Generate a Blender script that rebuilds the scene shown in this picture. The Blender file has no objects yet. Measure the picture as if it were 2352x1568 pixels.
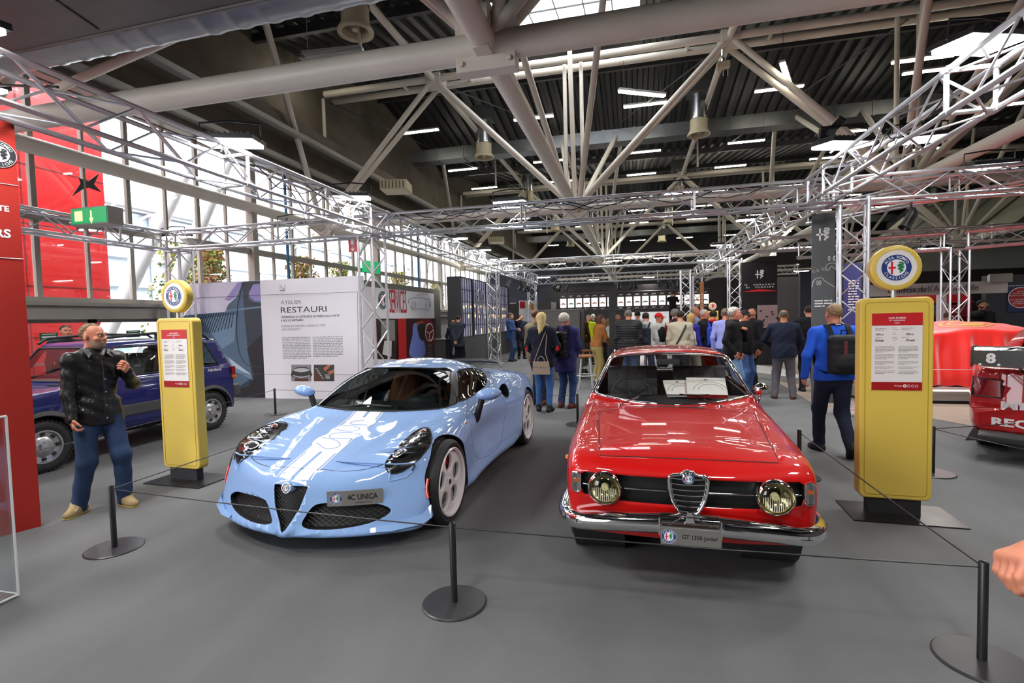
import bpy, bmesh, math, random
import numpy as np
from mathutils import Vector, Matrix, Euler
from mathutils.bvhtree import BVHTree
from math import pi, sin, cos, radians, sqrt, atan2, hypot
SC = bpy.context.scene
COL = SC.collection
# ---------------- camera ----------------
F, PT, RL, YW, CH = 1159.06, -.0455, -.0245, .2375, 1.63
_fw = Vector((-sin(YW)*cos(PT), cos(YW)*cos(PT), sin(PT)))
_r0 = Vector((cos(YW), sin(YW), 0)); _u0 = _r0.cross(_fw)
_R = _r0*cos(RL) + _u0*sin(RL); _U = _R.cross(_fw); CAMP = Vector((0, 0, CH))
cd = bpy.data.cameras.new('camera'); cam = bpy.data.objects.new('camera', cd); COL.objects.link(cam)
cd.sensor_width = 36; cd.lens = 36*F/2352; cd.clip_start = .05; cd.clip_end = 300
cam.matrix_world = Matrix(((_R.x, _U.x, -_fw.x, 0), (_R.y, _U.y, -_fw.y, 0), (_R.z, _U.z, -_fw.z, CH), (0, 0, 0, 1)))
SC.camera = cam
def ray(x, y): return _fw + _R*((x-1176)/F) - _U*((y-784)/F)
def atZ(x, y, z=0): d = ray(x, y); return CAMP + d*((z-CH)/d.z)
def atY(x, y, Y): d = ray(x, y); return CAMP + d*(Y/d.y)
def atX(x, y, X): d = ray(x, y); return CAMP + d*(X/d.x)
# ---------------- world, light, exposure ----------------
W = bpy.data.worlds.new('world'); SC.world = W; W.use_nodes = True
bg = W.node_tree.nodes['Background']; bg.inputs[0].default_value = (.93, .96, 1, 1); bg.inputs[1].default_value = 8.5
SC.view_settings.view_transform = 'Standard'; SC.view_settings.look = 'None'
SC.view_settings.gamma = 1; SC.view_settings.use_curve_mapping = False
SC.view_settings.exposure = 0.0
SC.cycles.max_bounces = 7; SC.cycles.diffuse_bounces = 3; SC.cycles.glossy_bounces = 4
SC.cycles.transparent_max_bounces = 16; SC.cycles.transmission_bounces = 6; SC.cycles.caustics_reflective = False
SC.cycles.caustics_refractive = False; SC.cycles.sample_clamp_indirect = 4; SC.cycles.use_denoising = True
def area(name, loc, size, power, rot=(0, 0, 0), col=(1, 1, 1), sy=None, parent=None, spread=pi):
    l = bpy.data.lights.new(name, 'AREA'); l.energy = power; l.color = col; l.size = size; l.spread = spread
    if sy: l.shape = 'RECTANGLE'; l.size_y = sy
    o = bpy.data.objects.new(name, l); COL.objects.link(o); o.location = loc; o.rotation_euler = rot
    if parent: o.parent = parent
    return o
# ---------------- materials ----------------
MATS = {}
def mat(name, col=(.5, .5, .5), rough=.5, metal=0., coat=0., emit=0., ecol=None, bump=0., bscale=200, var=0., vscale=4., spec=.5, sheen=0., hexa=None):
    if name in MATS: return MATS[name]
    if hexa: col = hx(hexa)
    m = bpy.data.materials.new(name); m.use_nodes = True; nt = m.node_tree; p = nt.nodes['Principled BSDF']
    p.inputs['Base Color'].default_value = (*col, 1); p.inputs['Roughness'].default_value = rough
    p.inputs['Metallic'].default_value = metal; p.inputs['Coat Weight'].default_value = coat
    p.inputs['Coat Roughness'].default_value = .03; p.inputs['Specular IOR Level'].default_value = spec
    if sheen: p.inputs['Sheen Weight'].default_value = sheen
    if emit: p.inputs['Emission Strength'].default_value = emit; p.inputs['Emission Color'].default_value = (*(ecol or col), 1)
    if bump or var:
        tc = nt.nodes.new('ShaderNodeTexCoord')
    if bump:
        n = nt.nodes.new('ShaderNodeTexNoise'); n.inputs['Scale'].default_value = bscale; n.inputs['Detail'].default_value = 3
        nt.links.new(tc.outputs['Object'], n.inputs['Vector'])
        b = nt.nodes.new('ShaderNodeBump'); b.inputs['Strength'].default_value = bump; b.inputs['Distance'].default_value = .01
        nt.links.new(n.outputs[0], b.inputs['Height']); nt.links.new(b.outputs[0], p.inputs['Normal'])
    if var:
        n = nt.nodes.new('ShaderNodeTexNoise'); n.inputs['Scale'].default_value = vscale; n.inputs['Detail'].default_value = 4
        nt.links.new(tc.outputs['Object'], n.inputs['Vector'])
        r = nt.nodes.new('ShaderNodeMapRange'); r.inputs[1].default_value = .3; r.inputs[2].default_value = .7
        r.inputs[3].default_value = 1-var; r.inputs[4].default_value = 1+var; nt.links.new(n.outputs[0], r.inputs[0])
        x = nt.nodes.new('ShaderNodeVectorMath'); x.operation = 'SCALE'; x.inputs[0].default_value = col
        nt.links.new(r.outputs[0], x.inputs['Scale']); nt.links.new(x.outputs[0], p.inputs['Base Color'])
    MATS[name] = m; return m
def hx(s):
    c = [int(s[i:i+2], 16)/255 for i in (0, 2, 4)]
    return tuple(v/12.92 if v <= .04045 else ((v+.055)/1.055)**2.4 for v in c)
def glass(name, tint=(1, 1, 1), rough=.02, refl=1.):
    if name in MATS: return MATS[name]
    m = bpy.data.materials.new(name); m.use_nodes = True; nt = m.node_tree; nt.nodes.remove(nt.nodes['Principled BSDF'])
    t = nt.nodes.new('ShaderNodeBsdfTransparent'); t.inputs[0].default_value = (*tint, 1)
    g = nt.nodes.new('ShaderNodeBsdfGlossy'); g.inputs['Roughness'].default_value = rough
    f = nt.nodes.new('ShaderNodeLayerWeight'); pw = nt.nodes.new('ShaderNodeMath'); pw.operation = 'POWER'; pw.inputs[1].default_value = 4.5
    nt.links.new(f.outputs['Facing'], pw.inputs[0])
    mm = nt.nodes.new('ShaderNodeMath'); mm.operation = 'MULTIPLY_ADD'; mm.inputs[1].default_value = .8*min(refl, 1.2); mm.inputs[2].default_value = .045*refl; mm.use_clamp = True
    nt.links.new(pw.outputs[0], mm.inputs[0])
    x = nt.nodes.new('ShaderNodeMixShader'); nt.links.new(mm.outputs[0], x.inputs[0]); nt.links.new(t.outputs[0], x.inputs[1]); nt.links.new(g.outputs[0], x.inputs[2])
    nt.links.new(x.outputs[0], nt.nodes['Material Output'].inputs[0]); MATS[name] = m; return m
# ---------------- mesh building ----------------
def basis(d):
    d = Vector(d).normalized(); a = Vector((0, 0, 1)) if abs(d.z) < .95 else Vector((1, 0, 0))
    u = d.cross(a).normalized(); return u, u.cross(d), d
class MB:
    def __init__(s): s.v = []; s.f = []; s.m = []; s.mi = 0
    def add(s, vs, fs):
        n = len(s.v); s.v += [tuple(v) for v in vs]; s.f += [tuple(i+n for i in f) for f in fs]; s.m += [s.mi]*len(fs); return s
    def box(s, c, sz, rot=None, rz=0):
        M = Euler(rot).to_matrix() if rot else Matrix.Rotation(rz, 3, 'Z'); c = Vector(c)
        vs = [c + M@Vector((sz[0]/2*i, sz[1]/2*j, sz[2]/2*k)) for i in (-1, 1) for j in (-1, 1) for k in (-1, 1)]
        return s.add(vs, [(0, 1, 3, 2), (4, 6, 7, 5), (0, 4, 5, 1), (2, 3, 7, 6), (0, 2, 6, 4), (1, 5, 7, 3)])
    def tube(s, p, q, r, n=8, r2=None, cap=True):
        p, q = Vector(p), Vector(q)
        if (q-p).length < 1e-6: return s
        return s.path([p, q], [r, r if r2 is None else r2], n, cap)
    def path(s, pts, r, n=8, cap=True, closed=False):
        pts = [Vector(p) for p in pts]; k = len(pts)
        rs = r if isinstance(r, (list, tuple)) else [r]*k
        vs = []; u = None
        for i, p in enumerate(pts):
            a = pts[(i-1) % k] if closed or i else p; b = pts[(i+1) % k] if closed or i < k-1 else p
            d = (b-a)
            d = d.normalized() if d.length > 1e-9 else Vector((0, 0, 1))
            if u is None: u = basis(d)[0]
            else:
                u = u - d*u.dot(d)
                u = u.normalized() if u.length > 1e-6 else basis(d)[0]
            w = d.cross(u)
            vs += [p + (u*cos(2*pi*j/n) + w*sin(2*pi*j/n))*rs[i] for j in range(n)]
        fs = [(i*n+j, i*n+(j+1) % n, ((i+1) % k)*n+(j+1) % n, ((i+1) % k)*n+j) for i in range(k if closed else k-1) for j in range(n)]
        if cap and not closed: fs += [tuple(range(n))[::-1], tuple((k-1)*n+j for j in range(n))]
        return s.add(vs, fs)
    def lathe(s, prof, n=32, c=(0, 0, 0), ax=(0, 0, 1), closed=False):
        u, w, d = basis(ax); c = Vector(c); k = len(prof)
        vs = [c + d*z + (u*cos(2*pi*j/n) + w*sin(2*pi*j/n))*r for r, z in prof for j in range(n)]
        fs = [(i*n+j, i*n+(j+1) % n, ((i+1) % k)*n+(j+1) % n, ((i+1) % k)*n+j) for i in range(k if closed else k-1) for j in range(n)]
        return s.add(vs, fs)
    def disc(s, c, r, n=32, ax=(0, 0, 1), sx=1, sy=1):
        u, w, d = basis(ax); c = Vector(c)
        return s.add([c + u*cos(2*pi*j/n)*r*sx + w*sin(2*pi*j/n)*r*sy for j in range(n)], [tuple(range(n))])
    def prism(s, poly, a, b, fn=None):
        fn = fn or (lambda u, v, t: (u, v, t)); n = len(poly)
        vs = [fn(u, v, a) for u, v in poly] + [fn(u, v, b) for u, v in poly]
        return s.add(vs, [tuple(range(n))[::-1], tuple(range(n, 2*n))] + [(i, (i+1) % n, n+(i+1) % n, n+i) for i in range(n)])
    def poly(s, pts): return s.add(pts, [tuple(range(len(pts)))])
    def ball(s, c, r, nu=16, nv=10, M=None):
        r = r if hasattr(r, '__len__') else (r, r, r); c = Vector(c); vs = []
        for i in range(nv+1):
            t = pi*i/nv
            for j in range(nu):
                a = 2*pi*j/nu; p = Vector((r[0]*sin(t)*cos(a), r[1]*sin(t)*sin(a), r[2]*cos(t)))
                vs.append(c + (M@p if M else p))
        return s.add(vs, [(i*nu+j, (i+1)*nu+j, (i+1)*nu+(j+1) % nu, i*nu+(j+1) % nu) for i in range(nv) for j in range(nu)])
    def build(s, name, mats, parent=None, smooth=None, loc=None, rot=None, bevel=0, kind=None, **tags):
        me = bpy.data.meshes.new(name); me.from_pydata(s.v, [], s.f)
        for m in (mats if isinstance(mats, (list, tuple)) else [mats]): me.materials.append(m)
        if s.mi or any(s.m): me.polygons.foreach_set('material_index', s.m)
        me.update()
        if smooth:
            me.shade_smooth(); me.set_sharp_from_angle(angle=radians(smooth if smooth is not True else 40))
        o = bpy.data.objects.new(name, me); COL.objects.link(o)
        if parent: o.parent = parent
        if loc is not None: o.location = loc
        if rot is not None: o.rotation_euler = rot
        if bevel:
            b = o.modifiers.new('bevel', 'BEVEL'); b.width = bevel; b.segments = 3; b.limit_method = 'ANGLE'; b.harden_normals = False
        if kind: o['kind'] = kind
        if 'label' in tags: tag(o, **tags)
        return o
def tag(o, label=None, cat=None, group=None, kind=None):
    if label: o['label'] = label
    if cat: o['category'] = cat
    if group: o['group'] = group
    if kind: o['kind'] = kind
    return o
def thing(name, label, cat, loc=(0, 0, 0), rz=0, group=None):
    o = bpy.data.objects.new(name, None); COL.objects.link(o); o.location = loc; o.rotation_euler = (0, 0, rz); o.empty_display_size = .1
    return tag(o, label, cat, group)
def dup(o, parent=None, **kw):
    c = o.copy(); COL.objects.link(c)
    if parent: c.parent = parent
    for ch in list(o.children): dup(ch, c)
    if kw:
        if 'loc' in kw: c.location = kw['loc']
        if 'rot' in kw: c.rotation_euler = kw['rot']
        if 'rz' in kw: c.rotation_euler = (0, 0, kw['rz'])
        if 'scale' in kw: c.scale = kw['scale']
        tag(c, kw.get('label'), None, kw.get('group'))
    return c
_TC = {}
def text_polys(txt, shear=0., bold=0., space=1.):
    k = (txt, shear, bold, space)
    if k not in _TC:
        cu = bpy.data.curves.new('t', 'FONT'); cu.body = txt; cu.align_x = 'CENTER'; cu.align_y = 'CENTER'; cu.size = 1
        cu.shear = shear; cu.offset = bold; cu.space_character = space; cu.resolution_u = 3; cu.fill_mode = 'BOTH'
        o = bpy.data.objects.new('t', cu); COL.objects.link(o)
        bpy.context.view_layer.update()
        me = bpy.data.meshes.new_from_object(o.evaluated_get(bpy.context.evaluated_depsgraph_get()))
        v = [tuple(x.co)[:2] for x in me.vertices]; f = [tuple(p.vertices) for p in me.polygons]
        bpy.data.objects.remove(o); bpy.data.curves.remove(cu); bpy.data.meshes.remove(me)
        xs = [a for a, b in v] or [0]; ys = [b for a, b in v] or [0]
        _TC[k] = (v, f, min(xs), max(xs), min(ys), max(ys))
    return _TC[k]
def put_text(mb, txt, fn, cx, cy, w=None, h=None, align='c', shear=0., bold=0., space=1.):
    """letters as flat faces; fn(u,v)->3D; w/h = size of the ink box"""
    v, f, x0, x1, y0, y1 = text_polys(txt, shear, bold, space)
    if not f: return
    sx = w/(x1-x0) if w else None; sy = h/(y1-y0) if h else None
    sx = sx or sy; sy = sy or sx
    ox = {'c': (x0+x1)/2, 'l': x0, 'r': x1}[align]
    mb.add([fn(cx+(a-ox)*sx, cy+(b-(y0+y1)/2)*sy) for a, b in v], f)
def cr(xs, ys, q):
    """C1 interpolation (Catmull-Rom tangents) of table ys over xs"""
    xs = np.asarray(xs, float); ys = np.asarray(ys, float); q = np.clip(np.asarray(q, float), xs[0], xs[-1])
    m = np.gradient(ys, xs); i = np.clip(np.searchsorted(xs, q, 'right')-1, 0, len(xs)-2)
    h = xs[i+1]-xs[i]; t = (q-xs[i])/h; t2 = t*t; t3 = t2*t
    return (2*t3-3*t2+1)*ys[i]+(t3-2*t2+t)*h*m[i]+(-2*t3+3*t2)*ys[i+1]+(t3-t2)*h*m[i+1]
def smax(a, b, k): h = np.maximum(k-np.abs(a-b), 0)/k; return np.maximum(a, b)+h*h*k*.25
def smin(a, b, k): return -smax(-a, -b, k)
def rrect(w, h, r, n=5, cx=0, cy=0):
    return [(cx+sx*(w/2-r)+r*cos(a0+pi/2*i/n), cy+sy*(h/2-r)+r*sin(a0+pi/2*i/n)) for sx, sy, a0 in ((1, 1, 0), (-1, 1, pi/2), (-1, -1, pi), (1, -1, 1.5*pi)) for i in range(n+1)]
def cspline(pts, n=6):
    """closed Catmull-Rom through 2D/3D points"""
    P = [np.array(p, float) for p in pts]; k = len(P); o = []
    for i in range(k):
        a, b, c, d = P[i-1], P[i], P[(i+1) % k], P[(i+2) % k]
        for j in range(n):
            t = j/n; o.append(tuple(.5*((2*b)+(-a+c)*t+(2*a-5*b+4*c-d)*t*t+(-a+3*b-3*c+d)*t**3)))
    return o
def ospline(pts, n=6):
    P = [np.array(p, float) for p in pts]; P = [2*P[0]-P[1]]+P+[2*P[-1]-P[-2]]; o = []
    for i in range(1, len(P)-2):
        a, b, c, d = P[i-1:i+3]
        for j in range(n):
            t = j/n; o.append(tuple(.5*((2*b)+(-a+c)*t+(2*a-5*b+4*c-d)*t*t+(-a+3*b-3*c+d)*t**3)))
    return o+[tuple(P[-2])]
# the round badge with cross and serpent; rim text
def badge(parent, fn, R, rim, name='badge', top='ALFA ROMEO', bot='CLASSICHE', lift=.002, thick=True, mono=False):
    g = MB(); N = 48
    mats = [rim, MATS['badge_ring'] if not mono else MATS['ink_dark'], MATS['white_paint'], MATS['badge_red'], MATS['badge_green'] if not mono else MATS['ink_dark'], MATS['white_paint']]
    def ring(r0, r1, z, mi):
        g.mi = mi; vs = []
        for j in range(N):
            a = 2*pi*j/N; vs += [fn(r0*cos(a), r0*sin(a), z), fn(r1*cos(a), r1*sin(a), z)]
        g.add(vs, [(2*j, 2*j+1, (2*j+3) % (2*N), (2*j+2) % (2*N)) for j in range(N)])
    L = lift
    ring(.97*R, R, L, 0); ring(.60*R, .97*R, L, 1); ring(.57*R, .61*R, L*1.5, 5); ring(0, .575*R, L, 2)
    g.mi = 3
    for x0, x1, y0, y1 in ((-.36, -.22, -.47, .47), (-.52, -.36, -.07, .07), (-.22, -.04, -.07, .07)):
        g.add([fn(x*R, y*R, L*2) for x, y in ((x0, y0), (x1, y0), (x1, y1), (x0, y1))], [(0, 1, 2, 3)])
    g.mi = 4
    sp = ospline([(.30, -.42), (.20, -.36), (.28, -.28), (.42, -.22), (.20, -.14), (.12, -.07), (.40, -.02), (.44, .06), (.14, .10), (.12, .2), (.36, .2), (.42, .3), (.28, .37), (.16, .34)], 4)
    for i in range(len(sp)-1):
        (x0, y0), (x1, y1) = sp[i], sp[i+1]; d = hypot(x1-x0, y1-y0) or 1; w = .045*(.4+min(1, i/12)); nx, ny = -(y1-y0)/d*w, (x1-x0)/d*w
        g.add([fn(x*R, y*R, L*2) for x, y in ((x0+nx, y0+ny), (x0-nx, y0-ny), (x1-nx, y1-ny), (x1+nx, y1+ny))], [(0, 1, 2, 3)])
    g.mi = 5
    for txt, a0, sgn in ((top, pi/2, 1), (bot, -pi/2, -1)):
        n = len(txt); st = .235 if sgn > 0 else .26
        for i, ch in enumerate(txt):
            if ch == ' ': continue
            a = a0 - sgn*(i-(n-1)/2)*st; rr = .785*R
            def f2(u, v, a=a): 
                ux, uy = (sin(a), -cos(a)) if sgn > 0 else (-sin(a), cos(a)); vx, vy = (cos(a), sin(a)) if sgn > 0 else (-cos(a), -sin(a))
                return fn(rr*cos(a)+ux*u+vx*v, rr*sin(a)+uy*u+vy*v, L*2)
            put_text(g, ch, f2, 0, 0, h=.2*R, bold=.01)
    return g.build(name, mats, parent)
def lines(mb, fn, x0, y0, w, n, dy, th, seed=0, just=True, brk=()):
    """tiny unreadable paragraph rows as rows of short dashes (words)"""
    r = random.Random(seed)
    for i in range(n):
        if i in brk: continue
        x = x0; e = x0 + w*(1 if just and i < n-1 and (i+1) not in brk else r.uniform(.4, .9))
        while x < e-th:
            l = min(r.choice((2, 3, 5, 7, 4, 9))*th*.7, e-x); y = y0-i*dy
            mb.add([fn(x, y-th/2), fn(x+l, y-th/2), fn(x+l, y+th/2), fn(x, y+th/2)], [(0, 1, 2, 3)]); x += l+th*.8
# ---------------- shared materials ----------------
M = {}
M['white'] = mat('white_paint', (.8, .8, .82), .5)
mat('badge_ring', hx('203a7c'), .35); mat('badge_red', hx('d0142a'), .4); mat('badge_green', hx('1d7d4f'), .4); mat('ink_dark', hx('23252b'), .5)
M['alu'] = mat('truss_aluminium', (.66, .67, .70), .36, .75, var=.15, vscale=3)
M['tube'] = mat('cream_painted_steel', hx('ddd6c9'), .42, var=.05, vscale=1.5)
M['black'] = mat('black_powder_coat', (.012, .012, .014), .38)
M['matblack'] = mat('matte_black', (.015, .015, .017), .7)
M['rubber'] = mat('tyre_rubber', (.018, .018, .02), .62, bump=.1, bscale=300)
M['chrome'] = mat('chrome', (.86, .86, .87), .06, 1.)
M['plate'] = mat('brushed_plate', (.62, .6, .55), .3, 1.)
M['red'] = mat('bright_red', hx('c8141c'), .4)
M['darkpanel'] = mat('charcoal_panel', (.045, .045, .045), .5, var=.1)
M['lamp'] = mat('floodlight_lens', (1, 1, 1), .5, emit=30)
M['tubelamp'] = mat('fluorescent_tube', (1, .93, .7), .5, emit=26, ecol=(1, .94, .76))
M['clear'] = glass('clear_glass'); M['tint'] = glass('tinted_glass', (.35, .4, .4))
M['skin'] = mat('skin', hx('c98f74'), .5); M['skin2'] = mat('skin_ruddy', hx('c07a5f'), .5); M['skin3'] = mat('skin_tan', hx('a8714f'), .5)
M['eye'] = mat('eye_white', (.7, .68, .66), .2); M['iris'] = mat('iris_dark', (.03, .02, .015), .15)
# ---------------- floor, walls, roof ----------------
XW = -10.6      # plane of the window wall
def carpet():
    m = mat('grey_carpet', (.105, .108, .112), .95, bump=.25, bscale=900, spec=.15); nt = m.node_tree; p = nt.nodes['Principled BSDF']
    tc = nt.nodes.new('ShaderNodeTexCoord'); mp = nt.nodes.new('ShaderNodeMapping'); mp.inputs['Scale'].default_value = (1.2, .5, 1)
    mp.inputs['Rotation'].default_value = (0, 0, .5)
    n = nt.nodes.new('ShaderNodeTexNoise'); n.inputs['Scale'].default_value = 1.3; n.inputs['Detail'].default_value = 7
    r = nt.nodes.new('ShaderNodeMapRange'); r.inputs[1].default_value = .3; r.inputs[2].default_value = .7; r.inputs[3].default_value = .84; r.inputs[4].default_value = 1.16
    x = nt.nodes.new('ShaderNodeVectorMath'); x.operation = 'SCALE'; x.inputs[0].default_value = (.132, .135, .137)
    nt.links.new(tc.outputs['Object'], mp.inputs[0]); nt.links.new(mp.outputs[0], n.inputs['Vector']); nt.links.new(n.outputs[0], r.inputs[0])
    nt.links.new(r.outputs[0], x.inputs['Scale']); nt.links.new(x.outputs[0], p.inputs['Base Color']); return m
g = MB(); g.box((0, 24, -.05), (60, 76, .1)); g.build('floor', carpet(), kind='structure')
# second flooring, pale aisle round the covered car
g = MB(); g.prism([(3.0, 8.95), (4.2, 8.75), (4.9, 7.3), (14, 7.0), (14, 24), (3.9, 24)], .001, .006)
g.build('trim_1', mat('beige_aisle_floor', hx('8d7f72'), .8, var=.08), kind='structure')
# roof: pitched bays running along the hall, ribs along Y
def roof_z(y):
    t = ((y-12.7)/14.6) % 1
    return 9.9 + 1.24*(1-2*abs(t-.5))
rib = mat('dark_corrugated_steel', (.030, .031, .034), .45, .3)
for bi in range(8):
    y0 = -1.9+7.3*bi; y1 = y0+7.3
    segs = [(-10.6, -3.6), (.3, 24)] if bi == 2 else [(-10.6, 24)]
    g = MB(); za, zb = roof_z(y0+1e-4), roof_z(y1-1e-4)
    for x0, x1 in segs:
        pitch = .42; n = int((x1-x0)/pitch); pr = []
        for i in range(n):
            x = x0+i*pitch; pr += [(x, 0), (x+.14, 0), (x+.19, .13), (x+.34, .13), (x+.39, 0)]
        pr.append((x1, 0)); k = len(pr)
        g.add([(x, y0, za+z) for x, z in pr]+[(x, y1, zb+z) for x, z in pr], [(i, i+1, k+i+1, k+i) for i in range(k-1)])
    if bi == 2:
        ya = 16.6; zc = roof_z(ya)
        g.box((-1.65, (ya+y1)/2, (zc+zb)/2+.06), (4.0, hypot(y1-ya, zb-zc), .1), rot=(atan2(zb-zc, y1-ya), 0, 0))
    g.build('ceiling' if bi == 0 else f'ceiling_{bi+1}', rib, kind='structure')
ff = lambda y: roof_z(y)+.12
g = MB()
for i in range(6): x = -3.6+i*.78; g.tube((x, 12.72, ff(12.72)), (x, 16.6, ff(16.6)), .022, 6)
for y in (12.75, 14.6, 16.6): g.tube((-3.6, y, ff(y)), (.3, y, ff(y)), .03, 6)
wg = g.build('window_9', mat('grey_steel_frame', (.2, .21, .22), .5), kind='structure')
g = MB(); g.add([(-3.6, 12.72, ff(12.72)+.03), (.3, 12.72, ff(12.72)+.03), (.3, 16.6, ff(16.6)+.03), (-3.6, 16.6, ff(16.6)+.03)], [(0, 1, 2, 3)])
g.build('pane', M['clear'], wg, kind='structure')
beam_mat = mat('dark_beam_steel', (.06, .062, .066), .5, .2)
for i in range(6):
    y = 12.7+7.3*i; g = MB(); z = roof_z(y)-.12
    g.box((6.5, y, z), (34, .14, .24)); g.build(f'trim_{i+2}', beam_mat, kind='structure')
# edge beams over the windows
conc = mat('aged_concrete', hx('6e675c'), .85, var=.15, vscale=1.5)
g = MB(); g.box((XW+.2, 24, 6.75), (.5, 70, .9)); g.box((XW+.5, 24, 7.4), (.9, 70, .5)); g.build('trim_8', conc, kind='structure')
g = MB(); g.box((XW+.1, 24, 9.2), (.1, 76, 4.4)); g.build('wall_left_upper', conc, kind='structure')
gal = mat('galvanised_tray', (.35, .34, .32), .45, .7)
g = MB()
for z, x in ((6.2, .35), (6.45, .6), (7.1, 1.1)): g.box((XW+x, 24, z), (.22, 64, .05)); g.box((XW+x+.11, 24, z+.05), (.01, 64, .1)); g.box((XW+x-.11, 24, z+.05), (.01, 64, .1))
g.build('cable_tray', gal, label='long galvanised cable trays running above the tall windows', cat='cable tray')
# window wall
frame = mat('window_frame_grey', hx('9a958c'), .5)
ZB, ZT = 2.18, 6.3
bays = [(-2+7.2*i, -2+7.2*(i+1)) for i in range(7)]
for bi, (y0, y1) in enumerate(bays):
    root = MB()
    for zz, h in ((ZT, .16), (3.72, .16), (ZB, .12)): root.box((XW, (y0+y1)/2, zz), (.12, y1-y0, h))
    root.box((XW+.05, y0, (ZB+ZT)/2), (.22, .2, ZT-ZB))
    n = 8; dy = (y1-y0)/n
    for i in range(1, n): root.box((XW, y0+dy*i, (ZB+ZT)/2), (.08, .05 if i % 2 else .09, ZT-ZB))
    w = root.build(f'window_{bi+1}', frame, kind='structure')
    p = MB(); p.box((XW-.02, (y0+y1)/2, (ZB+ZT)/2), (.008, y1-y0-.1, ZT-ZB-.1)); p.build('pane', M['clear'], w, kind='structure')
g = MB(); g.box((XW+.1, 24, 1.98), (.45, 70, .32)); g.box((XW+.2, 24, 2.1), (.4, 70, .06)); g.build('wall_left', mat('transom_grey', hx('8f8b84'), .5, var=.06), kind='structure')
# glazed doors below the transom
for di in range(6):
    y0 = 3.0+di*1.62; f = MB()
    for y in (y0+.04, y0+1.56): f.box((XW+.05, y, .92), (.06, .08, 1.84))
    for z in (.05, 1.8): f.box((XW+.05, y0+.8, z), (.06, 1.6, .09))
    f.box((XW+.09, y0+.8, 1.0), (.04, 1.4, .04))
    w = f.build(f'door_{di+1}', frame, kind='structure')
    p = MB(); p.box((XW+.05, y0+.8, .92), (.008, 1.5, 1.72)); p.build('pane', M['clear'], w, kind='structure')
    s = MB(); s.box((XW+.11, y0+.8, 1.5), (.012, .3, .15)); sg = s.build('door_sticker', mat('sticker_green', hx('24562f'), .5), w)
    s = MB(); s.box((XW+.118, y0+.8, 1.5), (.004, .24, .03)); s.box((XW+.118, y0+.8, 1.55), (.004, .22, .012)); s.build('sticker_text', M['white'], sg)
for di in range(3):
    y0 = 3.0+di*3.24; s = MB(); s.box((XW+.14, y0, .92), (.1, .12, 1.84)); s.box((XW+.16, y0, 1.78), (.14, .2, .16))
    s.build('door_post', M['black'], label=('black folding door post with bulky top bracket, %s of three' % ('nearest', 'middle', 'farthest')[di]), cat='post')
g = MB(); g.box((XW+.05, 34, .93), (.1, 42.5, 1.86)); g.box((XW+.05, 0, .93), (.1, 6, 1.86)); g.build('wall_left_lower', mat('grey_lower_wall', (.3, .3, .3), .6), kind='structure')
# far and right walls
g = MB(); g.box((6.7, 56.6, 5.6), (35, .2, 11.4)); g.build('wall_back', mat('far_wall_dark', (.035, .035, .04), .8), kind='structure')
g = MB(); g.box((24, 24, 5.6), (.2, 76, 11.4)); g.build('wall_right', mat('far_wall_pale', (.3, .3, .28), .8), kind='structure')
g = MB(); g.box((6.7, -14, 5.6), (35, .2, 11.4)); g.build('wall_behind', mat('far_wall_grey', (.2, .2, .2), .8), kind='structure')
g = MB(); g.box((6.7, -8, 9.9), (35, 12.2, .1)); g.build('ceiling_9', rib, kind='structure')
# ---- outside the glass ----
g = MB(); g.box((-38, 24, -.15), (50, 120, .1)); g.build('ground_outside', mat('pale_paving', (.62, .61, .59), .9, var=.1), kind='structure')
# big red cabin / truck side outside
redc = mat('outside_red_panel', hx('c01a20'), .3, coat=.3)
g = MB(); g.box((-20, 5.6, 4.9), (4, 17, 9.8)); t = g.build('red_building', redc, label='tall bright red clad cabin standing outside the glass wall', cat='building')
g = MB()
for z in (1.4, 3.0, 4.9, 6.7): g.box((-17.99, 5.6, z), (.012, 17, .03))
for y in (11.6, 7.4, 3.2): g.box((-17.99, y, 4.9), (.012, .03, 9.8))
g.build('panel_joint', mat('joint_dark_red', (.15, .01, .012), .6), t)
g = MB()
for k in range(9):
    for z in (.1, .85): g.box((-17.98, 8.1+k*.24, z), (.02, .13, .08))
g.build('vent', M['white'], t)
g = MB()
put_text(g, 'Heritage', lambda u, v: (-17.97, u, v), 9.9, 1.4, w=2.8, shear=.3); g.build('lettering', mat('faded_lettering', (.75, .35, .35), .5), t)
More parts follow.
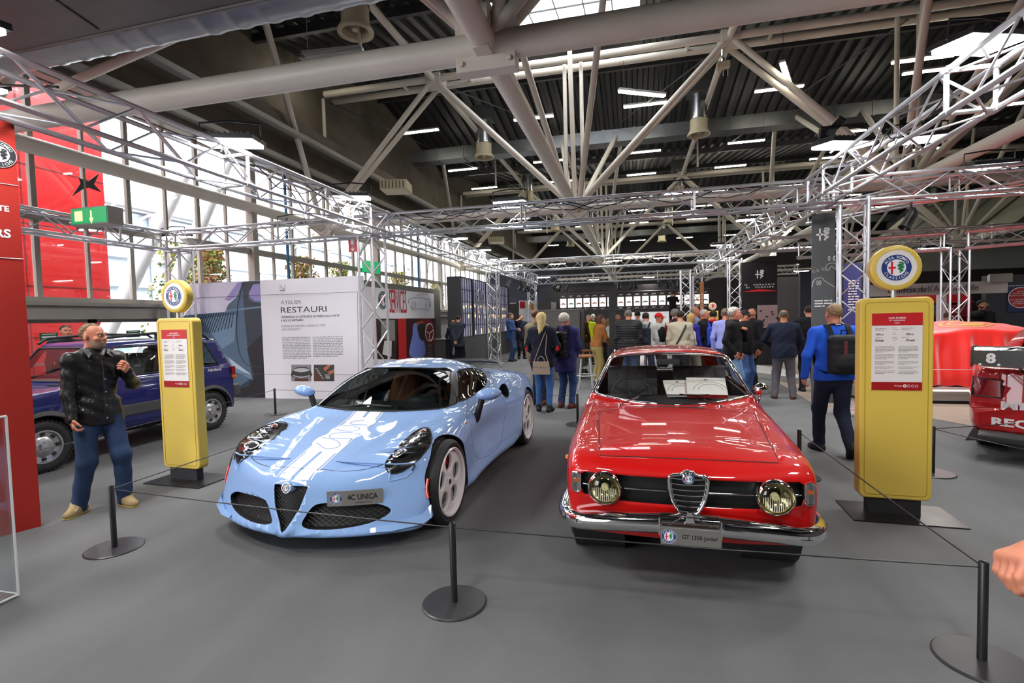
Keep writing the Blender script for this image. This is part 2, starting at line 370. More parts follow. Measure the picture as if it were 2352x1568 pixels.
# trees
leafm = [mat('leaf_yellow_green', hx('a3a63a'), .6, var=.3, vscale=2), mat('leaf_green', hx('5d7a32'), .6, var=.3, vscale=2), mat('leaf_rust', hx('9c6a3c'), .6, var=.3, vscale=2)]
bark = mat('bark', hx('5a4636'), .9)
def tree(i, x, y, h, r, mi, label):
    rn = random.Random(i); t = thing('tree', label, 'tree', (x, y, -.1), group=None)
    g = MB(); g.tube((0, 0, 0), (0, 0, h*.9), .1, 8, .03)
    for k in range(8):
        a = rn.uniform(0, 6.3); z = h*rn.uniform(.3, .75); g.tube((0, 0, z), (cos(a)*r*.7, sin(a)*r*.7, z+.5*r), .03, 5, .01)
    g.build('trunk', bark, t)
    g = MB()
    for k in range(2600):
        a = rn.uniform(0, 6.3); zz = rn.uniform(.12, 1); rr = r*sqrt(rn.random())*(1.15-zz*.55)*(.8+.3*sin(zz*23+a*3)); c = Vector((cos(a)*rr, sin(a)*rr, h*zz))
        u = Vector((rn.gauss(0, 1), rn.gauss(0, 1), rn.gauss(0, 1))).normalized(); w = u.orthogonal().normalized(); s = rn.uniform(.05, .12)
        g.mi = rn.choice((0, 0, 1) if mi == 0 else (1, 1, 0, 2) if mi == 1 else (2, 2, 0, 1)); g.add([c-u*s, c+w*s*.5, c+u*s, c-w*s*.5], [(0, 1, 2, 3)])
    o = g.build('foliage', leafm, t); o['kind'] = 'stuff'
for i, (x, y, h, r, mi, l) in enumerate([(-17.2, 16.6, 5.0, 1.6, 0, 'yellow green bushy tree just right of the red cabin outside'), (-14.2, 14.6, 4.5, .85, 2, 'narrow rust brown tree outside behind the exit column'),
    (-14, 19.3, 4.6, .95, 2, 'narrow autumn tree outside right of the blue post'), (-14, 22.5, 4.7, .95, 1, 'narrow green tree outside above the restoration wall'), (-14.2, 29, 4.8, 1.0, 1, 'distant greenish tree seen through the windows beyond the services wall'), (-14.2, 35, 4.5, 1.0, 2, 'farthest rust coloured tree seen through the windows')]):
    tree(i, x, y, h, r, mi, l)
# white steel building opposite
wst = mat('white_steel', (.62, .63, .65), .5)
t = thing('pavilion', 'white steel and glass pavilion standing across the yard outside', 'building', (-34, 34, 0))
g = MB()
for k in range(15): g.box((0, -26+k*5.5, 5), (.3, .35, 10))
for z in (2.6, 4.6, 6.6, 9.9): g.box((0, 8, z), (.25, 78, .25))
for k in range(14): g.tube((.1, -26+k*5.5, 6.6), (.1, -20.5+k*5.5, 9.9), .1, 6); g.tube((.1, -20.5+k*5.5, 4.6), (.1, -26+k*5.5, 6.6), .07, 6)
g.build('steel_frame', wst, t)
g = MB(); g.box((-.3, 8, 5), (.05, 78, 10)); g.build('glazing', mat('pavilion_glazing', (.42, .5, .56), .1), t)
g = MB(); g.box((-3, 8, 10.1), (7, 80, .3)); g.build('roof', mat('pavilion_roof', (.5, .52, .55), .5), t)
# slanting white legs outside
for i, (a, b) in enumerate((((-13.6, 9.6, -.1), (-13.6, 14.4, 8.6)), ((-13.1, 10.6, -.1), (-13.1, 15.2, 8.6)), ((-12.6, 19, -.1), (-12.6, 23, 7.6)), ((-12.6, 27, -.1), (-12.6, 31, 7.6)))):
    g = MB(); g.tube(a, b, .2, 14); g.build('slanted_column', wst, smooth=40, label='thick slanted white steel leg outside, ' + ('left of the nearest pair', 'right of the nearest pair', 'behind the exit column', 'farthest down the yard')[i], cat='column')
g = MB(); g.tube((-13.35, 11.15, 2.2), (-13.35, 11.6, 2.2), .08, 8)
g.build('cross_tie', wst, label='short white tie tube joining the nearest slanted legs', cat='tie')
for i, y in enumerate((13.7, 23.5)):
    g = MB(); g.tube((XW+.2, y, 2.2), (XW+.2, y, 6.2), .045, 10); g.build('blue_pipe', mat('blue_pipe_paint', hx('2f6f9a'), .4), smooth=40, label=('blue vertical pipe at the window wall, nearer one', 'blue vertical pipe at the window wall, farther one')[i], cat='pipe')
# bird decal on the glass
g = MB(); c = Vector((XW+.02, 8.02, 4.55))
c = atX(197, 424, XW+.03)
g.prism([(-.28, -.3), (-.1, 0), (-.13, .1), (.05, .08), (.28, .3), (.16, .05), (.3, -.08), (.05, -.05), (-.06, -.1)], 0, .004, lambda u, v, t: (c.x+t, c.y+u, c.z+v))
g.build('bird_sticker', M['black'], label='black swooping bird silhouette stuck on the window glass', cat='sticker')
# ---------------- roof steel: trusses of cream tubes ----------------
XN = (-10.5, -1.7, 7.1, 15.9); XU = (-6.1, 2.7, 11.5); ZL, ZU = 4.95, 9.3
YT = (6.1, 15.7, 29.9, 44.5)
steel = M['tube']
def strut(root, a, b, r, name='strut', n=12):
    g = MB(); g.tube(a, b, r, n); return g.build(name, steel, root, smooth=40)
for ti, Y in enumerate(YT):
    root = thing('roof_truss', 'cream tubular steel roof truss spanning the hall, ' + ('nearest, with the thick lower beam overhead', 'second from the camera, double tubed', 'third from the camera', 'farthest down the hall')[ti], 'roof truss', (0, Y, 0))
    rb = .17 if ti == 0 else .12; n = 16 if ti < 2 else 8
    if ti == 3: n = 6
    strut(root, (-10.5, 0, ZL), (20, 0, ZL), rb, 'lower_chord', n)
    off = (-.28, .28)
    for dy in off:
        strut(root, (-10.0, dy, ZU), (20, dy, ZU), .11, 'upper_chord', n)
        for i, x in enumerate(XN):
            if i: strut(root, (x, dy*.3, ZL), (XU[i-1], dy, ZU), .085, n=n)
            if i < 3: strut(root, (x, dy*.3, ZL), (XU[i], dy, ZU), .085, n=n)
    for x in XN:
        for s in (-1, 1): strut(root, (x+.25*s, 0, ZL), (x+.25*s, 0, ZU), .06, 'post', n)
        g = MB(); g.box((x, 0, ZL), (.75, .2, .62)); g.box((x, 0, ZL+.1), (.2, .62, .5))
        for dx in (-.3, .3):
            for dz in (-.22, .22): g.tube((x+dx, -.14, ZL+dz), (x+dx, .14, ZL+dz), .035, 6)
        g.build('node_plate', steel, root, bevel=.01)
    for x in XU:
        g = MB(); g.box((x, 0, ZU), (.5, .8, .3)); g.build('node_plate', steel, root, bevel=.01)
        for dx in (-1.1, 1.1): strut(root, (x+dx, -.28, ZU), (x+dx, .28, ZU), .05, 'spacer', 8)
# girders along the hall
for xi, x in enumerate(XN):
    root = thing('roof_girder', 'long cream tubular roof girder, ' + ('along the window wall', 'above the aisle between the two front cars', 'above the right yellow sign', 'far right side')[xi], 'roof girder', (x, 0, 0))
    strut(root, (0, 1, ZL), (0, 54, ZL), .15, 'lower_chord', 14)
    for a, b in ((1, 6.1), (6.1, 15.7), (15.7, 29.9), (29.9, 44.5)):
        if xi == 0: 
            strut(root, (0, b, ZL), (1.8, (a+b)/2, ZU), .09, n=8); continue
        m = (a+b)/2
        for s in (-1, 1):
            strut(root, (.1*s, a, ZL), (s*1.2, m-1, ZU), .085, n=10); strut(root, (.1*s, b, ZL), (s*1.2, m+1, ZU), .085, n=10)
        strut(root, (0, b, ZL), (0, b-.9, ZU+1), .07, n=8)
for xi, x in enumerate(XU):
    root = MB(); root.tube((x, -1.5, ZU), (x, 54, ZU), .10, 12)
    for y in (10.9, 22.8, 37): root.tube((x, y, ZU), (x, y, ZU-1.5), .04, 6)
    root.build('roof_tube', steel, smooth=40, label='long cream upper roof tube running down the hall, ' + ('left', 'centre', 'right')[xi]+' one', cat='roof tube')
# thin bracing rods
k = 0
for i, (a, b) in enumerate((((-6.1, 15.7, 9.3), (-1.7, 22.8, 9.2)), ((2.7, 15.7, 9.3), (-1.7, 22.8, 9.2)), ((-10.3, 15.7, 9.3), (-6.1, 29.9, 9.2)), ((2.7, 29.9, 9.3), (7.1, 15.7, 9.2)))):
    g = MB(); g.tube(a, b, .025, 6); g.build('bracing_rod', beam_mat, label='thin dark bracing rod under the roof deck', cat='rod', group='thin bracing rods below the roof')
# ---------------- fluorescent lights ----------------
fb = mat('lamp_body_grey', (.35, .35, .33), .5)
def fluo():
    t = thing('ceiling_light', 'slim fluorescent batten light hanging under the dark roof', 'ceiling light', group='fluorescent battens under the roof')
    g = MB(); g.box((0, 0, .05), (1.55, .16, .07)); g.build('housing', fb, t, bevel=.02)
    g = MB(); g.box((0, 0, 0), (1.5, .13, .05)); g.build('diffuser', M['tubelamp'], t)
    g = MB(); g.tube((-.6, 0, .08), (-.6, 0, .9), .006, 5); g.build('hanger', M['black'], t); g = MB(); g.tube((.6, 0, .08), (.6, 0, .9), .006, 5); g.build('hanger', M['black'], t)
    return t
fl = fluo(); used = 0
rows = [(13.9, [-9.4]), (19.2, [-8.2+.0, -3.6, .5, 4.9, 9.3]), (24.6, [-8.1-4.2, -8.3, -3.9, .55, 4.95, 9.4]), (28.4, [-8.3, -3.9, .5, 4.95, 9.4, 13.8]), (33.9, [-8.3, -3.9, .5, 5.0, 9.4, 13.8]), (38, [-8.3, -3.9, .5, 5, 9.4, 13.8]), (43, [-8.3, -3.9, .5, 5, 9.4, 13.8, 18]), (48, [-8.3, -3.9, .5, 5, 9.4, 13.8, 18]), (53, [-8.3, -3.9, .5, 5, 9.4, 13.8, 18]), (36, [-6, -1.7, 2.7, 7.1]), (47.2, [-6, -1.7, 2.7, 7.1])]
pos = [(x, y, 9.2 if y > 15 else 9.5) for y, xs in rows for x in xs if x > -10]
pos += [tuple(atZ(1805, 170, 8.2)), tuple(atZ(1475, 215, 8.2)), tuple(atZ(1995, 272, 9.4)), tuple(atZ(2120, 135, 8.6)), tuple(atZ(2310, 240, 8.0))]
for i, p in enumerate(pos):
    o = fl if i == 0 else dup(fl)
    o.location = p
    if i == len(pos)-5: o.rotation_euler = (0, 0, 1.2)
    if i == len(pos)-4: o.rotation_euler = (0, 0, .5)
# ---------------- ducts and fan units ----------------
ductm = mat('grey_duct_metal', (.17, .18, .19), .4, .6, var=.15, vscale=2)
for i, (y, z, x0, x1) in enumerate(((21.5, 8.9, -9.5, 14), (34, 8.8, -9.5, 20), (46, 8.8, -9.5, 20))):
    g = MB(); g.box(((x0+x1)/2, y, z), (x1-x0, .7, .5))
    for k in range(int((x1-x0)/1.2)): g.box((x0+k*1.2, y, z), (.05, .76, .56))
    g.build('air_duct', ductm, label='long rectangular sheet metal air duct crossing under the roof, ' + ('nearest', 'middle', 'farthest')[i]+' of three', cat='duct')
fanc = mat('fan_cream', hx('c9bea2'), .5)
def fan():
    t = thing('roof_fan', 'cream bellmouth ventilation fan on a short duct hanging from the roof', 'fan')
    g = MB(); g.lathe([(.30, 0), (.36, .02), (.40, -.02), (.41, .02), (.36, .1), (.31, .2), (.31, .55), (.28, .55), (.28, .1), (.30, 0)], 32); g.build('bellmouth', fanc, t, smooth=50)
    g = MB(); g.lathe([(.33, .55), (.33, .6), (.29, .62), (.29, 1.5), (0, 1.5)], 24); g.build('duct', mat('bright_spiral_duct', (.4, .41, .42), .3, .9), t, smooth=50)
    g = MB(); g.box((0, 0, 1.7), (.8, .8, .5)); g.build('plenum', ductm, t)
    g = MB(); g.lathe([(0, .05), (.08, .05), (.09, .08), (.09, .3), (0, .3)], 20); g.build('hub', fanc, t, smooth=40)
    for k in range(7):
        a = 2*pi*k/7; g = MB(); g.prism([(.08, -.03), (.28, -.07), (.28, .05), (.08, .03)], .15, .165, lambda u, v, w: (u*cos(a)-v*sin(a), u*sin(a)+v*cos(a), w+v*.5)); g.build('blade', mat('fan_blade', (.22, .2, .16), .5), t)
    return t
f0 = fan()
fl_l = ['nearest, above the hanging clear lamp', 'left of centre behind the big slanted girder', 'right of centre below the far duct', 'behind the second floodlight truss, left', 'behind the second floodlight truss, right', 'far left one', 'far centre one', 'far right one', 'right side near the hanging lights', 'deepest left of centre', 'deepest right of centre']
for i, (x, y, z) in enumerate(((817, 75, 8.2), (1112, 362, 8.2), (1605, 310, 8.2), (1213, 463, 8.2), (1560, 452, 8.2), (1275, 530, 8.2), (1310, 565, 8.2), (1520, 555, 8.2), (2150, 470, 8.2), (1340, 600, 8.2), (1535, 512, 8.2))):
    o = f0 if i == 0 else dup(f0); o.location = atZ(x, y, z); o['label'] = 'cream bellmouth ventilation fan hanging from the roof, ' + fl_l[i]
# box heaters along the left edge
for i, (x, y) in enumerate(((910, 430), (1140, 552))):
    p = atX(x, y, -8.6); t = thing('wall_heater', 'beige box unit with grille hung by the left roof edge, ' + ('nearer', 'farther')[i], 'heater', p, .2)
    g = MB(); g.box((0, 0, 0), (1, .9, .35)); g.build('casing', fanc, t, bevel=.02)
    g = MB()
    for k in range(7): g.box((-.4+k*.13, -.46, 0), (.03, .02, .26))
    g.build('grille', mat('grille_dark', (.1, .1, .1), .5), t)
# round ribbed duct and sloped soffit top left, bulkhead overhead
g = MB(); pr = []
A, B = atZ(0, 129, 5.2), atZ(598, 0, 5.2); d = (B-A).normalized(); nn_ = Vector((-d.y, d.x, 0)); A0 = A-d*1.2; L = (B-A).length*3+1.2
for k in range(int(L/.06)+1):
    w = (k*.06) % .42; pr.append((.27+(.014 if w < .06 else 0), k*.06))
ax_ = A0+nn_*.30+Vector((0, 0, .26))
g.lathe(pr, 32, ax_, d); ob = g.build('round_duct', mat('ribbed_duct_metal', (.33, .34, .36), .32, .8), smooth=60, label='large round ribbed metal duct crossing the top left overhead', cat='duct')
g = MB(); e1, e2 = A0, A0+d*L; g.prism([(0, 0), (L, 0), (L, -2.6), (0, -2.6)], 0, .08, lambda u, v, w: tuple(A0+d*u+nn_*v+Vector((0, 0, w)))); g.tube(A0, A0+d*L, .02, 6)
p, q = atZ(110, -10, 5.19), atZ(225, 68, 5.19); g.tube(p, q, .012, 6)
g.build('ceiling_10', mat('brown_grey_soffit', hx('57504f'), .35, .3, var=.1), kind='structure')
g = MB(); A, B = atZ(150, 195, 5.6), atZ(365, 100, 5.6); g.tube(A+(A-B)*.1, B+(B-A)*.3, .07, 12); g.build('roof_tube', steel, smooth=40, label='short cream tube slanting up towards the round duct, top left', cat='roof tube')
# skylight panels far right, pale and sloping
g = MB()
for k in range(9):
    g.add([(15.8, 17+k*3, 5.2), (15.8, 19.6+k*3, 5.2), (19.5, 19.6+k*3, 8.4), (19.5, 17+k*3, 8.4)], [(0, 1, 2, 3)])
g.build('trim_9', mat('pale_sloped_cladding', hx('a9a99a'), .6), kind='structure')
# ---------------- stage trusses ----------------
TRS = []
TS = .36  # box size between chord centres
def chord(root, p, q, r=.026, n=8):
    g = MB(); g.tube(p, q, r, n); return g.build('chord', M['alu'], root, smooth=40)
def box_truss(label, p, q, cat='truss', name='lighting_truss', group=None, step=.5, s=TS, base=False, roll=0, br=.0115, n=8):
    p, q = Vector(p), Vector(q); d = (q-p); L = d.length; d.normalize()
    up = Vector((0, 0, 1)) if abs(d.z) < .9 else Vector((0, 1, 0))
    a = d.cross(up).normalized(); b = a.cross(d); t = thing(name, label, cat, p, group=group)
    if roll: a, b = a*cos(roll)+b*sin(roll), b*cos(roll)-a*sin(roll)
    cs = [(a*i+b*j)*s/2 for i, j in ((-1, -1), (1, -1), (1, 1), (-1, 1))]
    for c in cs: chord(t, c, c+d*L, n=n)
    g = MB(); k = max(2, round(L/step)); h = L/k; m = 5 if n > 6 else 4
    for f in range(4):
        c0, c1 = cs[f], cs[(f+1) % 4]
        for i in range(k):
            x, y = (c0, c1) if (i+f) % 2 else (c1, c0); g.tube(x+d*h*i, y+d*h*(i+1), br, m, cap=False)
    g.build('lattice_bracing', M['alu'], t, smooth=60)
    js = [0, L]+[x for x in np.arange(2.9, L-.5, 2.9)]
    for z in js:
        g = MB()
        for f in range(4): g.tube(cs[f]+d*z, cs[(f+1) % 4]+d*z, .02, 6); g.tube(cs[f]+d*(z-.05), cs[f]+d*(z+.05), .034, 8)
        g.build('coupling_frame', M['alu'], t, smooth=40)
    TRS.append((p, q))
    if base:
        g = MB(); g.box((0, 0, .015), (.6, .6, .02)); g.build('base_plate', M['alu'], t)
    return t
ZT2 = 3.48
XA, XB = -4.62, 2.82; XC, XD = -5.0, 3.35
Y1, Y2, Y3 = 9.0, 17.7, 24.
box_truss('aluminium box truss overhead running away down the left side of the stand', (XA, -.6, ZT2), (XA, Y1-.25, ZT2))
box_truss('aluminium box truss overhead on the left, from first cross truss to the far end', (XA, Y1+.25, ZT2), (XA, Y3-.25, ZT2), n=6)
box_truss('aluminium box truss overhead running from top right corner to the first crossing', (XB, -.6, ZT2), (XB, Y1-.25, ZT2))
box_truss('aluminium box truss overhead on the right, from the tall black banner to the far end', (XB, Y1+.25, ZT2), (XB, Y3-.25, ZT2), n=6)
box_truss('nearest aluminium cross truss spanning above both front cars', (XA-.19, Y1, ZT2), (XB+.19, Y1, ZT2))
box_truss('aluminium cross truss section between window side column and left column', (-9.8, Y1, ZT2), (XA-.25, Y1, ZT2))
box_truss('aluminium cross truss running off the right edge above the round yellow sign', (XB+.25, Y1, ZT2), (9.6, Y1, ZT2))
box_truss('aluminium truss along the windows in front of the red cabin', (-9.8, 2.0, ZT2-.02), (-9.8, Y1-.2, ZT2-.02))
box_truss('second aluminium cross truss spanning in front of the far bar', (XA, Y2, ZT2+.02), (XB, Y2, ZT2+.02), n=6)
box_truss('third aluminium cross truss just before the year timeline wall', (XA-.1, Y3, ZT2-.05), (6.8, Y3, ZT2-.05), n=6)
box_truss('reddish lit cross truss beyond the tall black banner', (XB+.3, Y2-2, ZT2+.05), (12, Y2-2, ZT2+.05), n=6)
box_truss('aluminium truss of the neighbouring stand running right above the covered car', (4.4, 14.2, 4.0), (9.8, 7.6, 4.1), n=6)
box_truss('aluminium truss of the neighbouring stand meeting the column by the bookstall', (4.2, 14.6, 3.2), (6.95, 13.75, 3.15), n=6)
box_truss('aluminium truss from bookstall column to the right edge', (7.4, 13.65, 3.15), (11.5, 11.6, 3.2), n=6)
for lab, x, y, zt, nn in (('aluminium truss column right of the restoration wall', XC, 9.1, 3.3, 8), ('aluminium truss column beside the tall black banner behind the right sign', XD, 9.0, 3.3, 8),
    ('aluminium truss column behind the left round sign', -9.8, 9.25, 3.28, 8), ('slim truss column in front of the dark glazed display wall', -4.95, 17.7, 3.3, 6),
    ('truss column near the cubicle with the red poster', -4.75, 24, 3.25, 6), ('truss column in front of the bar timeline, centre', 2.0, 21, 3.3, 6), ('truss column left of the narrow orange banner', 2.75, 23.6, 3.25, 6), ('truss column left of the black dream banner', 3.15, 17.4, 3.3, 6), ('truss column by the bookstall behind the covered car', 7.18, 13.7, 2.95, 6)):
    box_truss(lab, (x, y, 0), (x, y, zt), 'truss column', 'truss_column', base=True, n=nn, roll=.25 if x in (XC, XD) else 0, step=.36)
# ---------------- floodlights ----------------
def flood():
    t = thing('floodlight', 'x', 'floodlight')
    g = MB(); g.box((0, 0, .04), (.62, .46, .05))
    for k in range(9): g.box((-.24+k*.06, 0, .08), (.012, .36, .04))
    g.build('housing', M['black'], t, bevel=.01)
    g = MB(); g.box((0, 0, 0), (.56, .4, .03)); g.build('lens', M['lamp'], t)
    g = MB(); g.path([(-.33, 0, .04), (-.33, 0, .22), (0, 0, .25), (.33, 0, .22), (.33, 0, .04)], .012, 6); g.build('bracket', M['black'], t)
    return t
fl0 = flood(); FLS = []
spots = [((532, 330), 3.72, 1, 'brightest one on the left truss'), ((808, 455), 3.72, 1, 'on the left truss near the first crossing'), ((1172, 466), 3.8, 1, 'left of two on the nearest cross truss'), ((1562, 446), 3.8, 1, 'right of two on the nearest cross truss'),
    ((2245, 105), 3.75, .85, 'huge one at the top right corner'), ((1935, 335), 3.75, 1, 'on the right truss before the crossing'), ((2270, 383), 3.8, 1, 'on the cross truss near the right edge'), ((-135, 62), 3.72, 1, 'cut off by the left edge, upper'), ((-75, 206), 3.75, .8, 'cut off by the left edge, lower'),
    ((228, 527), 3.72, 1, 'under the green exit sign'), ((400, 545), 3.72, 1, 'above the window side column'), ((670, 520), 3.72, 1, 'on the cross truss above the restoration wall'), ((1045, 549), 3.72, 1, 'first behind the crossing on the left truss'), ((1103, 575), 3.72, 1, 'second behind the crossing on the left truss'),
    ((1145, 595), 3.72, 1, 'third behind the crossing on the left truss'), ((1181, 609), 3.72, 1, 'fourth behind the crossing on the left truss'), ((1281, 606), 3.72, 1, 'left of three on the second cross truss'), ((1411, 599), 3.72, 1, 'centre of three on the second cross truss'), ((1520, 592), 3.72, 1, 'right of three on the second cross truss'),
    ((1657, 563), 3.72, 1, 'nearest behind the crossing on the right truss'), ((1725, 505), 3.72, 1, 'on the right truss just past the crossing'), ((1620, 597), 3.72, 1, 'farther back on the right truss'), ((1363, 642), 3.6, 1, 'left on the third cross truss'), ((1491, 636), 3.6, 1, 'right on the third cross truss'), ((1249, 637), 3.6, 1, 'near the far left corner'), ((2110, 322), 3.95, 1, 'seen through the right truss'),
    ((1840, 622), 3.6, 1, 'right of the black dream banner'), ((2145, 570), 3.3, 1, 'above the round yellow sign')]
for i, (px, z, s, lab) in enumerate(spots):
    o = fl0 if i == 0 else dup(fl0); o.location = atZ(*px, z); o.scale = (s, s, s); o['label'] = 'square white LED floodlight, '+lab
    o.rotation_euler = (.12, 0, (.35 if i in (0, 1, 4, 5) else 0))
    best = None
    for p_, q_ in TRS:
        d_ = q_-p_; u_ = max(0, min(1, (o.location-p_).dot(d_)/d_.dot(d_))); c_ = p_+d_*u_+Vector((0, 0, .16)); k_ = (c_-o.location).length
        if abs(d_.z) < 1 and k_ > .02 and (best is None or k_ < best[0]): best = (k_, c_)
    if best and best[0] < 3:
        g = MB(); o_inv = (Matrix.Translation(o.location)@o.rotation_euler.to_matrix().to_4x4()@Matrix.Scale(s, 4)).inverted(); g.tube((0, 0, .06), o_inv@best[1], .014, 6); g.build('clamp_arm', M['black'], o)
    if i in (0, 1, 2, 3, 4, 5, 6, 7, 9, 11, 13, 16, 17, 18, 19, 22, 23, 26): FLS.append(area('flood_and_fill_light', o.location+Vector((0, 0, -.06)), .55, 62 if i < 12 else 55, col=(1, .98, .95), sy=.4, spread=2.6))
# unseen fill lamps without fixtures, added to brighten the stand and hall
for x, y in ((-4.6, 1.2), (-1.5, .3), (1.2, .3), (2.8, 2.2), (6, 4), (6, 12), (6.5, 19), (-8, 5), (-8, 12), (-7.5, 19), (12, 14), (0, 28), (8, 28), (-8, 30), (5, 36), (-3, 40)):
    FLS.append(area('flood_and_fill_light', (x, y, 3.6 if y < 22 else 6.5), .55, 66 if y < 22 else 240, col=(1, .98, .95), sy=.4, spread=2.8))
# black stage spots and cables on the trusses
def stage_spot():
    t = thing('stage_spot', 'small black theatre spotlight clamped under a truss', 'spotlight', group='black theatre spots on the far trusses')
    g = MB(); g.lathe([(0, .14), (.06, .14), (.07, .1), (.075, -.1), (.09, -.16), (.085, -.16), (.06, -.08), (0, -.08)], 12, ax=(0, .5, 1)); g.build('can', M['black'], t, smooth=40)
    g = MB(); g.path([(-.09, 0, 0), (-.09, 0, .16), (.09, 0, .16), (.09, 0, 0)], .01, 5); g.tube((0, 0, .16), (0, 0, .26), .015, 6); g.build('yoke', M['black'], t)
    return t
s0 = stage_spot()
rn = random.Random(5)
sp = [(rn.uniform(-4.5, 2.6), Y3+rn.choice((-.17, .17)), 3.02) for _ in range(16)] + [(XA+rn.choice((-.17, .17)), 19.5+.75*k, 3.02) for k in range(6)] + [(atY(2090, 440, 9.17).x, 9.17, 3.02)]
for i, p in enumerate(sp):
    o = s0 if i == 0 else dup(s0); o.location = p; o.rotation_euler = (rn.uniform(-.15, .15), rn.uniform(-.15, .15), rn.uniform(0, 6))
for i in range(14):
    x0 = rn.uniform(-4.3, 2.3) if i < 9 else (XA if i < 11 else XB); pts = []
    for k in range(9):
        u = k/8
        if i < 9: pts.append((x0+u*1.3+rn.uniform(-.05, .05), Y1+.02+rn.uniform(-.06, .06), ZT2+.2-.16*sin(pi*u)+rn.uniform(-.02, .03)))
        else: pts.append((x0+rn.uniform(-.05, .05), 5.5+(i % 3)*1.1+u*1.4, ZT2+.2-.2*sin(pi*u)+rn.uniform(-.02, .03)))
    g = MB(); g.path([tuple(p) for p in ospline(pts, 4)], .008, 5); g.build('power_cable', M['black'], label='loose black power cable looped over the near trusses', cat='cable', group='black cables on the near trusses')
g = MB(); c = atY(1905, 297, 7.6)
for k in range(5): g.box(c+Vector((rn.uniform(-.12, .12), rn.uniform(-.1, .1), rn.uniform(-.08, .08))), (.1, .1, .12), rot=(rn.random(), rn.random(), 0))
g.build('cable_coil', M['black'], label='dark bundle of coiled cable on the right truss near its floodlight', cat='cable')
# big clear lamp under the first fan, hook block
t = thing('industrial_lamp', 'wide clear diffuser industrial lamp, unlit, near the top under the fan', 'lamp', atZ(765, 128, 7.6), .1)
g = MB(); g.box((0, 0, 0), (1.5, .32, .12)); g.build('diffuser', glass('prism_diffuser', (.8, .8, .8), .2, 3), t, bevel=.03)
g = MB(); g.box((0, 0, .1), (1.4, .2, .06)); [g.tube((x, 0, .1), (x, 0, 2.2), .008, 5) for x in (-.6, .6)]; g.build('housing', fb, t)
t = thing('hoist_hook', 'small cream hoist block hanging from the upper tube, right of centre', 'hoist', atY(1661, 150, 15.7))
g = MB(); g.tube((0, 0, .1), (0, 0, .95), .05, 10); g.build('shaft', M['chrome'], t)
g = MB(); g.box((0, 0, 0), (.34, .2, .16)); [g.tube((-.12+.12*k, 0, -.05), (-.12+.12*k, 0, -.3), .015, 5) for k in range(3)]; g.build('block', fanc, t)
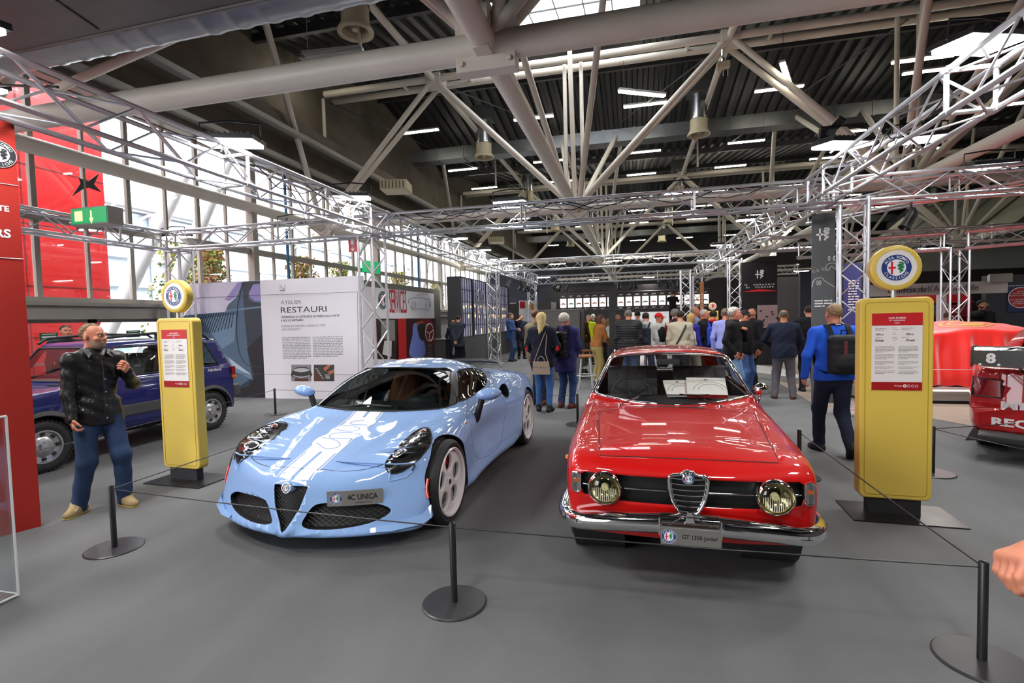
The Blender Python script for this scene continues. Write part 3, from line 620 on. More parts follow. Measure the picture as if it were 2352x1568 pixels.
# ---------------- yellow information pillars ----------------
yel = mat('pillar_yellow', hx('d8ba50'), .42, coat=.1); yd = mat('pillar_groove', hx('a88a1e'), .5)
headr = mat('board_red', hx('c0282c'), .3); headd = mat('board_dark_red', hx('a01a1c'), .3); paper = mat('board_white', hx('e3dedb'), .3); ink = mat('ink_grey', hx('4a4648'), .6); inkl = mat('ink_light', hx('9a9494'), .6)
def pillar(label, x, y, th, l1, l2, l3, a, b, seed):
    t = thing('information_pillar', label, 'information sign', (x, y, 0), th)
    W, H, D, z0 = .49, 1.585, .115, .135
    fr = lambda u, v, w: (u, w, v)
    g = MB(); g.prism(rrect(W, H, .05, 6, 0, z0+H/2), 0, D, fr); g.build('cabinet', yel, t, bevel=.012)
    g = MB(); g.path([(u, -.001, v) for u, v in rrect(W-.07, H-.07, .03, 5, 0, z0+H/2)], .0022, 5, closed=True); g.build('groove', yd, t)
    g = MB(); g.box((0, D/2, z0/2), (.36, .08, z0)); g.build('foot', M['matblack'], t)
    g = MB(); g.box((.04, .05, .006), (.74, .44, .01)); g.build('base_plate', mat('dark_steel_plate', (.06, .058, .055), .3, .8, var=.3, vscale=6), t)
    bw, bz0, bz1 = .335, 1.0, 1.60
    g = MB(); g.mi = 0; g.box((0, -.003, (bz0+bz1)/2), (bw, .006, bz1-bz0))
    g.mi = 1; g.box((0, -.0065, bz1-.048), (bw, .002, .096)); g.mi = 2; g.box((0, -.0065, bz0+.032), (bw, .002, .064))
    bd = g.build('board', [paper, headr, headd], t)
    f = lambda u, v: (u, -.0085, v)
    g = MB(); g.mi = 0
    put_text(g, l1, f, 0, bz1-.038, w=.115, h=.014, bold=.02); put_text(g, l2, f, 0, bz1-.058, w=.17 if len(l2) > 14 else .105, h=.012, bold=.02); put_text(g, l3, f, 0, bz1-.079, w=.034, h=.011)
    put_text(g, 'Heritage', f, .01, bz0+.034, w=.055, h=.014, shear=.4, bold=.01)
    for k in range(4):
        cx = .055+.026*k; pts = [(cx+.009*cos(i*.52), bz0+.034+.009*sin(i*.52)) for i in range(12)]; g.path([f(*p) for p in pts], .0014 if k != 0 else .0035, 4, closed=True)
    g.build('lettering', [M['white']], bd)
    g = MB()
    for s, al in ((-1, 'r'), (1, 'l')):
        x0 = s*.058-.03 if s < 0 else .058
        put_text(g, a, f, x0, bz1-.165, w=.052, h=.014, align=al, bold=.03); put_text(g, b, f, x0, bz1-.212, w=.058, h=.016, align=al, bold=.03)
    g.build('figures', ink, bd)
    g = MB()
    for s in (-1, 1):
        x0 = -.145 if s < 0 else .03
        for k, (n, yy) in enumerate(((2, .118), (1, .19))): lines(g, f, x0+.0, bz1-yy, .09, n, .012, .004, k, False)
        lines(g, f, x0-(0 if s < 0 else .02), bz1-.26, .13, 21, .0105, .0042, seed+s, True, (5, 10, 14, 17))
    lines(g, f, -.03, bz1-.115, .05, 9, .0125, .003, 3, False, (2, 5)); g.build('small_print', inkl, bd)
    g = MB(); g.tube((0, D/2, z0+H-.02), (0, D/2, z0+H+.12), .018, 12); g.build('neck', M['alu'], t, smooth=40)
    zc = z0+H+.075+.155; R = .172
    g = MB(); g.mi = 0; g.lathe([(0, .045), (R-.012, .045), (R, .035), (R, -.035), (R-.012, -.045), (R*.79, -.045), (R*.79, -.040), (0, -.040)], 64, (0, D/2, zc), (0, 1, 0)); s = g.build('round_sign', yel, t, smooth=50)
    g = MB(); g.disc((0, D/2-.0415, zc), R*.79, 64, (0, -1, 0)); g.build('sign_face', paper, s)
    bb = badge(s, lambda u, v, w: (u, D/2-.043-w, zc+v), R*.60, M['white'])
    return t
pillar('yellow information pillar with round badge beside the man in leather jacket', -4.66, 4.29, -.045, 'ALFA ROMEO', '4C UNICA "DESIGNERS CUT"', '2023', '1742 cc', '258 km/h', 3)
pillar('yellow information pillar with round badge to the right of the red coupe', 1.978, 4.498, -.048, 'ALFA ROMEO', 'GT 1300 JUNIOR', '1967', '1570 cc', '175 km/h', 8)
# ---------------- barrier posts and cords ----------------
bp = mat('barrier_base', (.055, .053, .058), .35, .5)
def post(label, x, y, R=.185):
    t = thing('barrier_post', label, 'barrier post', (x, y, 0))
    g = MB(); g.lathe([(0, .012), (R-.008, .012), (R, .006), (R, 0), (0, 0)], 64); g.build('base', bp, t, smooth=30)
    g = MB(); g.lathe([(0, .455), (.010, .455), (.010, .468), (.0165, .47), (.019, .466), (.019, .0), (0, 0)], 24); g.build('pole', M['black'], t, smooth=40)
    return Vector((x, y, .445))
PA = post('low black barrier post in front of the man in leather jacket', -3.765, 2.869)
PBt = post('low black barrier post in the centre foreground between both cars', -1.026, 2.673)
Cc = post('low black barrier post in the right foreground corner', 1.538, 2.69)
p4 = atZ(1836, 1095, 0); P4 = post('low black barrier post behind the right flank of the red coupe', p4.x, p4.y)
P5 = post('low black barrier post before the restoration wall', -6.342, 7.825)
P6 = post('low black barrier post behind the cars, left of the red coupe roof', -.845, 7.592)
P7 = post('low black barrier post hidden behind the right yellow pillar, only its disc showing', 2.85, 5.75)
P8 = post('low black barrier post at the rear of the pale blue sports car', -3.9, 6.6)
p9 = atZ(88, 1034, .445); p9 = p9+(p9-Vector((-6.342, 7.825, .445)))*.12; P9 = post('low black barrier post behind the tall red panel', p9.x, p9.y)
def cord(label, p, q, sag=.01):
    g = MB(); pts = [p.lerp(q, i/12)-Vector((0, 0, sag*4*(i/12)*(1-i/12))) for i in range(13)]; g.path(pts, .0042, 6); g.build('barrier_rope', M['black'], label=label, cat='rope', smooth=60)
cord('thin black cord crossing before the pale blue car, left foreground', PA, PBt)
cord('thin black cord crossing before the red coupe to the right corner', PBt, Cc)
cord('thin black cord running back along the right flank of the red coupe', Cc, P4)
cord('thin black cord between left foreground post and rear of the pale blue car', PA, P8)
cord('thin black cord in front of the dark blue hatchback', P9, P5)
cord('thin black cord behind the pale blue car towards the post by the red coupe', P5, P6)
cord('thin black cord low in front of the racing car bumper', P7, Vector((3.35, 4.6, .44)))
cord('thin black cord running from the hidden post towards the platform', P7, Vector((5.6, 7.0, .44)))
# ---------------- restoration wall with car mural ----------------
YR = 9.5
wallw = mat('print_white', hx('eceaf0'), .45)
t = thing('display_wall', 'white restoration display wall with a vintage car mural and Atelier Restauri text', 'display wall', (0, 0, 0))
g = MB(); g.box((-6.72, YR+.06, 1.3), (2.46, .1, 2.6)); g.build('text_panel', wallw, t)
g = MB(); g.box((-9.05, YR+.08, 1.3), (2.2, .1, 2.6)); mp = g.build('mural_panel', mat('mural_lilac', hx('dcd6ea'), .5), t)
fR = lambda px, py, o=.002: tuple(atY(px, py, YR+.01-o))
def crop(ox, oy, s): return lambda x, y, o=.002: fR(ox+x*s, oy+y*s, o)
cm = crop(410, 640, 210/1176)
YM = YR+.03
def mpoly(px, m, o, name='mural_shape'):
    g = MB(); pts = [atY(410+x*.17857, 640+y*.17857, YM-o) for x, y in px]
    pts = [Vector((min(max(p.x, -10.15), -7.955), p.y, min(max(p.z, .005), 2.595))) for p in pts]
    g.poly(pts); return g.build(name, m, mp)
mb1 = mat('mural_body_blue', hx('4f6880'), .5); mb2 = mat('mural_body_light', hx('6f8ba6'), .5); mb3 = mat('mural_body_dark', hx('2a3644'), .5); mb4 = mat('mural_black', hx('16181f'), .5); mb5 = mat('mural_window', hx('9d92cf'), .5); mb6 = mat('mural_highlight', hx('b4c6d8'), .5)
mpoly([(-400, 500), (0, 478), (600, 425), (640, 330), (740, 240), (830, 30), (1100, 20), (1160, 1560), (-400, 1560)], mb1, .002)
mpoly([(820, 60), (900, 30), (1080, 30), (1080, 60), (960, 70), (900, 200), (900, 260), (960, 300), (1090, 310), (1140, 1560), (700, 1560), (760, 1400), (950, 1270), (900, 1000), (850, 500)], mb3, .003)
mpoly([(880, 900), (1100, 700), (1150, 1560), (640, 1560), (700, 1440), (900, 1380), (980, 1250)], mb4, .004)
mpoly([(960, 75), (1080, 60), (1085, 290), (980, 285), (915, 230), (905, 180)], mb5, .005)
mpoly([(280, 700), (640, 1010), (930, 1230), (960, 1300), (700, 1180), (440, 900)], mb2, .004)
mpoly([(640, 1010), (930, 1225), (940, 1245), (700, 1130)], mb6, .005)
mpoly([(610, 400), (1090, 350), (1090, 372), (610, 425)], mb2, .005)
mpoly([(300, 520), (600, 470), (740, 460), (720, 800), (560, 900)], mb2, .0035)
mpoly([(620, 240), (760, 50), (830, 40), (720, 240), (660, 280), (590, 270)], mb5, .004)
g = MB()
for k in range(17):
    x = 60+k*31; a, b = atY(410+(x+150)*.17857, 640+(455-k*1.2)*.17857, YM-.006), atY(410+(x+60 - (0 if k < 12 else -(k-11)*12))*.17857, 640+(690-(0 if k < 12 else (k-11)*12))*.17857, YM-.006)
    g.tube(a, b, .008, 4)
g.build('mural_louvre', mb3, mp)
g = MB()
for pp in ([(830, 40), (770, 300), (745, 600), (770, 900), (850, 1080), (960, 1130), (1110, 1140)],):
    g.path([atY(410+x*.17857, 640+y*.17857, YM-.006) for x, y in ospline(pp, 4)], .006, 4)
g.path([atY(375, 688, YM-.006), atY(605, 677, YM-.006)], .004, 4)
g.path([atY(535, 858.5, YM-.006), atY(611, 859, YM-.006)], .004, 4)
g.build('mural_line', mb4, mp)
c5 = lambda x, y, o=.002: fR(620+x*.1913, 620+y*.1913, o)
def wtext(g, txt, x0, y0, x1, h, o=.002, **k):   # pixel ink box: left baseline-centre .. right, height h px  (crop coordinates of the wall)
    a, b = Vector(c5(x0, y0, o)), Vector(c5(x1, y0, o)); up = Vector(c5(x0, y0-h/2, o))-Vector(c5(x0, y0+h/2, o))
    w = b.x-a.x; put_text(g, txt, lambda u, v: (a.x+u, a.y, a.z+v), 0, 0, w=w, h=up.z, align='l', **k)
dk = mat('print_ink', hx('33343a'), .6); gr = mat('print_grey', hx('9b9ba1'), .6); gr2 = mat('print_midgrey', hx('6b6b72'), .6)
g = MB()
wtext(g, 'RESTAURI', 130, 482, 680, 68); wtext(g, "L'ESPERIENZA SI COSTRUISCE UN PEZZO ALLA VOLTA", 132, 565, 838, 26, bold=.02); wtext(g, 'E NOI LO SAPPIAMO.', 134, 606, 405, 24, bold=.02)
for a, b in (((115, 175), (178, 242)), ((178, 175), (178, 242)), ((118, 243), (178, 242))): g.tube(c5(*a), c5(*b), .004, 4)
for a, b in (((-100, 300), (1052, 262)), ((1052, 262), (1062, 1255)), ((-100, 1250), (1062, 1255))): g.tube(c5(*a), c5(*b), .0035, 4)
g.build('lettering', dk, t)
g = MB(); wtext(g, 'ATELIER', 130, 390, 378, 42, bold=-.005); wtext(g, 'EXPERIENCE CREATES A PIECE AT A TIME', 138, 675, 664, 24); wtext(g, 'AND WE KNOW IT', 140, 714, 366, 24); wtext(g, 'Heritage', 855, 1356, 935, 16, shear=.4); g.build('lettering', gr2, t)
g = MB(); a = Vector(c5(145, 812)); b = Vector(c5(512, 806)); dy = (a.z-Vector(c5(145, 1058)).z)/13
lines(g, lambda u, v: (u, a.y, v), a.x, a.z, .70, 14, dy, .017, 1); lines(g, lambda u, v: (u, a.y, v), b.x, b.z, .72, 13, dy, .017, 2); g.build('small_print', gr, t)
ph = [mat('photo_dark', hx('3a3836'), .4), mat('photo_grey', hx('8c8d90'), .4), mat('photo_chrome', hx('c6c8ca'), .4), mat('photo_brown', hx('5a3026'), .4), mat('photo_skin', hx('c07048'), .4)]
def quad(g, f, x0, y0, x1, y1, o): g.add([f(x0, y1, o), f(x1, y1, o), f(x1, y0, o), f(x0, y0, o)], [(0, 1, 2, 3)])
g = MB(); g.mi = 1; quad(g, c5, 257, 1135, 494, 1334, .003); g.mi = 0; g.add([c5(x, y, .0035) for x, y in cspline([(268, 1210), (320, 1170), (430, 1165), (485, 1205), (488, 1280), (270, 1285)], 4)], [tuple(range(24))])
g.mi = 2; g.add([c5(x, y, .004) for x, y in cspline([(280, 1205), (330, 1180), (420, 1178), (475, 1205), (375, 1225)], 4)], [tuple(range(20))]); g.add([c5(x, y, .004) for x, y in ((275, 1262), (375, 1280), (480, 1262), (480, 1275), (375, 1292), (275, 1275))], [tuple(range(6))])
g.mi = 3; quad(g, c5, 300, 1300, 460, 1333, .004); g.build('engine_photo', ph, t)
g = MB(); g.mi = 0; quad(g, c5, 527, 1135, 772, 1334, .003); g.mi = 3; g.add([c5(x, y, .0035) for x, y in ((527, 1200), (600, 1250), (640, 1334), (527, 1334))], [(0, 1, 2, 3)])
g.mi = 4; g.add([c5(x, y, .004) for x, y in ((640, 1180), (700, 1135), (740, 1135), (680, 1200), (660, 1215))], [tuple(range(5))]); g.add([c5(x, y, .004) for x, y in ((690, 1225), (770, 1190), (770, 1230), (720, 1255))], [tuple(range(4))])
g.mi = 2
for k in range(7): quad(g, c5, 545+k*14, 1180+k*20, 575+k*12, 1188+k*20, .004)
for k in range(4): quad(g, c5, 660+k*4, 1255+k*14, 715+k*2, 1262+k*14, .004)
g.build('workshop_photo', ph, t)
# ---------------- services wall ----------------
XS = -7.5; fS = lambda px, py, o=.004: tuple(atX(px, py, XS+o))
sg = mat('services_frame', hx('6a685f'), .5)
t = thing('services_wall', 'services display wall with red Services lettering above two big photos', 'display wall')
g = MB(); g.box((XS-.12, 15.65, 1.42), (.2, 6.7, 2.84)); g.build('frame', sg, t)
g = MB(); g.box((XS-.06, 15.4, 1.36), (.1, 5.9, 2.6)); g.build('print_panel', wallw, t)
c6 = lambda x, y, o=.004: fS(620+x*.1913, 620+y*.1913, o)
g = MB(); g.mi = 0; g.add([c6(1245, 583), c6(1535, 583), c6(1548, 1065), c6(1245, 1065)], [(0, 1, 2, 3)]); g.mi = 1; g.add([c6(1535, 583), c6(1636, 581), c6(1648, 1080), c6(1515, 1080)], [(0, 1, 2, 3)]); g.mi = 2; g.add([c6(1636, 581), c6(1992, 580), c6(1996, 1200), c6(1640, 1200)], [(0, 1, 2, 3)])
g.build('photo', [mat('photo_brown_dark', hx('33231f'), .4), headr, mat('photo_darkred', hx('3a1216'), .4)], t)
g = MB(); g.mi = 0
for pts in ([(1335, 610), (1415, 600), (1415, 830), (1335, 820)], [(1418, 605), (1500, 598), (1503, 850), (1418, 842)]): g.add([c6(x, y, .006) for x, y in pts], [(0, 1, 2, 3)])
g.mi = 1; g.add([c6(x, y, .007) for x, y in ((1375, 845), (1462, 850), (1458, 1040), (1350, 1010))], [(0, 1, 2, 3)])
g.mi = 2; g.add([c6(x, y, .006) for x, y in cspline([(1720, 660), (1760, 640), (1800, 720), (1850, 850), (1870, 960), (1840, 1040), (1680, 1030), (1690, 880), (1712, 780)], 3)], [tuple(range(27))])
g.mi = 3; g.add([c6(x, y, .007) for x, y in cspline([(1770, 680), (1800, 640), (1850, 650), (1865, 760), (1840, 850), (1800, 820), (1780, 750)], 3)], [tuple(range(21))])
g.mi = 4; g.add([c6(x, y, .006) for x, y in ((1750, 640), (1830, 610), (1850, 640), (1770, 665))], [(0, 1, 2, 3)])
g.mi = 5
for r0 in (1,): g.path([c6(1915+48*cos(a*.26), 748+105*sin(a*.26), .01) for a in range(24)], .022, 5, closed=True)
g.path([c6(1870, 735, .01), c6(1915, 760, .01), c6(1960, 720, .01)], .02, 4); g.path([c6(1915, 760, .01), c6(1915, 850, .01)], .02, 4)
g.mi = 0
for k in range(9): g.path([c6(1892, 900+k*22, .008), c6(1950, 902+k*22, .008)], .012, 4)
g.mi = 6; g.add([c6(x, y, .0055) for x, y in cspline([(1700, 700), (1800, 600), (1900, 590), (1985, 700), (1960, 900), (1880, 880), (1860, 640), (1760, 620)], 3)], [tuple(range(24))])
g.build('photo_subject', [mat('photo_silver', hx('8d8a88'), .4), mat('photo_paper', hx('d5d0cc'), .4), mat('photo_blue_coat', hx('7f8fe0'), .4), mat('photo_hair', hx('2d2420'), .6), ph[4], mat('photo_cream', hx('e2d6d0'), .4), mat('photo_red', hx('8d1a22'), .4)], t)
g = MB(); 
a, b, lo = Vector(c6(1437, 370)), Vector(c6(1640, 370)), Vector(c6(1437, 515)); hi = Vector(c6(1437, 225))
put_text(g, 'SERVICES', lambda u, v: (a.x, a.y+u, a.z+v), 0, 0, w=b.y-a.y, h=hi.z-lo.z, align='l', bold=.0); g.build('lettering', headr, t)
g = MB(); cen = Vector(c6(1358, 362))
badge(t, lambda u, v, w: (cen.x+.003+w, cen.y+u, cen.z+v), .42*.55+.05, M['white'], mono=True)
g = MB()
for pp in ([(1665, 400), (1670, 345), (1760, 325), (1795, 280), (1890, 290), (1905, 345), (1930, 370), (1932, 440)], [(1750, 460), (1875, 470)], [(1795, 320), (1925, 350)]): g.path([c6(x, y, .005) for x, y in pp], .008, 4)
for cx in (1724, 1898): g.path([c6(cx+30*cos(k*.4), 425+50*sin(k*.4), .005) for k in range(16)], .008, 4, closed=True); g.path([c6(cx+16*cos(k*.4), 428+28*sin(k*.4), .005) for k in range(16)], .006, 4, closed=True)
g.build('car_drawing', gr, t)
# ---------------- dark glazed display wall and cubicles ----------------
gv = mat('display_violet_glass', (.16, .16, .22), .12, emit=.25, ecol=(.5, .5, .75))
t = thing('glazed_display_wall', 'tall black walled display with rows of narrow window panes and wheel emblems', 'display wall')
g = MB(); g.box((-6.15, 20.3, 1.58), (.5, 6.9, 3.16)); g.build('body', mat('display_black', (.018, .018, .02), .5), t)
g = MB(); g.box((-5.885, 20.3, .5), (.03, 6.86, 1.0)); g.build('plinth', M['darkpanel'], t)
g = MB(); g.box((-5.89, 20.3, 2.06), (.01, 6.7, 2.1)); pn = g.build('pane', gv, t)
g = MB()
for k in range(27): g.box((-5.88, 17.0+k*.26, 2.06), (.03, .03, 2.1))
for k in range(6): g.box((-5.875, 20.3, 1.02+k*.42), (.03, 6.7, .025))
for y in (18.1, 19.9, 21.9): g.box((-5.86, y, 2.06), (.05, .1, 2.12))
g.build('glazing_bar', M['black'], t)
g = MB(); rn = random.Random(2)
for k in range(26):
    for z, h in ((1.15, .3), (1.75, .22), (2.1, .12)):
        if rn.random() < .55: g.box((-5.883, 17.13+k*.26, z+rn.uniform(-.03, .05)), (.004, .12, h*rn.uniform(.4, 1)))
g.build('painted_warm_reflection', mat('amber_reflection_glow', (1, .6, .25), .4, emit=1.3, ecol=(1, .68, .35)), t)  # glowing amber strips stand in for warm reflections on the panes
for k, (y, z, R) in enumerate(((18.75, 2.0, .24), (19.5, 2.0, .26))):
    badge(t, lambda u, v, w, y=y, z=z: (-5.84+w, y+u, z+v), R, M['white'])
g = MB()
for y in (18.55, 19.3, 20.5): g.lathe([(.14, 0), (.19, 0), (.19, .04), (.14, .04)], 20, (-5.86, y, 2.52), (1, 0, 0)); g.tube((-5.84, y-.0, 2.52), (-5.84, y+.3, 2.85), .02, 5)
g.build('wheel_emblem', mat('emblem_grey', (.3, .3, .32), .4, .5), t)
t = thing('cubicle', 'dark grey cubicle with a red and white poster and small white script', 'cubicle', (0, 0, 0))
g = MB(); g.box((-5.1, 25.2, 1.2), (2.4, 1.6, 2.4)); g.build('body', mat('cubicle_grey', hx('3d3b38'), .5), t)
fc = lambda px, py: tuple(atY(px, py, 24.385))
g = MB(); g.mi = 0; g.add([fc(1192, 690), fc(1228, 690), fc(1228, 745), fc(1192, 745)], [(3, 2, 1, 0)]); p = g.build('poster', M['white'], t)
g = MB(); g.mi = 0; g.add([atY(1194, 692, 24.37), atY(1206, 692, 24.37), atY(1206, 708, 24.37), atY(1194, 708, 24.37)], [(3, 2, 1, 0)]); g.mi = 1; g.add([atY(1218, 694, 24.37), atY(1226, 694, 24.37), atY(1226, 712, 24.37), atY(1218, 712, 24.37)], [(3, 2, 1, 0)]); g.build('poster_block', [headr, mat('poster_amber', hx('c98a3a'), .5)], p)
g = MB(); q = atY(1178, 696, 24.38); put_text(g, 'abarth', lambda u, v: (q.x+u, q.y, q.z+v), 0, 0, w=.3, h=.07, shear=.4, bold=.03); g.build('lettering', M['white'], t)
g = MB(); g.box((-4.2, 24.37, .75), (.8, .04, 1.5)); g.build('opening', M['matblack'], t)
g = MB(); g.box((-6.6, 30.05, 2.2), (4.4, .2, 4.4)); g.build('backdrop_panel', mat('navy_backdrop', (.03, .035, .055), .6), label='dark navy backdrop panel behind the cubicle with the red poster', cat='panel')
# ---------------- bar with the year timeline ----------------
YT2 = 27.0
t = thing('timeline_wall', 'long black bar wall with lit cards of cars under year numbers', 'display wall')
g = MB(); g.box((-.1, YT2+.35, 1.62), (9.0, .3, 3.24)); g.build('panel', mat('timeline_black', (.02, .018, .018), .45), t)
g = MB(); g.box((-.1, YT2+.2, 2.43), (7.7, .04, .92)); g.build('inner_panel', mat('timeline_brown', (.03, .022, .02), .4), t)
g = MB(); g.path([(-3.95, YT2+.17, 1.97), (3.75, YT2+.17, 1.97), (3.75, YT2+.17, 2.89), (-3.95, YT2+.17, 2.89)], .012, 4, closed=True); g.build('outline', gr2, t)
yrs = ['1911', '1927', '1938', '1939', '1948', '1952', '1960', '1963', '1966', '2000', '2008', '2013', '2014', '2015', '2016', '2018', '2020', '2021']
cols = ['c03028', '4a90a8', 'a83a30', 'b04a48', 'c04a30', '7a2a24', '888888', 'b85a30', 'a09a70', '5a5044', '3a3a36', 'b04030', '3a8aa8', '444444', 'a83a2c', '222226', 'a02826', '4a7a5a']
for i, yv in enumerate(yrs):
    cx = -3.68+i*.418+(.1 if i > 6 else 0); t2 = MB(); t2.box((cx, YT2+.16, 2.38), (.33, .02, .48)); cdn = t2.build('card', mat('lit_card', (1, .98, .95), .5, emit=.85, ecol=(1, .98, .94)), t)
    g = MB(); c0 = cx; z0 = 2.33; w = .13
    g.prism([(-1, -.1), (-.95, .18), (-.5, .25), (-.25, .5), (.3, .5), (.6, .24), (.98, .15), (1, -.1)], 0, .006, lambda u, v, s: (c0+u*w, YT2+.142+s, z0+v*w*.8)); 
    for s in (-.6, .6): g.lathe([(0, 0), (.028, 0), (.028, .006), (0, .006)], 10, (c0+s*w, YT2+.138, z0-.012), (0, 1, 0))
    g.build('car_picture', mat('card_car_'+cols[i], (0, 0, 0), .5, hexa=cols[i]), cdn)
    g = MB(); put_text(g, yv, lambda u, v: (cx+u, YT2+.155, 2.74+v), 0, 0, w=.21, h=.075, bold=.03, shear=.3); lines(g, lambda u, v: (u, YT2+.155, v), cx-.09, 2.06, .19, 2, .035, .02, i); g.build('caption', M['white'], t)
g = MB(); g.box((-1.6, YT2-.0, .6), (3.6, .5, 1.2)); g.box((1.1, YT2+.15, 1.3), (2.6, .05, 1.0)); g.build('lit_counter_front', mat('bar_white', (.6, .6, .6), .4, emit=.4, ecol=(1, 1, 1)), t)
# black pillar, counters
t = thing('kiosk_counter', 'dark service counter with pale wooden top under the black pillar', 'counter', (0, 0, 0))
q = atZ(1378, 812, 1.0)
g = MB(); g.box((-.22, 13.2, .5), (1.05, .7, .96)); g.build('body', mat('counter_grey', hx('4a4a4c'), .5), t)
g = MB(); g.box((-.22, 13.15, 1.0), (1.15, .85, .05)); g.build('top', mat('counter_wood', hx('b79c74'), .4, var=.12, vscale=8), t, bevel=.006)
q = atY(1406, 690, 12.55); g = MB(); g.box((q.x, 12.48, 1.16), (.15, .12, 2.32)); g.build('black_pillar', M['matblack'], label='square black pillar rising beside the wooden counter', cat='pillar')
q = atY(1432, 800, 12.75); t = thing('leaflet_box', 'light wooden leaflet box standing on the counter right of the pillar', 'box', (q.x, 13.1, 1.025))
g = MB(); g.box((0, 0, .16), (.34, .3, .32)); g.build('carcass', mat('pale_wood', hx('c79b55'), .5, var=.1), t)
g = MB()
for k in range(5): g.box((-.1+.05*k, 0, .335+.01*(k % 2)), (.04, .22, .05))
g.build('leaflet', M['white'], t)
t = thing('tall_cabinet', 'tall grey stone effect cabinet behind the blond and white haired visitors', 'cabinet', (-1.86, 13.7, 0))
g = MB(); g.box((0, 0, .91), (.98, 1.3, 1.8)); g.build('body', mat('stone_grey', hx('55534e'), .6, var=.18, vscale=3), t)
g = MB(); g.box((0, 0, 1.82), (1.02, 1.34, .03)); g.build('top', mat('stone_edge', hx('6b6962'), .5), t)
g = MB(); g.box((.5, .1, .9), (.02, .9, 1.7)); g.build('side_opening', M['matblack'], t)
seatm = mat('stool_seat_wood', hx('9a5a34'), .4, var=.15)
def stool(label, x, y):
    t = thing('bar_stool', label, 'bar stool', (x, y, 0))
    g = MB(); g.lathe([(0, .76), (.17, .76), (.18, .745), (.175, .72), (0, .72)], 28); g.build('seat', seatm, t, smooth=40)
    for k in range(4):
        a = pi/4+k*pi/2; g = MB(); g.path(ospline([(.09*cos(a), .09*sin(a), .72), (.14*cos(a), .14*sin(a), .66), (.16*cos(a), .16*sin(a), .5), (.22*cos(a), .22*sin(a), 0)], 4), .0125, 8); g.build('leg', M['alu'], t, smooth=60)
    g = MB(); g.path([(.235*cos(i*.262), .235*sin(i*.262), .30) for i in range(24)], .011, 8, closed=True); g.build('foot_ring', M['alu'], t, smooth=60)
p = atZ(1345, 893, 0); stool('metal bar stool with round wooden seat, nearer one, by the woman in khaki trousers', p.x, p.y+.15)
p = atZ(1329, 868, 0); p.x += .35; p.y -= .5; stool('metal bar stool with round wooden seat, farther one, behind the nearer stool', p.x-.12, p.y+.4)
# round abarth sign on small yellow stand
t = thing('small_badge_stand', 'small yellow stand with round white badge at the back of the crowd', 'sign', atY(1637, 720, 18)*1)
t.location.z = 0; zq = atY(1637, 703, 18).z
g = MB(); g.lathe([(0, -.03), (.12, -.03), (.13, .03), (0, .03)], 32, (0, 0, zq), (0, 1, 0)); s = g.build('round_sign', yel, t, smooth=40)
g = MB(); g.disc((0, -.034, zq), .11, 32, (0, -1, 0)); g.build('sign_face', paper, t)
g = MB(); g.prism([(-.035, .05), (.035, .05), (.03, -.03), (0, -.055), (-.03, -.03)], -.038, -.036, lambda u, v, w: (u, w, zq+v)); g.path([(.075*cos(i*.3), -.037, zq+.075*sin(i*.3)) for i in range(21)], .008, 4, closed=True); g.build('shield', headr, t)
g = MB(); g.box((0, .02, (zq-.16)/2), (.36, .1, zq-.16)); g.build('cabinet', yel, t, bevel=.02)
# ---------------- hanging banners ----------------
def cross_mark(g, f, s):
    g.add([f(x*s, y*s) for x, y in ((-.62, -1), (-.38, -1), (-.38, 1), (-.62, 1))], [(0, 1, 2, 3)]); g.add([f(x*s, y*s) for x, y in ((-1.05, -.15), (.0, -.15), (.0, .13), (-1.05, .13))], [(0, 1, 2, 3)])
    sp = ospline([(.35, -1.0), (.2, -.75), (.5, -.6), (.75, -.45), (.3, -.25), (.1, -.05), (.6, .05), (.8, .3), (.3, .3), (.1, .55), (.4, .62), (.8, .6), (.85, .85), (.45, 1.0), (.15, .85)], 3)
    for i in range(len(sp)-1):
        (x0, y0), (x1, y1) = sp[i], sp[i+1]; d = hypot(x1-x0, y1-y0) or 1; w = .13; nx, ny = -(y1-y0)/d*w, (x1-x0)/d*w
        g.add([f((x0+nx)*s, (y0+ny)*s), f((x0-nx)*s, (y0-ny)*s), f((x1-nx)*s, (y1-ny)*s), f((x1+nx)*s, (y1+ny)*s)], [(0, 1, 2, 3)])
YB = 9.42
t = thing('banner', 'tall dark grey hanging banner with white cross and serpent emblem', 'banner')
a, b = atY(1865, 500, YB), atY(1919, 480, YB)
g = MB(); g.box(((a.x+b.x)/2, YB+.012, 1.66), (b.x-a.x, .02, 3.16)); g.build('fabric', mat('banner_grey', hx('56595b'), .6), t)
f2 = lambda px, py, o=.002: tuple(atY(px, py, YB-o))
cv = lambda x, y, o=.002: f2(1700+x*.12755, 580+y*.12755, o)
g = MB(); q = Vector(f2(1891, 538)); cross_mark(g, lambda u, v: (q.x+u, q.y, q.z+v), .10); g.build('emblem', M['white'], t)
g = MB()
for cx in (1603, 1690): g.path([cv(cx+14*cos(k*.4), 105+38*sin(k*.4)) for k in range(16)], .008, 4, closed=True)
g.path([cv(x, y) for x, y in cspline([(1550, 240), (1600, 200), (1700, 190), (1730, 240), (1725, 290), (1690, 280), (1640, 250), (1590, 320), (1555, 310)], 3)], .007, 4, closed=True)
for k, (x, y) in enumerate(((1330, 340), (1400, 320), (1480, 290), (1520, 300))): g.path([cv(x+20*cos(j*.8), y+22*sin(j*.8)) for j in range(8)], .004, 4)
g.path([cv(x, y) for x, y in ospline([(1290, 620), (1330, 500), (1400, 460), (1490, 460), (1510, 500), (1700, 620)], 3)], .006, 4)
for cx in (1395, 1440): g.path([cv(cx+16*cos(k*.5), 545+40*sin(k*.5)) for k in range(13)], .006, 4, closed=True)
g.build('sketch', mat('banner_sketch', hx('b9bbbc'), .6), t)
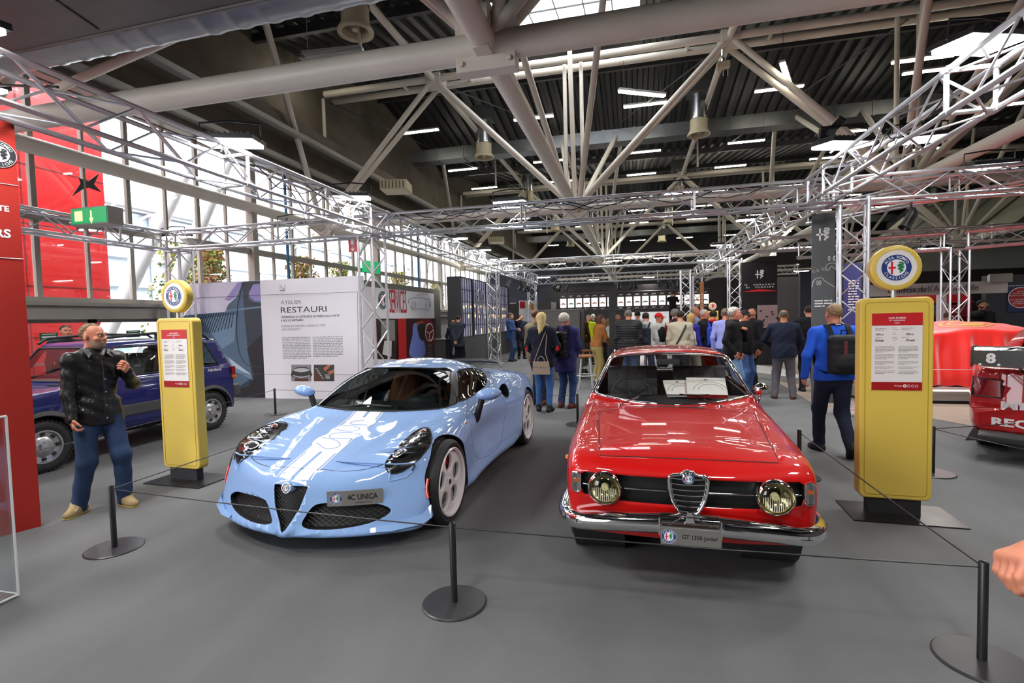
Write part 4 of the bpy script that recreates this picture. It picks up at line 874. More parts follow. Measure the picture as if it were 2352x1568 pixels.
g = MB(); q = Vector(cv(1340, 870)); lines(g, lambda u, v: (u, q.y, v), q.x, q.z, .37, 3, .045, .02, 5, False); g.build('small_print', M['white'], t)
YB2 = 17.0
t = thing('banner', 'black hanging banner reading Il Coraggio di Sognare with a red glow line', 'banner')
g = MB(); g.box((3.78, YB2+.02, 2.24), (1.02, .03, 1.9)); g.build('fabric', mat('banner_black', hx('0d0a10'), .5), t)
g = MB(); g.box((3.92, YB2+.02, .62), (.9, .3, 1.24)); g.build('stand_base', M['matblack'], t)
f3 = lambda px, py, o=.003: tuple(atY(px, py, YB2-o)); cw = lambda x, y, o=.003: f3(1700+x*.12755, 580+y*.12755, o)
g = MB(); q = Vector(cw(352, 390)); cross_mark(g, lambda u, v: (q.x+u, q.y, q.z+v), .125)
for txt, x0, x1, y in (('IL   CORAGGIO', 85, 625, 585), ('DI   SOGNARE', 105, 600, 630)):
    a, b = Vector(cw(x0, y)), Vector(cw(x1, y)); put_text(g, txt, lambda u, v: (a.x+u, a.y, a.z+v), 0, 0, w=b.x-a.x, h=.045, align='l', bold=.03, space=1.6)
g.build('lettering', M['white'], t)
g = MB(); g.add([cw(x, y) for x, y in ((50, 708), (200, 680), (350, 655), (520, 675), (655, 685), (655, 692), (350, 700), (50, 712))], [tuple(range(8))]); g.build('red_line', mat('red_glow_print', (.7, .01, .02), .4), t)
g = MB(); a, b = atY(1740, 701, YB2-.16), atY(1786, 752, YB2-.16); g.box(((a.x+b.x)/2, YB2-.14, (a.z+b.z)/2), (b.x-a.x, .03, a.z-b.z)); pp = g.build('picture', mat('pink_picture', hx('b59a9c'), .4), t)
g = MB(); rn = random.Random(3)
for k in range(14):
    x, y = rn.uniform(1742, 1784), rn.uniform(712, 750); g.add([atY(x+dx, y+dy, YB2-.17) for dx, dy in ((0, 0), (rn.uniform(2, 8), rn.uniform(-2, 1)), (rn.uniform(2, 7), 4), (0, 3))], [(3, 2, 1, 0)])
g.build('picture_detail', mat('picture_dark', hx('4b2a33'), .4), pp)
a = atY(1612, 660, 23.2)
g = MB(); g.box((a.x, 23.2, 1.5), (.16, .02, 3.0)); t = g.build('banner', mat('banner_orange', hx('b8743e'), .5), label='narrow orange vertical banner between truss columns near the timeline', cat='banner')
g = MB(); put_text(g, 'HERITAGE', lambda u, v: (a.x-v, 23.18, 2.0+u), 0, 0, w=1.1, h=.07); g.build('lettering', M['white'], t)
a = atY(1962, 700, 13)
g = MB(); g.box((a.x, 13.1, 1.35), (.36, .03, 2.7)); t = g.build('banner', mat('banner_blue', hx('333a78'), .5), label='narrow blue banner seen through the truss column left of the right pillar', cat='banner')
g = MB(); lines(g, lambda u, v: (u, 13.07, v), a.x-.1, 2.3, .22, 12, .06, .025, 3); g.build('small_print', M['white'], t)
# dark walls behind, right of centre
dn = mat('dark_slate_wall', hx('262c33'), .6)
for i, (x0, x1, y, h, lab) in enumerate(((4.75, 7.2, 16.5, 2.75, 'dark slate stand wall behind the bald man in navy sweater'), (9.6, 12.6, 17.0, 2.5, 'dark navy stand wall with the round red poster at right edge'))):
    g = MB(); g.box(((x0+x1)/2, y, h/2), (x1-x0, .2, h)); g.build('stand_wall', dn, label=lab, cat='wall')
g = MB(); g.box((13, 30, 1.75), (14, .2, 3.5)); g.build('stand_wall', mat('brown_black_wall', hx('231d1c'), .7), label='wide brown black backdrop wall above the bookstall', cat='wall')
a, b = atY(2315, 652, 16.88), atY(2372, 715, 16.88)
t = thing('poster', 'square dark blue poster with big red disc on the navy wall', 'poster', (0, 0, 0))
g = MB(); g.box(((a.x+b.x)/2, 16.885, (a.z+b.z)/2), (b.x-a.x, .02, a.z-b.z)); g.build('sheet', mat('poster_blue', hx('1b2450'), .5), t)
c = Vector(((a.x+b.x)/2, 16.87, (a.z+b.z)/2)); R = (a.z-b.z)*.36
g = MB(); g.mi = 0; g.disc(c, R, 40, (0, -1, 0)); g.mi = 1; g.path([c+Vector((R*cos(k*.2), -.002, R*sin(k*.2))) for k in range(32)], .01, 4, closed=True)
for k, w in enumerate(('VISITA IL', 'PUNTO VENDITA', 'MILANO E IL WEB STORE', '', 'VISIT OUR BOOKSHOP', 'IN MILAN AND', 'OUR WEB STORE')):
    if w: put_text(g, w, lambda u, v: (c.x+u, c.y-.004, c.z+v), 0, R*(.62-k*.2), h=R*.12, shear=.2)
put_text(g, "LIBRERIA DELL'AUTOMOBILE", lambda u, v: (c.x+u, c.y, c.z+v), 0, R*1.2, h=R*.12)
g.build('red_disc', [mat('disc_red', hx('9c1c22'), .5), M['white']], t)
a, b = atY(2282, 688, 15.9), atY(2296, 711, 15.9)
# bookstall
t = thing('bookstall', 'bookshop stall with white fascia and red shelves full of books', 'bookstall')
f4 = lambda px, py, y=16: atY(px, py, y)
a, b = f4(2003, 700), f4(2303, 650)
wf = mat('fascia_white', hx('b9b6b0'), .5); rs = mat('shelf_red', hx('a01c22'), .5)
g = MB(); g.add([f4(1990, 678), f4(2303, 650), f4(2303, 670), f4(1990, 700)], [(3, 2, 1, 0)]); g.v = []; g.f = []; g.m = []
x0, x1 = f4(2000, 680).x, 9.55
g.box(((x0+x1)/2, 16, 2.15), (x1-x0, .06, .32)); g.build('fascia', wf, t)
g = MB(); q0, q1 = f4(2212, 664, 15.96), f4(2248, 664, 15.96); put_text(g, "Libreria dell'Automobile", lambda u, v: (q1.x+u, 15.96, 2.16+v), 0, 0, w=2.1, h=.17, align='r'); put_text(g, 'DUEMOTORI', lambda u, v: (f4(2122, 675).x+u, 15.96, 2.12+v), 0, 0, w=.75, h=.12, align='r'); g.build('lettering', ink, t)
g = MB(); q = f4(2167, 700); g.box((q.x, 16.1, 1.0), (.16, .16, 2.0)); g.build('column', M['white'], t)
g = MB()
for z in (.5, .95, 1.4, 1.8): g.box(((x0+x1)/2, 17.5, z), (x1-x0, .4, .04))
g.box(((x0+x1)/2, 17.72, 1.1), (x1-x0, .03, 2.2))
for k in range(6): g.box((x0+.1+k*(x1-x0-.2)/5, 17.5, 1), (.05, .42, 2.0))
g.build('shelving', rs, t)
g = MB(); g.box((8.3, 15.4, .45), (2.6, .8, .9)); g.build('counter', rs, t, bevel=.02)
rn = random.Random(8); bc = ['2a3f5f', 'd8d4c8', '7a1d20', '20242c', 'c7a54a', '4a6a58', 'b8b8c0', '5a4030']
for z in (.54, .99, 1.44):
    x = x0+.15
    while x < x1-.3:
        w = rn.choice((.05, .06, .08, .3, .34)); h = rn.uniform(.22, .34)
        g = MB(); g.box((x+w/2, 17.36+(0 if w > .2 else .05), z+h/2), (w*.92, .03 if w > .2 else .22, h)); g.build('book', mat('book_'+rn.choice(bc), (0, 0, 0), .5, hexa=rn.choice(bc)), label='book standing on the red shelves of the stall', cat='book', group='books on the red stall shelves')
        x += w+.01
g = MB()
for k in range(10):
    g = MB(); g.box((7.2+k*.24, 15.3+.1*sin(k), .925), (.2, .28, .05), rz=.1*sin(k*3)); g.build('book', mat('book_'+bc[k % 8], (0, 0, 0), .5, hexa=bc[k % 8]), label='book lying flat on the red stall counter', cat='book', group='books on the red stall counter')
g = MB(); q = atY(2298, 638, 15.9); g.box(q, (.5, .06, .22)); g.box(q+Vector((0, .1, 0)), (.4, .14, .16)); g.build('spotlight', mat('lamp_pale_grey', hx('8d8f8a'), .4), label='pale unlit square lamp standing on top of the bookstall fascia', cat='lamp')
# ---------------- left foreground red panel, acrylic case, exit and hydrant signs ----------------
pA, pB = Vector((-4.816, 3.085, 0)), Vector((-5.02, 2.56, 0)); dd = (pB-pA).normalized(); nn = Vector((-dd.y, dd.x, 0)); 
if nn.x < 0: nn = -nn
t = thing('exhibition_wall', 'tall matte red exhibition panel at the left edge with white lettering', 'display wall')
L = 1.6; c = pA+dd*L/2-nn*.03
g = MB(); g.prism([(0, 0), (L, 0), (L, 3.3), (0, 3.3)], 0, .06, lambda u, v, w: tuple(pA+dd*u-nn*w+Vector((0, 0, v)))); g.build('board', mat('panel_red', hx('a93029'), .8, spec=.15), t)
def onp(px, py):   # intersection with panel plane -> (u, z)
    d = ray(px, py); s = (pA-CAMP).dot(nn)/d.dot(nn); q = CAMP+d*s; return (q-pA).dot(dd), q.z
pf = lambda u, v: tuple(pA+dd*u+nn*.002+Vector((0, 0, v)))
g = MB()
for txt, xr, y, h in (('TE', 21, 480, 13), ('RS', 25, 537, 20)):
    u1, z1 = onp(xr, y); _, za = onp(xr, y-h/2); _, zb = onp(xr, y+h/2); put_text(g, txt, lambda u, v: pf(u1-u, z1+v), 0, 0, h=za-zb, align='r', bold=.03)
for (xa, ya), (xb, yb) in (((0, 417), (42, 427)), ((0, 589), (54, 595))):
    u0, z0 = onp(xb, yb); g.tube(pf(u0, z0), pf(u0+1.5, z0+0), .0025, 4)
g.build('lettering', M['white'], t)
u0, z0 = onp(-4, 353); badge(t, lambda u, v, w: tuple(pA+dd*(u0-u)+nn*(.003+w)+Vector((0, 0, z0+v))), .105, M['white'], mono=True)
hh = atY(24, 955, 2.233).z
t = thing('acrylic_case', 'clear acrylic display case standing on the floor in the left corner', 'display case', (-3.99, 1.85, 0))
acr = glass('acrylic', (.95, .97, .97), .03, 1.5); aed = mat('acrylic_edge', (.75, .78, .77), .15)
for nm, c, s in (('panel', (.285, 0, hh/2), (.012, .74, hh)), ('panel', (0, .37, hh/2), (.56, .012, hh)), ('panel', (0, 0, hh), (.57, .74, .012)), ('panel', (-.285, 0, hh/2), (.012, .74, hh))):
    g = MB(); g.box(c, s); g.build(nm, acr, t)
g = MB()
for p, q in (((.29, .375, 0), (.29, .375, hh)), ((.29, -.37, hh), (.29, .375, hh)), ((.29, -.37, .01), (.29, .375, .01)), ((-.28, .375, .01), (.29, .375, .01))): g.tube(p, q, .008, 6)
g.build('edge', aed, t)
g = MB(); g.box((0, 0, .01), (.56, .73, .015)); g.build('base', mat('smoked_base', (.12, .09, .09), .2), t)
t = thing('exit_sign', 'green lit emergency exit box sign with a down arrow, high by the windows', 'exit sign', (0, 0, 0))
Ys = 6.8; a, b = atY(163, 476, Ys), atY(246, 514, Ys); cx, cz = (a.x+b.x)/2, (a.z+b.z)/2; w, h = b.x-a.x, a.z-b.z-.08
g = MB(); g.box((cx, Ys+.14, cz), (w+.04, .27, h+.04)); g.build('casing', mat('sign_casing', (.35, .34, .3), .5), t)
g = MB(); g.box((cx, Ys, cz), (w, .012, h)); g.build('face', mat('exit_green', hx('0f8f55'), .4, emit=.9, ecol=hx('12a060')), t)
g = MB(); g.box((cx-w*.28, Ys-.01, cz), (w*.22, .006, h*.66)); g.box((cx+w*.08, Ys-.01, cz+h*.06), (w*.035, .006, h*.5)); g.prism([(-.06, 0), (.06, 0), (0, -.13)], -.003, .003, lambda u, v, s: (cx+w*.08+u*w, Ys-.01+s, cz-h*.17+v*w)); g.build('pictogram', mat('sign_cream', hx('e8dfa0'), .5, emit=.9, ecol=hx('f0e8b0')), t)
g = MB(); g.tube((cx-w*.4, Ys+.14, cz), (-9.66, Ys+.14, 3.5), .02, 6); g.build('hanger', M['alu'], t)
t = thing('hydrant_sign', 'red fire hose sign with white arrow beside the left truss column', 'sign')
Yh = 9.17; a, b = atY(800, 548, Yh), atY(821, 578, Yh); cx, cz = (a.x+b.x)/2, (a.z+b.z)/2; w, h = b.x-a.x, a.z-b.z
g = MB(); g.box((cx, Yh, cz), (w, .02, h)); g.tube((cx, Yh, cz+h/2), (cx, Yh, ZT2-.2), .008, 5); g.build('plate', M['red'], t)
g = MB(); f5 = lambda u, v: (cx+u*w, Yh-.012, cz+v*h)
g.add([f5(*p) for p in ((-.2, .05), (.15, .05), (.15, .42), (-.2, .42))], [(0, 1, 2, 3)]); g.path([f5(.15, .4), f5(.3, .3), f5(.28, .05), f5(.05, 0)], .006, 4); g.add([f5(*p) for p in ((-.03, -.05), (.03, -.05), (.03, -.28), (.22, -.22), (0, -.45), (-.22, -.22), (-.03, -.28))], [tuple(range(7))]); g.build('pictogram', M['white'], t)
t = thing('exit_sign', 'small distant green exit sign beyond the left truss column', 'exit sign')
q = atX(858, 614, XW+.4); g = MB(); g.box(q, (.1, .9, .45)); g.build('casing', mat('exit_green', (0, .3, .1)), t); g = MB(); g.box(q+Vector((0, -.46, 0)), (.5, .02, .42)); g.build('face', mat('exit_green'), t)
# ---------------- car body tools ----------------
class Body:
    """smooth closed body given by an implicit function f(P)->value (<0 inside), meshed on a box grid by casting rays from its axis"""
    def __init__(s, f, hx_, y0, y1, z0, z1, n, zc, m):
        s.f = f; nx, ny, nz = n
        X = np.linspace(-1, 1, nx+1); Yy = np.linspace(0, 1, ny+1); Z = np.linspace(0, 1, nz+1); idx = {}; P = []; F = []
        def vid(i, j, k):
            if (i, j, k) not in idx: idx[i, j, k] = len(P); P.append((X[i]*hx_, y0+(y1-y0)*Yy[j], z0+(z1-z0)*Z[k]))
            return idx[i, j, k]
        for j in range(ny):
            for i in range(nx):
                F.append((vid(i, j, nz), vid(i+1, j, nz), vid(i+1, j+1, nz), vid(i, j+1, nz))); F.append((vid(i, j, 0), vid(i, j+1, 0), vid(i+1, j+1, 0), vid(i+1, j, 0)))
            for k in range(nz):
                F.append((vid(0, j, k), vid(0, j, k+1), vid(0, j+1, k+1), vid(0, j+1, k))); F.append((vid(nx, j, k), vid(nx, j+1, k), vid(nx, j+1, k+1), vid(nx, j, k+1)))
        for i in range(nx):
            for k in range(nz):
                F.append((vid(i, 0, k), vid(i+1, 0, k), vid(i+1, 0, k+1), vid(i, 0, k+1))); F.append((vid(i, ny, k), vid(i, ny, k+1), vid(i+1, ny, k+1), vid(i+1, ny, k)))
        P = np.array(P); A = np.zeros_like(P); A[:, 1] = np.clip(P[:, 1], y0+m, y1-m); A[:, 2] = zc
        D = P-A; lo = np.zeros(len(P)); hi = np.ones(len(P))*1.15
        for _ in range(34):
            mid = (lo+hi)/2; v = f(A+D*mid[:, None]); ins = v < 0; lo = np.where(ins, mid, lo); hi = np.where(ins, hi, mid)
        V = A+D*lo[:, None]
        s.bm = bm = bmesh.new(); vs = [bm.verts.new(v) for v in V]
        for q in F:
            try: bm.faces.new([vs[i] for i in q])
            except ValueError: pass
        bm.normal_update(); s.lay = bm.faces.layers.int.new('part'); s.ids = {}
    def grad(s, P):
        P = np.asarray(P, float); e = 2e-3; g = np.stack([(s.f(P+d)-s.f(P-d)) for d in (np.eye(3)*e)], 1); return g/np.maximum(np.linalg.norm(g, axis=1), 1e-9)[:, None]
    def project(s, pts, ax, sgn, off=0., far=3.):
        """pts: list of 2D (the other two axes in order) -> 3D on the surface seen from side sgn of axis ax"""
        pts = np.array(pts, float); o = [a for a in range(3) if a != ax]; P = np.zeros((len(pts), 3)); P[:, o[0]] = pts[:, 0]; P[:, o[1]] = pts[:, 1]
        rng = {0: (0, 1.3), 1: (None, None), 2: (.3, 1.6)}[ax]
        if ax == 1: a, b = (s.yr[0]-.05, s.yr[0]+s.yr[2]) if sgn < 0 else (s.yr[1]+.05, s.yr[1]-s.yr[2])
        elif ax == 0: a, b = 1.2*sgn, .05*sgn
        else: a, b = 1.7, .25
        ts = np.linspace(a, b, 160); vals = []
        hit = np.full(len(pts), np.nan); prev = None
        for t in ts:
            P[:, ax] = t; v = s.f(P); new = np.isnan(hit) & (v < 0); hit[new] = t
        hit = np.where(np.isnan(hit), b, hit); lo = hit-(ts[1]-ts[0]); hi = hit.copy()
        for _ in range(24):
            mid = (lo+hi)/2; P[:, ax] = mid; ins = s.f(P) < 0; hi = np.where(ins, mid, hi); lo = np.where(ins, lo, mid)
        P[:, ax] = hi
        if off: P = P+s.grad(P)*off
        return [Vector(p) for p in P]
    def cut(s, name, poly, ax, sgn, extra=None, nmin=.12, mark=True):
        """split the faces along a polygon drawn in the projection along ax, seen from side sgn"""
        bm = s.bm; o = [a for a in range(3) if a != ax]; A = np.array(poly); mn = A.min(0)-.05; mx = A.max(0)+.05; pid = s.ids.setdefault(name, len(s.ids)+1)
        cand = set()
        for f in bm.faces:
            c = f.calc_center_median()
            if f.normal[ax]*sgn > nmin and mn[0] < c[o[0]] < mx[0] and mn[1] < c[o[1]] < mx[1] and (extra is None or extra(c)): cand.add(f)
        n = len(poly)
        for i in range(n):
            p, q = A[i], A[(i+1) % n]; d = q-p; L = np.hypot(*d)
            if L < 1e-6: continue
            nn = Vector((0, 0, 0)); nn[o[0]] = -d[1]/L; nn[o[1]] = d[0]/L; co = Vector((0, 0, 0)); co[o[0]] = p[0]; co[o[1]] = p[1]
            sel = []
            for f in cand:
                us = [((v.co[o[0]]-p[0])*d[0]+(v.co[o[1]]-p[1])*d[1])/L for v in f.verts]; ds = [(v.co[o[0]]-p[0])*nn[o[0]]+(v.co[o[1]]-p[1])*nn[o[1]] for v in f.verts]
                if max(us) > -.003 and min(us) < L+.003 and min(ds) < -1e-5 and max(ds) > 1e-5: sel.append(f)
            if not sel: continue
            ss = set(sel); es = set(e for f in sel for e in f.edges); vs = set(v for f in sel for v in f.verts)
            r = bmesh.ops.bisect_plane(bm, geom=list(ss)+list(es)+list(vs), dist=1e-5, plane_co=co, plane_no=nn)
            cand -= ss; cand |= {g for g in r['geom'] if isinstance(g, bmesh.types.BMFace)}
        cand = [f for f in cand if f.is_valid]; out = []
        for f in cand:
            c = f.calc_center_median(); x, y = c[o[0]], c[o[1]]; ins = False
            for i in range(n):
                (x1, y1), (x2, y2) = A[i], A[(i+1) % n]
                if (y1 > y) != (y2 > y) and x < (x2-x1)*(y-y1)/(y2-y1)+x1: ins = not ins
            if ins:
                if mark: f[s.lay] = pid
                out.append(f)
        bm.normal_update(); return out
    def part(s, names, oname, m, parent, push=None, **kw):
        """faces of these regions -> object, with exact normals of the implicit surface"""
        ids = {s.ids[n] if n else 0 for n in (names if isinstance(names, (list, tuple)) else [names])}
        vm = {}; V = []; F = []
        for f in s.bm.faces:
            if f[s.lay] in ids and (not kw.get('side') or f.verts[0].co.x*kw['side'] > 0):
                q = []
                for v in f.verts:
                    if v.index not in vm: vm[v.index] = len(V); V.append(tuple(v.co))
                    q.append(vm[v.index])
                F.append(tuple(q))
        me = bpy.data.meshes.new(oname); me.materials.append(m)
        if not V: return None
        N = s.grad(V)
        if push is not None: V = [tuple(Vector(v)+Vector(push)) for v in V]
        me.from_pydata(V, [], F); me.update(); me.shade_smooth()
        me.normals_split_custom_set_from_vertices([tuple(n) for n in N])
        o = bpy.data.objects.new(oname, me); COL.objects.link(o); o.parent = parent
        if kw.get('solid'): b = o.modifiers.new('thick', 'SOLIDIFY'); b.thickness = kw['solid']; b.offset = -1
        return o
    def index(s): s.bm.verts.index_update(); s.bm.verts.ensure_lookup_table()
def mirx(poly): return [(-a, b) for a, b in poly][::-1]
def recess(parent, ring, push, m, name='recess_wall'):
    g = MB(); n = len(ring); p = Vector(push); g.add(list(ring)+[r+p for r in ring], [(i, (i+1) % n, n+(i+1) % n, n+i) for i in range(n)]); return g.build(name, m, parent, smooth=50)
def patch(parent, body, poly, ax, sgn, m, off=.003, name='decal', res=.02, clip=None):
    """polygon laid on the body surface as its own thin skin"""
    A = np.array(poly); bm = bmesh.new(); vs = [bm.verts.new((a, b, 0)) for a, b in poly]; bm.faces.new(vs)
    for k in (0, 1):
        lo, hi = A[:, k].min(), A[:, k].max(); t = lo+res
        while t < hi:
            co = [0, 0, 0]; no = [0, 0, 0]; co[k] = t; no[k] = 1; bmesh.ops.bisect_plane(bm, geom=bm.verts[:]+bm.edges[:]+bm.faces[:], dist=1e-6, plane_co=co, plane_no=no); t += res
    bm.verts.index_update(); P = body.project([(v.co.x, v.co.y) for v in bm.verts], ax, sgn, off); F = [tuple(v.index for v in f.verts) for f in bm.faces]
    me = bpy.data.meshes.new(name); me.from_pydata([tuple(p) for p in P], [], F); me.materials.append(m); me.update(); me.shade_smooth()
    N = body.grad([tuple(p) for p in P]); me.normals_split_custom_set_from_vertices([tuple(n) for n in N]); bm.free()
    if F and me.polygons[0].normal.dot(Vector(N[me.polygons[0].vertices[0]])) < 0: me.flip_normals(); me.normals_split_custom_set_from_vertices([tuple(n) for n in N])
    o = bpy.data.objects.new(name, me); COL.objects.link(o); o.parent = parent; return o
def seam(parent, body, pts, ax, sgn, m=None, r=.0035, name='panel_gap', closed=False, off=-.001):
    g = MB(); g.path(body.project(pts, ax, sgn, off), r, 5, closed=closed); return g.build(name, m or M['matblack'], parent, smooth=60)
def dens(pts, n=8, closed=False):
    o = []; k = len(pts)
    for i in range(k if closed else k-1):
        a, b = pts[i], pts[(i+1) % k]
        for j in range(n): o.append((a[0]+(b[0]-a[0])*j/n, a[1]+(b[1]-a[1])*j/n))
    return o if closed else o+[pts[-1]]
def circ(cx, cy, r, n=28, ry=None): return [(cx+r*cos(2*pi*i/n), cy+(ry or r)*sin(2*pi*i/n)) for i in range(n)]
def tyre(parent, c, R, rr, w, side, name='tyre', mud=False):
    """R outer radius, rr rim radius; side +1 = outer face towards +x"""
    h = w/2; s = R-rr; g = MB()
    pr = [(rr, h*.82), (rr+s*.25, h*.98), (rr+s*.6, h), (R-.02, h*.9), (R-.004, h*.74), (R, h*.6)]
    for k, x in enumerate((.36, .12, -.12, -.36)): pr += [(R, h*(x+.08)), (R-.007, h*(x+.07)), (R-.007, h*(x-.07)), (R, h*(x-.08))]
    pr += [(R, -h*.6), (R-.004, -h*.74), (R-.02, -h*.9), (rr+s*.6, -h), (rr+s*.25, -h*.98), (rr, -h*.82)]
    g.lathe(pr, 56, c, (1, 0, 0)); 
    if mud:
        for k in range(40):
            a = 2*pi*k/40
            for sx in (-1, 1): g.box((c[0]+sx*h*.72, c[1]+R*.992*cos(a), c[2]+R*.992*sin(a)), (h*.4, .018, .03), rot=(a, 0, 0))
    return g.build(name, M['rubber'], parent, smooth=35)
def sweepx(parent, pts, prof, m, name, closed=False):
    """sweep a (lateral-out, up) profile along a horizontal path"""
    g = MB(); pts = [Vector(p) for p in pts]; k = len(pts); vs = []
    for i, p in enumerate(pts):
        d = (pts[min(i+1, k-1)]-pts[max(i-1, 0)]); d.z = 0; d.normalize(); o = Vector((d.y, -d.x, 0))
        sc = 1
        vs += [p+o*a*sc+Vector((0, 0, b*sc)) for a, b in prof]
    n = len(prof); g.add(vs, [(i*n+j, i*n+(j+1) % n, (i+1)*n+(j+1) % n, (i+1)*n+j) for i in range(k-1) for j in range(n)]+[tuple(range(n))[::-1], tuple((k-1)*n+j for j in range(n))])
    return g.build(name, m, parent, smooth=50)
def seat(parent, x, y, z, w, m, bench=False):
    g = MB(); g.prism(rrect(.5, .16, .06, 4, y, z), x-w/2, x+w/2, lambda u, v, t: (t, u, v)); n = int(w/.09)
    s = g.build('seat_cushion', m, parent, smooth=50)
    g = MB()
    for k in range(n):
        cx = x-w/2+w*(k+.5)/n; g.prism(rrect(.12, .5, .05, 4), cx-w/n*.49, cx+w/n*.49, lambda u, v, t: (t, y+.27+u+v*.22, z+.3+v))
    g.build('seat_back', m, parent, smooth=50)
# ---------------- red coupe ----------------
rp = mat('coupe_red_paint', hx('c20c0a'), .5, coat=1., spec=.15); GX, GY = .287, 2.985
gt = thing('classic_coupe', 'bright red 1960s coupe with chrome bumper and round headlights, front right', 'car', (GX, GY, 0), -.008)
_yt = [0, .06, .12, .5, .9, 1.25, 1.6, 2.4, 3.2, 3.7, 4.02]
_zt = [.725, .745, .772, .815, .850, .872, .895, .90, .885, .84, .76]
_sy = [0, .15, .4, .8, 1.2, 2.0, 2.8, 3.4, 3.8, 4.03]; _sw = [.655, .705, .745, .765, .785, .79, .785, .765, .72, .62]
def gt_f(P):
    x, y, z = np.abs(P[:, 0]), P[:, 1], P[:, 2]
    w = cr(_sy, _sw, y); zt = cr(_yt, _zt, y)
    dome = np.where((y > .1) & (y < 1.45), np.clip((1-(x/.52)**2), -.2, 1)*.022*np.clip((y-.1)/.3, 0, 1), 0)
    rolloff = .035*np.clip((x/w-.72)/.28, 0, 1.2)**2
    top = z-(zt+dome-rolloff)
    side = (x-w*(1-.16*np.clip((z-.62)/.3, 0, 1)**2-.10*np.clip((.55-z)/.42, 0, 1)**1.6+.0*z))
    nose = (.0+.075*(x/.68)**2.6+.05*np.clip((.55-z)/.3, 0, 1)+.03*np.clip((z-.66)/.1, 0, 1)**2)-y
    tail = y-(4.02-.10*(x/.66)**2.4-.04*np.clip((z-.6)/.3, 0, 1))
    bot = (.17+.13*np.clip((.75-y)/.4, 0, 1))-z
    b = smax(smax(smax(top, side, .07), smax(nose, tail, .05), .045), bot, .06)
    # lower apron below the black grille panel stands back a little above the bumper
    roof = z-(1.315-.055*np.clip((y-2.35)/.95, -1.2, 1)**2-.10*(x/.55)**2.6*.55-.30*np.clip((y-3.0)/.9, 0, 2)**1.6)
    ws = (1.26+.40*(x/.62)**2.4*.62+(z-.885)*1.50)-y
    rw = y-(3.62-.22*(x/.6)**2-(z-.9)*1.70)
    gs = x-(.708-(z-.90)*.50-.03*np.clip((y-2.6)/.8, 0, 1)**2*3-.035*np.clip((1.75-y)/.4, 0, 1)**2)
    g = smax(smax(smax(roof, gs, .085), smax(ws, rw, .05), .05), .8-z, .02)
    return smin(b, g, .03)
gb = Body(gt_f, .9, -.05, 4.1, .1, 1.42, (46, 120, 30), .62, .45); gb.yr = (-.06, 4.1, 1.9)
wsp = cspline([(-.585, .925), (0, .895), (.585, .925), (.598, .955), (.488, 1.235), (.455, 1.262), (0, 1.288), (-.455, 1.262), (-.488, 1.235), (-.598, .955)], 5)
wsp = [(-.615, .928), (-.3, .905), (0, .898), (.3, .905), (.615, .928), (.638, .945), (.634, .97), (.515, 1.215), (.495, 1.24), (.455, 1.252), (.25, 1.27), (0, 1.275), (-.25, 1.27), (-.455, 1.252), (-.495, 1.24), (-.515, 1.215), (-.634, .97), (-.638, .945)]
gb.cut('windscreen', wsp, 1, -1, lambda c: c.z > .84 and c.y > 1.0)
gb.cut('rear_window', [(-.48, .97), (.48, .97), (.42, 1.20), (.36, 1.235), (-.36, 1.235), (-.42, 1.20)], 1, 1, lambda c: c.z > .9 and c.y > 2.5, nmin=.05)
dw = [(1.60, .935), (2.62, .935), (2.62, 1.225), (2.02, 1.232), (1.93, 1.20)]; qw = [(2.67, .935), (3.12, .945), (2.98, 1.12), (2.84, 1.20), (2.67, 1.222)]
for s in (-1, 1):
    gb.cut('door_glass', dw, 0, s, lambda c: c.z > .88); gb.cut('quarter_glass', qw, 0, s, lambda c: c.z > .88)
gb.cut('hood', dens([(-.50, .125), (.50, .125), (.585, 1.17), (-.585, 1.17)], 1, True), 2, 1, nmin=.4)
for s in (-1, 1):
    door = [(1.42, .30), (2.60, .28), (2.66, .60), (2.62, .885), (1.50, .885), (1.40, .6)]
    gb.cut('door', door, 0, s, lambda c: c.z < .93)
    for yc in (.74, 3.08):
        gb.cut('arch', [(yc+.345*cos(a), .30+.345*sin(a)) for a in np.linspace(-.5, pi+.5, 24)]+[(yc-.33, .0), (yc+.33, 0)], 0, s, nmin=-.5, extra=lambda c, s=s: c.x*s > .3)
gp = [(-.600, .555), (-.38, .535), (.38, .535), (.600, .555), (.615, .60), (.612, .675), (.59, .690), (-.59, .690), (-.612, .675), (-.615, .60)]
gb.cut('grille_recess', gp, 1, -1, lambda c: c.y < .4)
gb.index()
for n in ('arch',): pass
body = gb.part('', 'body_shell', rp, gt) if False else None
gb.ids[''] = 0
def gpart(ns, on, m, **k): return gb.part(ns, on, m, gt, **k)
bd = gb.part([''], 'body_shell', rp, gt, solid=.006)
hd = gpart('hood', 'hood', rp)
for s in (-1, 1): gpart('door', 'door', rp, side=s)
cg = M['clear']
gpart('windscreen', 'windscreen', cg); gpart('rear_window', 'rear_window', cg); [(gpart('door_glass', 'door_glass', cg, side=s), gpart('quarter_glass', 'quarter_glass', cg, side=s)) for s in (-1, 1)]
gk = mat('grille_black', (.006, .006, .006), .5)
gpart('grille_recess', 'grille_panel', gk, push=(0, .05, 0)); rg = gb.project(dens(gp, 6, True), 1, -1); recess(gt, rg, (0, .052, 0), gk)
